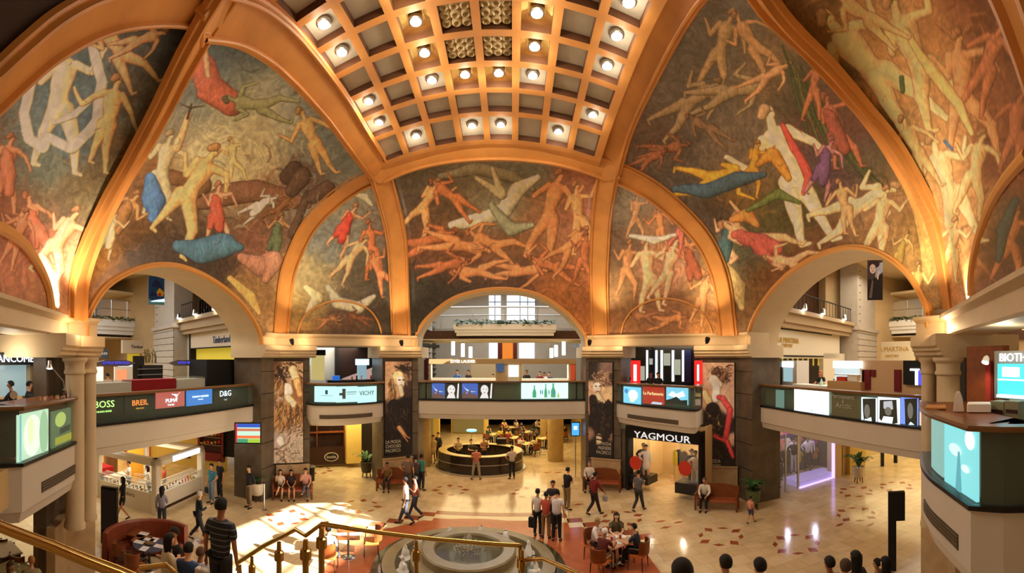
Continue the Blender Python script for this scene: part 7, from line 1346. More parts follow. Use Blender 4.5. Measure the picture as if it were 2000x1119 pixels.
# right bridge level 2
PRB = Pl((11.8, 16.0), (11.8, 6.5)); PRC = Pl((13.2, 16.0), (13.2, 6.5)); pk = mat('beige booth', srgb(206, 170, 130), .5)
unit('display_case', 'white booth with glowing shelves at the left of the right bridge', 'display', PRC, [('body', mat('pale booth', srgb(214, 210, 206), .4), (1510, 704, 1556, 775), 0, .8), ('header', E_(245, 250, 255, 1.8), (1527, 706, 1548, 717), -.05, 0), ('shelves', E_(150, 180, 185, .8), (1530, 719, 1547, 745), -.04, 0)], 0)
t = unit('beige_counter', 'beige counter in the middle of the right bridge with glowing white display on top', 'counter', PRB, [('body', mat('counter tan', srgb(190, 150, 100), .5), (1616, 745, 1681, 785), 0, .8)], 0)
unit('lit_display', 'glowing white topped cosmetics display on the beige counter', 'display', PRB, [('header', E_(250, 253, 255, 2.2), (1627, 705, 1678, 719), .1, .6), ('back', E_(190, 205, 205, .9), (1630, 719, 1676, 744), .5, .6), ('shelf', M_WHITE, (1630, 731, 1676, 733), .15, .5), ('red_boxes', cm((200, 60, 30)), (1634, 736, 1651, 744), .2, .4), ('white_boxes', M_WHITE, (1655, 733, 1674, 744), .2, .4)], .1)
unit('white_counter', 'bright white top of the lit counter behind the right bridge', 'counter', PRB, [('body', M_WHITE, (1548, 752, 1614, 775), 0, .7)], 0)
t = unit('beige_booth_wall', 'large pink beige booth wall with dark red banners on the right bridge', 'booth', PRB, [('wall', pk, (1683, 704, 1778, 795), .3, .5), ('wing', pk, (1764, 748, 1802, 800), .25, .6), ('post', M_DARK, (1683, 722, 1685, 790), .2, .3)], .3)
for x0, x1, y0, y1, w_ in ((1688, 1699, 722, 761, 'left'), (1701, 1709, 722, 736, 'short middle'), (1746, 1759, 722, 765, 'right')): unit('red_banner', 'dark red banner on the beige booth wall of the right bridge, %s one' % w_, 'banner', PRB, [('cloth', cm((116, 22, 34)), (x0, y0, x1, y1), .24, .28)], .24)
unit('black_screen', 'black screen with bright white and blue figure at the right end of the right bridge', 'screen', PRB, [('body', M_BLK, (1764, 704, 1802, 752), .1, .2), ('white_bar', E_(245, 250, 255, 2.0), (1777, 720, 1795, 724), .06, .1), ('white_bar', E_(245, 250, 255, 2.0), (1787, 724, 1792, 752), .06, .1), ('blue_bar', E_(70, 70, 220, 1.2), (1793, 722, 1800, 752), .06, .1)], .1)
person('woman in black with blond hair leaning over the white counter of the right bridge', PRB.M @ Vector((PRB.at(1575, 740).x, .9, 0)), 2.0, 'stand', 'table', 'table', .2, True, 'short', (24, 24, 28), hair='long', hc=(190, 120, 70), h=1.7, z=Z2)
person('person with dark hair behind the white counter of the right bridge', PRB.M @ Vector((PRB.at(1592, 740).x, 1.3, 0)), 2.4, 'stand', 'fold', 'down', 0, True, 'short', (60, 40, 44), h=1.6, z=Z2, simple=True)
k = MB(); k.lathe([(.07, 0), (.08, .2), (.03, .3), (.02, .36)], (0, 0, 0), 12); o = k.build('soap_bottle', cm((180, 226, 206)), smooth=True); p = PRB.M @ Vector((PRB.at(1594, 745).x, .3, 0)); p.z = 5.12; o.location = p; tag(o, 'pale green bottle on the white counter of the right bridge', 'bottle')
# near left counter
def topd(px, d, z): return ad(px, d, z)
k = MB(); k.sweep([tuple(p[:2]) for p in offset([Vector((*p, 0)) for p in PNL[:-9]], .24)], [(0, zg), (0, zr + .0), (.75, zr + .0), (.75, zg)]); o = k.build('curved_counter', M_WOOD); tag(o, 'curved wooden counter along the nearest left balcony', 'counter')
k = MB(); k.sweep([tuple(p[:2]) for p in offset([Vector((*p, 0)) for p in PNR[:-1]], .24)], [(0, zg), (0, zr + .0), (.8, zr + .0), (.8, zg)]); o = k.build('curved_counter', M_WOOD); tag(o, 'curved wooden counter along the nearest right balcony', 'counter')
PN1 = Pl(tuple(ad(-120, 10.5, 0)[:2]), tuple(ad(100, 12.2, 0)[:2]))
t = unit('cosmetics_display', 'mirror fronted cosmetics display under the black LANCÔME sign at the left edge', 'display', PN1, [('sign', M_BLK, (-60, 688, 64, 713), -.3, -.1), ('mirror', mat('lit mirror', srgb(150, 165, 165), .15, emit=srgb(150, 180, 185), es=.5), (-60, 713, 60, 775), .1, .2), ('side_post', M_CREAM, (59, 713, 68, 780), -.1, .3)], 0)
c = PN1.at(26, 701, -.3); text('LANCÔME', .27, E_(235, 240, 255, 1.8), PN1.M @ Matrix.Translation((c.x, -.33, c.z)), 'lettering', t, sx=1.0, bold=.006)
unit('dark_red_panel', 'narrow dark red panel beside the black letter sign on the left', 'panel', PN1, [('panel', cm((110, 26, 20)), (70, 711, 80, 765), -.2, .1)], 0)
mb = MB(); PN1.box(mb, 81, 697, 116, 830, .3, .9); PN1.box(mb, -80, 640, 35, 690, 1.2, 1.4); struct(mb, 'wall_near_left_panel', mat('brown panel', srgb(66, 46, 34), .5))
person('person in black with short hair behind the left counter, facing right', PN1.M @ Vector((PN1.at(18, 740).x, -.25, 0)), 2.4, 'stand', 'table', 'fold', .15, True, 'long', (22, 20, 26), h=1.62, z=Z2)
person('second person in black behind the left counter, seen from behind', PN1.M @ Vector((PN1.at(42, 740).x, -.25, 0)), -.4, 'stand', 'table', 'table', .12, True, 'long', (20, 20, 28), h=1.6, z=Z2)
t = thing('desk_lamp', 'jointed steel desk lamp glowing over the left counter', 'lamp', atd(126, 762, 11.0)); p0 = atd(126, 762, 11.0); p1 = atd(124, 745, 11.0); p2 = atd(105, 722, 10.9); p3 = atd(97, 716, 10.8)
k = MB(); k.tube([p0, p1, p2, p3], .014, 6); k.lathe([(.06, 0), (.06, .03)], tuple(p0), 12); k.build('arm', M_STEEL, t, world=True)
k = MB(); k.lathe([(.02, .17), (.05, .15), (.055, .06), (.10, -.04), (.095, -.04)], tuple(p3), 14); k.build('shade', M_STEEL, t, world=True, smooth=True); k = MB(); k.lathe([(.085, -.035), (.06, -.06), (.01, -.07)], tuple(p3), 12); k.build('bulb', M_LAMP, t, world=True, smooth=True)
rr = random.Random(15)
for i in range(22):
    px = 85 + 2.6 * i; d = 9.9 + .025 * i * 1.6; p = ad(px, d, zr + .005); k = MB(); hh = rr.uniform(.05, .13) + (.10 if i in (17, 20, 21) else 0); k.lathe([(.022, 0), (.024, hh * .6), (.012, hh * .7), (.012, hh)], (0, 0, 0), 8); o = k.build('cosmetic_bottle', cm(rr.choice(((206, 170, 130), (190, 110, 60), (230, 220, 210), (80, 40, 30), (120, 120, 130)))), smooth=True); o.location = p + Vector((rr.uniform(-.05, .05), rr.uniform(-.1, .1), 0)); tag(o, 'small cosmetic bottle in the row on the left curved counter', 'bottle', 'bottles on the left curved counter')
k = MB(); k.lathe([(.01, 0), (.085, 0), (.085, .012), (.01, .012)], (0, 0, 0), 22, Matrix.Rotation(PI / 2, 4, 'X')); o = thing('round_tester', 'round pale disc on a thin stand on the left counter', 'display', atd(27, 791, 8.9)); a_ = k.build('disc', M_WHITE, o); a_.location = (0, 0, .21); a_.rotation_euler = (0, 0, .9); k = MB(); k.tube([(0, 0, 0), (0, 0, .2)], .006, 5); k.build('stem', M_STEEL, o)
k = MB(); p = atd(62, 792, 9.3); k.bev((-.12, -.1, 0), (.12, .1, .20), .01); o = k.build('glass_box', M_GLASS); o.location = (p.x, p.y, zr + .02); tag(o, 'green glass box on the left counter beside the round disc', 'box')
# near right counter
PN2 = Pl(tuple(ad(1925, 9.0, 0)[:2]), tuple(ad(2120, 7.6, 0)[:2]))
t = unit('cosmetics_display', 'turquoise lit skincare display with big white letters at the right edge', 'display', PN2, [('cabinet', mat('grey cabinet', srgb(150, 150, 140), .4), (1942, 684, 2120, 784), 0, .5), ('lit_back', E_(70, 205, 215, 1.1), (1948, 711, 2120, 780), -.06, 0), ('glow', E_(235, 250, 250, 2.0), (1957, 717, 1990, 736), -.08, -.06), ('shelf', E_(190, 240, 245, 1.3), (1948, 743, 2120, 746), -.2, -.06), ('shelf', E_(200, 245, 250, 1.4), (1946, 776, 2120, 782), -.2, -.06)], 0)
c = PN2.at(1953, 699, 0); text('BIOTHERM', .24, E_(245, 245, 255, 1.6), PN2.M @ Matrix.Translation((c.x, -.03, c.z)), 'lettering', t, align='LEFT', bold=.005)
for i, x in enumerate((1933, 1962)): unit('paper_box', 'olive box with dark label under the turquoise display, %s one' % ('left', 'right')[i], 'box', PN2, [('box', mat('olive box', srgb(130, 126, 96), .6), (x, 784, x + 27, 827), -.6, -.3), ('label', cm((60, 20, 22)), (x + 2, 800, x + 25, 807), -.61, -.6)], -.6)
k = MB(); q = atd(1925, 705, 8.6); o = thing('wall_spotlight', 'white spotlight shining on the wooden panel right of the column', 'spotlight', q); k.lathe([(.03, .12), (.06, .08), (.08, -.04)], (0, 0, 0), 12, Matrix.Rotation(.6, 4, 'Y')); k.build('housing', M_WHITE, o, smooth=True); k = MB(); k.lathe([(.07, -.04), (.02, -.06)], (0, 0, 0), 12, Matrix.Rotation(.6, 4, 'Y')); k.build('lens', M_LAMP, o)
lamp('SPOT', 'panel_spot', q + Vector((-.1, 0, -.05)), 40, (1, .75, .45), .04, aim=tuple(ad(1905, 9.6, 5.2)), spot=1.2, blend=.8)
mb = MB(); mb.box((0, 0, 4.1), (1.2, .2, 6.6), frame(tuple(ad(1888, 9.9, 0)[:2]), tuple(ad(1925, 9.4, 0)[:2]))); struct(mb, 'wall_near_right_panel', M_WOOD)
unit('red_strip', 'dark red strip beside the lit wooden panel at the right', 'panel', PN2, [('panel', cm((120, 30, 20)), (1924, 705, 1934, 790), .1, .2)], 0)
k = MB(); P8 = [(-.10, 0), (-.07, .25), (-.03, .36), (.03, .36), (.07, .25), (.10, 0)]; k.add([(x, y, z) for y in (-.06, .06) for x, z in P8], [(0, 1, 2, 3, 4, 5), (11, 10, 9, 8, 7, 6)] + [(i, (i + 1) % 6, (i + 1) % 6 + 6, i + 6) for i in range(6)]); o = k.build('leaflet_stand', mat('white plastic', srgb(226, 216, 206), .4)); p = ad(1872, 7.9, zr + .02); o.location = p; o.rotation_euler = (0, 0, -1.0); tag(o, 'white arched leaflet stand on the right counter', 'stand')
k = MB(); k.bev((-.22, -.15, 0), (.22, .15, .16), .02); o = k.build('white_box', M_WHITE); o.location = ad(1912, 7.9, zr + .02); o.rotation_euler = (0, 0, -1.1); tag(o, 'low white box behind the leaflet stand on the right counter', 'box')
k = MB(); k.bev((-.2, -.3, 0), (.2, .3, .03), .005); o = k.build('wooden_tray', mat('light wood', srgb(190, 130, 70), .4)); o.location = ad(1828, 8.5, zr + .02); o.rotation_euler = (0, 0, -1.0); tag(o, 'light wooden tray at the far end of the right counter', 'tray')
lamp('POINT', 'counter_light', ad(20, 10.4, 6.4), 22, NEUT, .2); lamp('POINT', 'counter_light', ad(1960, 7.6, 6.7), 16, NEUT, .2)
lamp('AREA', 'bridge_light', (0, 24.3, 7.0), 130, NEUT, 7, rot=(0, 0, 0), size_y=1.2)
for s_ in (-1, 1): lamp('AREA', 'bridge_light', (s_ * 13.2, 11.5, 8.5), 150, NEUT, 2, rot=(0, 0, 0), size_y=7); lamp('AREA', 'corner_light', (s_ * 10.0 - .5, 22.5, 7.0), 120, NEUT, 3, rot=(0, 0, 0)); lamp('AREA', 'corner_ground_light', (s_ * 8.5 - .5, 22.0, 3.2), 140, YEL, 3, rot=(0, 0, 0))
lamp('AREA', 'cafe_light', (-.5, 30, 3.3), 500, YEL, 8, rot=(0, 0, 0), size_y=10); lamp('AREA', 'bridge_underlight', (-.5, 22.8, 3.2), 90, WARM, 7, rot=(0, 0, 0), size_y=2)
PEOPLE = 1
rz0 = PI
# --- walking and standing on the ground floor
person('woman in short black dress walking left of the white jewellery kiosk', fl(240, 1013), 2.2, 'walk', 'swingf', 'down', 0, True, 'short', (22, 20, 22), 'dress', (22, 20, 22), hair='long', h=1.66, skin=1)
person('woman with long dark hair and grey top standing before the kiosk corner', fl(316, 1040), .5, 'stand', 'down', 'phone', 0, True, 'long', (150, 148, 160), 'trousers', (50, 52, 64), hair='long', h=1.66)
person('elderly man in dark jacket with white hair right of the kiosk', fl(387, 1055), -.6, 'walk', 'down', 'phone', .08, False, 'long', (24, 34, 44), 'trousers', (26, 30, 40), hc=(200, 196, 190), skin=2, h=1.72)
person('man in teal shirt and jeans holding black bag right of the kiosk', fl(413, 983), 2.9, 'stand', 'hip', 'bag', 0, False, 'short', (60, 130, 150), 'trousers', (110, 130, 150), bags=(('r', 'hand', (24, 24, 30), 'black bag in the hand of the man in teal shirt'),))
person('person in black top partly hidden behind the man in teal shirt', (fl(413, 983) + Vector((-.1, .7, 0))), 2.9, 'stand', top=(30, 30, 34), h=1.76)
person('man in black shirt and beige trousers standing before the dark pier', fl(487, 992), 2.7, 'stand', 'back', 'back', 0, False, 'long', (26, 26, 34), 'trousers', (120, 100, 76), h=1.78)
person('man in white polo shirt striding to the left before the fountain', fl(793, 1024), 1.75, 'walk', 'down', 'down', .03, False, 'short', (222, 214, 204), 'trousers', (60, 64, 76), h=1.80)
person('person with red patterned top walking behind the man in white polo', (fl(806, 1016) + Vector((.05, .25, 0))), 1.9, 'walk', 'fold', 'swingb', 0, True, 'short', (150, 80, 60), 'trousers', (50, 50, 60), h=1.68)
person('man in grey shirt facing away beside the bench under the blonde poster', fl(797, 966), .2, 'stand', 'hip', 'down', 0, False, 'short', (110, 88, 74), 'trousers', (70, 66, 66), h=1.85)
person('man in dark clothes behind the grey shirted man near the bench', fl(812, 962), .4, 'stand', 'down', 'phone', 0, False, 'long', (70, 60, 56), h=1.70)
person('person in turquoise shirt and dark trousers near the round bar', fl(823, 958), -.5, 'stand', 'down', 'down', 0, False, 'short', (60, 150, 140), 'trousers', (44, 50, 52), h=1.72)
person('man in coral shirt and plaid trousers standing at the round bar', fl(930, 937), .1, 'apart', 'fold', 'fold', 0, False, 'short', (190, 110, 80), 'trousers', (150, 140, 120), h=1.72)
person('waiter in light shirt and black apron standing at the round bar', fl(1000, 936), .3, 'stand', 'hip', 'phone', 0, False, 'short', (190, 176, 160), 'trousers', (20, 20, 22), h=1.74)
person('man in white striped shirt with shoulder strap facing away in the group', fl(1087, 1057), -.2, 'stand', 'reach', 'down', 0, False, 'short', (226, 222, 218), 'trousers', (26, 26, 34), h=1.78)
person('person in red shirt embracing friend in the group before the fountain', fl(1066, 1052), -.3, 'stand', 'reach', 'reach', .05, True, 'short', (196, 84, 64), 'trousers', (150, 112, 70), h=1.62)
person('person in white top with black and red bags in the group', fl(1050, 1048), -.5, 'stand', 'down', 'fold', 0, True, 'short', (220, 206, 196), 'trousers', (30, 28, 30), h=1.68, bags=(('l', 'shop', (24, 22, 24), 'black shopping bag held by the person in white top'), ('r', 'small', (206, 70, 40), 'red and white bag held by the person in white top')))
person('person in dark top facing the viewer at the back of the group', fl(1080, 1030), 2.9, 'stand', 'fold', 'fold', 0, False, 'short', (40, 34, 40), 'trousers', (40, 36, 40), h=1.74)
person('man in black shirt and khaki trousers looking at his phone', fl(1107, 996), -1.0, 'stand', 'phone', 'phone', .08, False, 'short', (26, 24, 26), 'trousers', (130, 108, 70), h=1.76)
person('man in dark red shirt walking with grey bag right of the group', fl(1160, 1006), -1.1, 'walk', 'down', 'swingf', .1, False, 'long', (120, 26, 22), 'trousers', (40, 30, 30), h=1.74, bags=(('r', 'small', (150, 150, 156), 'grey bag carried by the man in dark red shirt'),))
person('man in grey shirt walking in front of the black framed shop', fl(1247, 999), -.9, 'walk', 'down', 'phone', 0, False, 'short', (96, 96, 100), 'trousers', (44, 48, 50), h=1.72)
person('child in pink shirt walking beside the potted plant on the right', fl(1466, 1022), -1.2, 'walk', 'down', 'down', 0, False, 'short', (214, 140, 120), 'shorts', (70, 72, 100), h=1.05)
person('person in blue top inside the black framed shop', fl(1302, 912), PI, 'stand', 'hip', 'hip', 0, False, 'short', (80, 96, 120), 'trousers', (50, 50, 70), h=1.7)
# --- the man on the stairs and the people going down
zs = 2.42
person('tall man in striped navy polo seen from behind on the stairs', atd(431, 1100, 6.3), .12, 'stand', 'bag', 'bag', 0, False, 'short', (34, 38, 52), 'trousers', (34, 34, 44), h=1.80, pat='stripe', z=zs, skin=3, bags=(('l', 'big', (206, 196, 184), 'white printed shopping bag held by the man in striped polo'),))
person('person in cream and navy jacket on the stairs, dark ponytail', atd(324, 1100, 7.4), -.4, 'stand', 'phone', 'fold', .1, True, 'long', (206, 190, 160), 'trousers', (36, 36, 60), hair='long', h=1.62, z=1.62)
person('young man in black shirt facing up on the stairs', atd(341, 1100, 8.0), PI - .2, 'stand', 'fold', 'down', 0, False, 'short', (24, 22, 24), h=1.72, z=1.40)
person('person in blue pullover on the stairs, dark cap of hair', atd(363, 1100, 7.2), .2, 'stand', 'down', 'down', .12, False, 'long', (40, 62, 104), 'trousers', (60, 60, 80), h=1.70, z=1.45)
person('child in white and grey shirt on the stairs beside blue pullover', atd(391, 1100, 7.6), .1, 'stand', 'down', 'down', 0, False, 'short', (190, 196, 210), 'trousers', (60, 60, 70), h=1.5, z=1.42, hc=(90, 60, 40))
# heads rising at the lower edge on the right
for x, y, hw, lab, kw in ((1333, 1103, 40, 'dark haired man close to the viewer at the lower edge, right of the café group', {}), (1418, 1092, 24, 'man with short black hair at the lower edge below the diamond ring', {}), (1485, 1098, 24, 'person with black hair at the lower edge right of the centre', {}), (1621, 1094, 20, 'man in light shirt at the lower edge, left of the dark haired pair', dict(top=(150, 140, 130))), (1652, 1100, 22, 'person in brown coat at the lower edge beside long haired woman', dict(hc=(70, 50, 36), top=(70, 50, 40))), (1672, 1083, 20, 'woman with long black hair at the lower edge on the right', dict(fem=True, hair='long', top=(60, 44, 40))), (1730, 1094, 18, 'woman with long dark hair at the lower right edge near the black totem', dict(fem=True, hair='long', top=(120, 84, 70))), (1714, 1097, 14, 'person with phone raised at the lower right edge', dict(top=(120, 90, 80)))):
    d = .165 * F / hw; p = atd(x, y - 4, d); person(lab, p, R.choice((0, .3, -.4)), 'stand', R.choice(('phone', 'down')), 'down', 0, sleeve='short', h=1.7, z=p.z - 1.70, **{**dict(top=(40, 34, 34)), **kw})
# --- benches with sitters
def bench(px, py, rz, lab):
    p = fl(px, py); t = thing('wooden_bench', lab, 'bench', p, rz)
    k = MB(); k.bev((-.85, -.28, .38), (.85, .26, .45), .02); k.build('seat', mat('red cushion leather', srgb(150, 70, 30), .5), t)
    k = MB(); k.grid([[(x, -.27 - (z - .45) * .22 + o_, z + (.10 * math.cos(x * 1.9) if z > .8 else 0)) for x in [-.85 + .17 * i for i in range(11)]] for o_, z in ((.0, .45), (.0, .9), (-.05, .9), (-.05, .45))]); k.build('backrest', M_WOOD, t)
    for sx in (-1, 1):
        k = MB(); k.bev((sx * .87 - .04, .18, 0), (sx * .87 + .04, .26, .66), .01); k.build('leg', M_WOOD, t)
        k = MB(); k.bev((sx * .87 - .04, -.32, 0), (sx * .87 + .04, -.25, .95), .01); k.build('leg', M_WOOD, t)
        k = MB(); k.bev((sx * .87 - .05, -.30, .64), (sx * .87 + .05, .30, .69), .01); k.build('armrest', M_WOOD, t)
    return t, p
def sit_on(t, x, lab, legs, **kw):
    M_ = Matrix.Translation(t.location) @ Matrix.Rotation(t.rotation_euler.z, 4, 'Z'); p = M_ @ Vector((x, -.06, 0)); return person(lab, (p.x, p.y), t.rotation_euler.z, legs, **kw)
b, _ = bench(571, 973, rz0 + .55, 'wooden bench under the fur coat poster, seating three people')
sit_on(b, .55, 'person in white shirt seated at the left end of the crowded bench', 'cross', fem=True, top=(214, 196, 180), bottom='skirt', bot=(40, 30, 30), al='lap', ar='face', hair='long', hc=(60, 36, 24), h=1.62)
sit_on(b, .05, 'woman in dark dress seated in the middle of the crowded bench', 'sit', fem=True, top=(40, 26, 30), bottom='skirt', bot=(44, 30, 34), al='lap', ar='lap', hair='long', h=1.62)
sit_on(b, -.6, 'man in pink shirt seated at the right end of the crowded bench', 'cross', top=(206, 150, 140), bot=(80, 76, 90), al='lap', ar='face', lean=.15)
b, _ = bench(772, 957, rz0 + .2, 'wooden bench in shadow under the blonde woman poster')
sit_on(b, .4, 'person in patterned brown top seated on the shadowed bench', 'sit', top=(120, 92, 50), bot=(40, 34, 34), al='lap', ar='face', h=1.66)
b, _ = bench(1176, 958, rz0 - .35, 'wooden bench with orange seat under the dark dress poster')
sit_on(b, .62, 'man in white shirt seated at the left end of the bench beside the centre arch', 'sit', sleeve='long', top=(220, 210, 200), bot=(24, 24, 28), al='lap', ar='lap', hc=(120, 110, 100))
b, _ = bench(1400, 995, rz0 - .65, 'wooden bench with carved back under the red gloves poster')
sit_on(b, .5, 'man in white shirt bending forward on the bench under the red gloves poster', 'sit', sleeve='long', top=(226, 218, 206), bot=(24, 24, 30), al='lap', ar='lap', lean=.3, hc=(110, 80, 60))
# --- café furniture
tt = table(fl(672, 1098) + Vector((0, .35, 0)), 'small square café table with placemats beside the fountain', .36)
mats_on(tt, 2, 'white printed placemat on the café table by the fountain, %s')
chair(tt.location + Vector((-.72, .15, 0)), -1.5, 'café armchair with yellow seat left of the table by the fountain', (206, 150, 50))
chair(tt.location + Vector((.62, .45, 0)), 1.9, 'brown café armchair right of the table by the fountain')
c3 = chair(tt.location + Vector((-.25, -.95, 0)), .2, 'café armchair seating the person in jeans, below the table by the fountain')
person('person in grey top and jeans seated before the table by the fountain', (c3.location.x, c3.location.y), .2, 'sitout', 'lap', 'lap', -.05, False, 'long', (120, 126, 132), 'trousers', (60, 64, 84), h=1.7)
# table by the round sofa
t2 = table(fl(243, 1140) + Vector((-.2, 1.1, 0)), 'round café table laid with four white placemats by the curved sofa', .5, False, top=cm((70, 74, 100)))
mats_on(t2, 4, 'white placemat on the round table by the curved sofa, %s', r=.34)
k = MB(); k.lathe([(.10, 0), (.13, .03), (.12, .05)], (0, 0, 0), 14); o = k.build('bread_basket', mat('wicker', srgb(120, 90, 50), .8)); o.location = t2.location + Vector((0, 0, .744)); tag(o, 'small wicker basket in the middle of the round table by the sofa', 'basket')
chair(t2.location + Vector((.25, -.75, 0)), .3, 'orange brown tub chair below the round table with placemats', (176, 96, 40))
chair(t2.location + Vector((-.45, -.65, 0)), -.4, 'dark brown chair left of the orange brown tub chair', (70, 40, 24))
s_ = thing('curved_sofa', 'curved terracotta leather sofa around the round table, beside the stone pedestal', 'sofa', t2.location)
M_LEA = mat('terracotta leather', srgb(132, 62, 40), .45, noise=.1, nscale=4)
def arcpath(r, a0, a1, n=14): return [(r * math.cos(a0 + (a1 - a0) * i / n), r * math.sin(a0 + (a1 - a0) * i / n)) for i in range(n + 1)]
k = MB(); k.sweep(arcpath(1.45, 3.9, 1.4), [(0, .0), (0, .95), (-.03, 1.0), (-.12, 1.0), (-.16, .95), (-.16, 0)]); k.build('backrest', M_LEA, s_)
k = MB(); k.sweep(arcpath(1.25, 3.9, 1.4), [(0, .1), (0, .45), (-.5, .45), (-.5, .1)]); k.build('seat', M_LEA, s_)
for j, (x, y, la) in enumerate(((270, 1085, 'first'), (280, 1098, 'second'))):
    pp = fl(x, y); tb = table(pp, 'small square table with white placemat right of the round table, %s from the back' % la, .3); mats_on(tb, 1, 'white placemat on the small square table, %s' % ('farther one', 'nearer one')[j])
# lower left café under the handrail
t4 = table(atz(27, 1112, 0.7) , 'café table with glasses at the lower left corner under the brass rail', .42, z=-.0, top=cm((150, 140, 90)))
for i, (dx, dy) in enumerate(((.1, .1), (-.15, .05), (.05, -.15))):
    k = MB(); k.lathe([(.03, 0), (.035, .12)], (0, 0, 0), 12); o = k.build('drinking_glass', M_CLEAR, smooth=True); o.location = t4.location + Vector((dx, dy, .742)); tag(o, 'clear drinking glass on the café table at the lower left corner', 'glass', 'glasses on the lower left table')
for x, y, rz, lab, kw in ((17, 1098, -1.2, 'person with long brown hair seated at the lower left corner', dict(hair='long', fem=True, hc=(70, 44, 26), top=(190, 180, 160))), (62, 1092, 1.2, 'blonde person in beige top seated at the lower left under the rail', dict(hc=(170, 110, 50), top=(150, 136, 96)))):
    p = atz(x, y, 1.3); c_ = chair(p, rz, 'orange café chair of the %s' % lab.split(' seated')[0], (170, 84, 34)); person(lab, p, rz, 'sit', 'table', 'table', .1, h=1.68, **kw)
for x, y, lab in ((40, 1083, 'orange café chair standing behind the seated pair at lower left'), (8, 1050, 'orange café chair farthest back at the left edge')): chair(atz(x, y, .8), .5, lab, (186, 84, 34))
k = MB(); p = atz(12, 1072, .8); o = thing('side_counter', 'small counter with white top at the left edge under the rail', 'counter', (p.x, p.y, 0)); k.bev((-.4, -.3, 0), (.4, .3, .78), .02); k.build('body', M_WOODD, o); k = MB(); k.bev((-.44, -.34, .78), (.44, .34, .82), .01); k.build('top', M_WHITE, o)
# right café group
t5 = table(fl(1205, 1110) + Vector((0, .3, 0)), 'café table crowded with papers, cups and a red bag, lower right of the fountain', .48, top=cm((190, 150, 120)))
for i, (dx, dy, lb) in enumerate(((-.25, .1, 'left'), (.05, .2, 'back'), (.1, -.2, 'front'), (.28, .18, 'right'))):
    m_ = MB(); m_.box((-.15, -.1, 0), (.15, .1, .004 + .003 * i)); o = m_.build('paper_placemat', cm((230, 224, 220))); o.location = t5.location + Vector((dx, dy, .742)); o.rotation_euler = (0, 0, i * .8); tag(o, 'white paper on the crowded café table, %s side' % lb, 'placemat')
for i, (dx, dy, c_, lb) in enumerate(((-.1, -.05, (206, 60, 40), 'red paper cup'), (.0, .02, (240, 236, 230), 'white cup'), (.18, .0, (180, 90, 50), 'brown cup'))):
    k = MB(); k.lathe([(.03, 0), (.042, .10), (.044, .10), (.03, .005)], (0, 0, 0), 14); o = k.build('cup', cm(c_), smooth=True); o.location = t5.location + Vector((dx, dy, .75)); tag(o, lb + ' on the crowded café table', 'cup')
for dx, dy, rz, lab, kw in ((-.55, .45, -2.4, 'woman in white top and patterned headscarf seated at the crowded table', dict(fem=True, sleeve='long', top=(226, 216, 214), hc=(150, 130, 90), al='table', ar='table', lean=.2)), (.25, .75, 2.9, 'woman in black and cream patterned top seated at the crowded table', dict(fem=True, hair='long', top=(90, 80, 54), al='table', ar='table', lean=.15)), (-.55, -.6, -.8, 'man in white and black cap seated with back to the viewer at the table', dict(top=(90, 30, 24), hc=(220, 216, 214), al='table', ar='table', lean=.3, bot=(190, 170, 140))), (.62, -.45, .9, 'person in dark blue shirt with raised hand seated right of the table', dict(top=(34, 44, 60), al='table', ar='face', lean=.2))):
    p = t5.location + Vector((dx, dy, 0)); chair(p, rz, 'café armchair under the ' + lab.split(' seated')[0].replace('with raised hand', '')[:60].strip(), (186, 100, 40)); person(lab, (p.x, p.y), rz, 'sit', h=1.68, **kw)
k = MB(); k.bev((-.16, -.08, 0), (.16, .08, .3), .02); o = k.build('red_bag', cm((196, 30, 24))); o.location = fl(1240, 1060) + Vector((-.1, -.9, .0)); tag(o, 'red bag standing on the floor right of the crowded café table', 'bag')
# --- fountain
ft = thing('fountain', 'round stone fountain with raised inner basin and ring pool', 'fountain', FC)
M_FST = mat('fountain stone', srgb(132, 118, 84), .4, noise=.15, nscale=3); M_FDK = mat('dark fountain stone', srgb(62, 58, 38), .25, noise=.2, nscale=3)
k = MB(); k.lathe([(2.95, 0), (2.9, .10), (2.7, .12), (2.62, .12), (2.6, .0)], (0, 0, 0), 72, cap=False); k.build('outer_kerb', M_FDK, ft)
k = MB(); k.lathe([(2.6, .0), (2.6, .26), (2.22, .28), (2.2, .02)], (0, 0, 0), 72, cap=False); k.build('rim', M_FST, ft)
k = MB(); k.lathe([(1.75, .0), (1.75, .40), (1.42, .42), (1.42, .62), (1.38, .66), (1.06, .66), (1.02, .6), (1.0, .3)], (0, 0, 0), 72, cap=False); k.build('inner_basin', M_FST, ft)
M_WAT = mat('rippling water', srgb(90, 86, 66), .06, bump=1.0, nscale=14)
k = MB(); k.lathe([(2.21, .14), (.02, .14)], (0, 0, 0), 72, cap=False); k.build('pool_water', M_WAT, ft)
k = MB(); k.lathe([(1.03, .52), (.02, .53)], (0, 0, 0), 48, cap=False); k.build('basin_water', M_WAT, ft)
M_FOAM = mat('white foam', srgb(250, 250, 246), .5, alpha=.95)
k = MB(); rr = random.Random(3)
for i in range(420):
    a = rr.uniform(0, 2 * PI); q = rr.random(); r = .48 * q; z = .56 + .55 * (1 - q) * rr.random() + .05; s0 = rr.uniform(.006, .018)
    c = Vector((r * math.cos(a), r * math.sin(a), z)); k.add([c + Vector(v) * s0 for v in ((1, 0, 0), (0, 1, 0), (-1, 0, 0), (0, -1, 0), (0, 0, 1.8), (0, 0, -1.8))], [(0, 1, 4), (1, 2, 4), (2, 3, 4), (3, 0, 4), (1, 0, 5), (2, 1, 5), (3, 2, 5), (0, 3, 5)])
k.build('water_spray', mat('spray drops', srgb(220, 220, 214), .3, alpha=.45), ft)['kind'] = 'stuff'
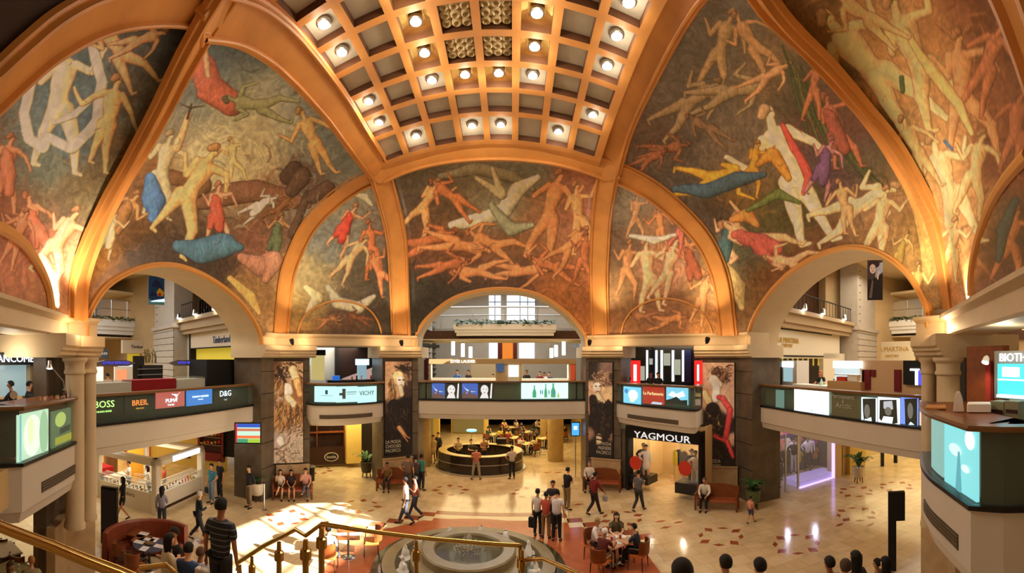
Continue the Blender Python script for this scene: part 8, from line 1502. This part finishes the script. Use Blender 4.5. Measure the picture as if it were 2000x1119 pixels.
for i, (px, py) in enumerate(((786, 1085), (824, 1066), (877, 1045), (941, 1042), (996, 1050), (1044, 1075), (1050, 1112), (783, 1112))):
    p = atz(px, py, .2); dv = Vector((p.x - FC.x, p.y - FC.y, 0)); dv = dv.normalized() * 1.98
    k = MB(); rr = random.Random(i)
    k.lathe([(.20, .0), (.17, .05), (.11, .10), (.10, .20), (.05, .32), (.035, .38), (.005, .42)], (0, 0, 0), 10); o = k.build('water_jet', M_FOAM, ft, smooth=True)
    for v in o.data.vertices: v.co += Vector((rr.uniform(-.035, .035), rr.uniform(-.035, .035), rr.uniform(-.03, .03)))
    o.location = (dv.x, dv.y, .13)
# --- stairs and brass rails
mb = MB()
MS = Matrix(((-.85, .53, 0, 0), (.53, .85, 0, 0), (0, 0, 1, 0), (0, 0, 0, 1)))
for i in range(20): mb.box((4 + i * .3, 1.1, 0), (4.3 + i * .3, 2.9, 3.6 - i * .18), MS)
mb.box((-3.6, -2.9, 3.5), (3.8, 1.1, 4.1)); struct(mb, 'floor_stairs', M_PLINTH)
def rail(pts, r, posts, lab, cat='handrail'):
    P = [atd(x, y, d) for x, y, d in pts]; t = thing('brass_handrail', lab, cat, (P[0].x, P[0].y, P[0].z - 1)); k = MB(); k.tube(P, r, 10); k.build('rail', M_BRASS, t, smooth=True, world=True)
    for x, y, d, rr_ in posts:
        p = atd(x, y, d); k = MB(); b0 = p.z - 1.15; k.lathe([(rr_, b0 - p.z), (rr_, -.22), (rr_ * 1.8, -.21), (rr_ * 1.8, -.12), (rr_, -.11), (rr_ * .8, -.02)], tuple(p), 10); k.build('post', M_BRASS, t, smooth=True, world=True)
    return t
rail([(466, 1098, 4.9), (515, 1066, 4.7), (577, 1034, 4.4), (597, 1046, 4.25), (628, 1023, 4.15), (700, 1034, 4.1), (780, 1045, 4.1), (900, 1057, 4.1), (1014, 1065, 4.1)], .022, [(469, 1100, 4.9, .02), (492, 1084, 4.75, .022), (545, 1055, 4.5, .028), (597, 1050, 4.25, .032), (628, 1027, 4.15, .03), (813, 1052, 4.1, .022), (1016, 1064, 4.1, .022)], 'polished brass handrail zigzagging down the stairs in front of the fountain')
rail([(1016, 1062, 4.1), (1018, 1094, 4.1), (1062, 1091, 3.9), (1140, 1124, 3.4), (1180, 1142, 3.2)], .02, [(1020, 1070, 4.05, .018)], 'short brass rail branching down to the right before the fountain')
rail([(-60, 1000, 3.3), (0, 1030, 3.3), (100, 1068, 3.3), (230, 1120, 3.3), (300, 1150, 3.3)], .038, [], 'thick brass handrail slanting across the lower left corner')
rail([(-60, 990, 3.6), (0, 1018, 3.6), (100, 1056, 3.6), (230, 1106, 3.6), (310, 1140, 3.6)], .014, [], 'thin brass rail behind the thick one at the lower left')
rail([(272, 1109, 3.9), (325, 1103, 3.9), (345, 1121, 3.7), (360, 1150, 3.5)], .024, [], 'bent brass handrail at the foot of the people on the stairs')
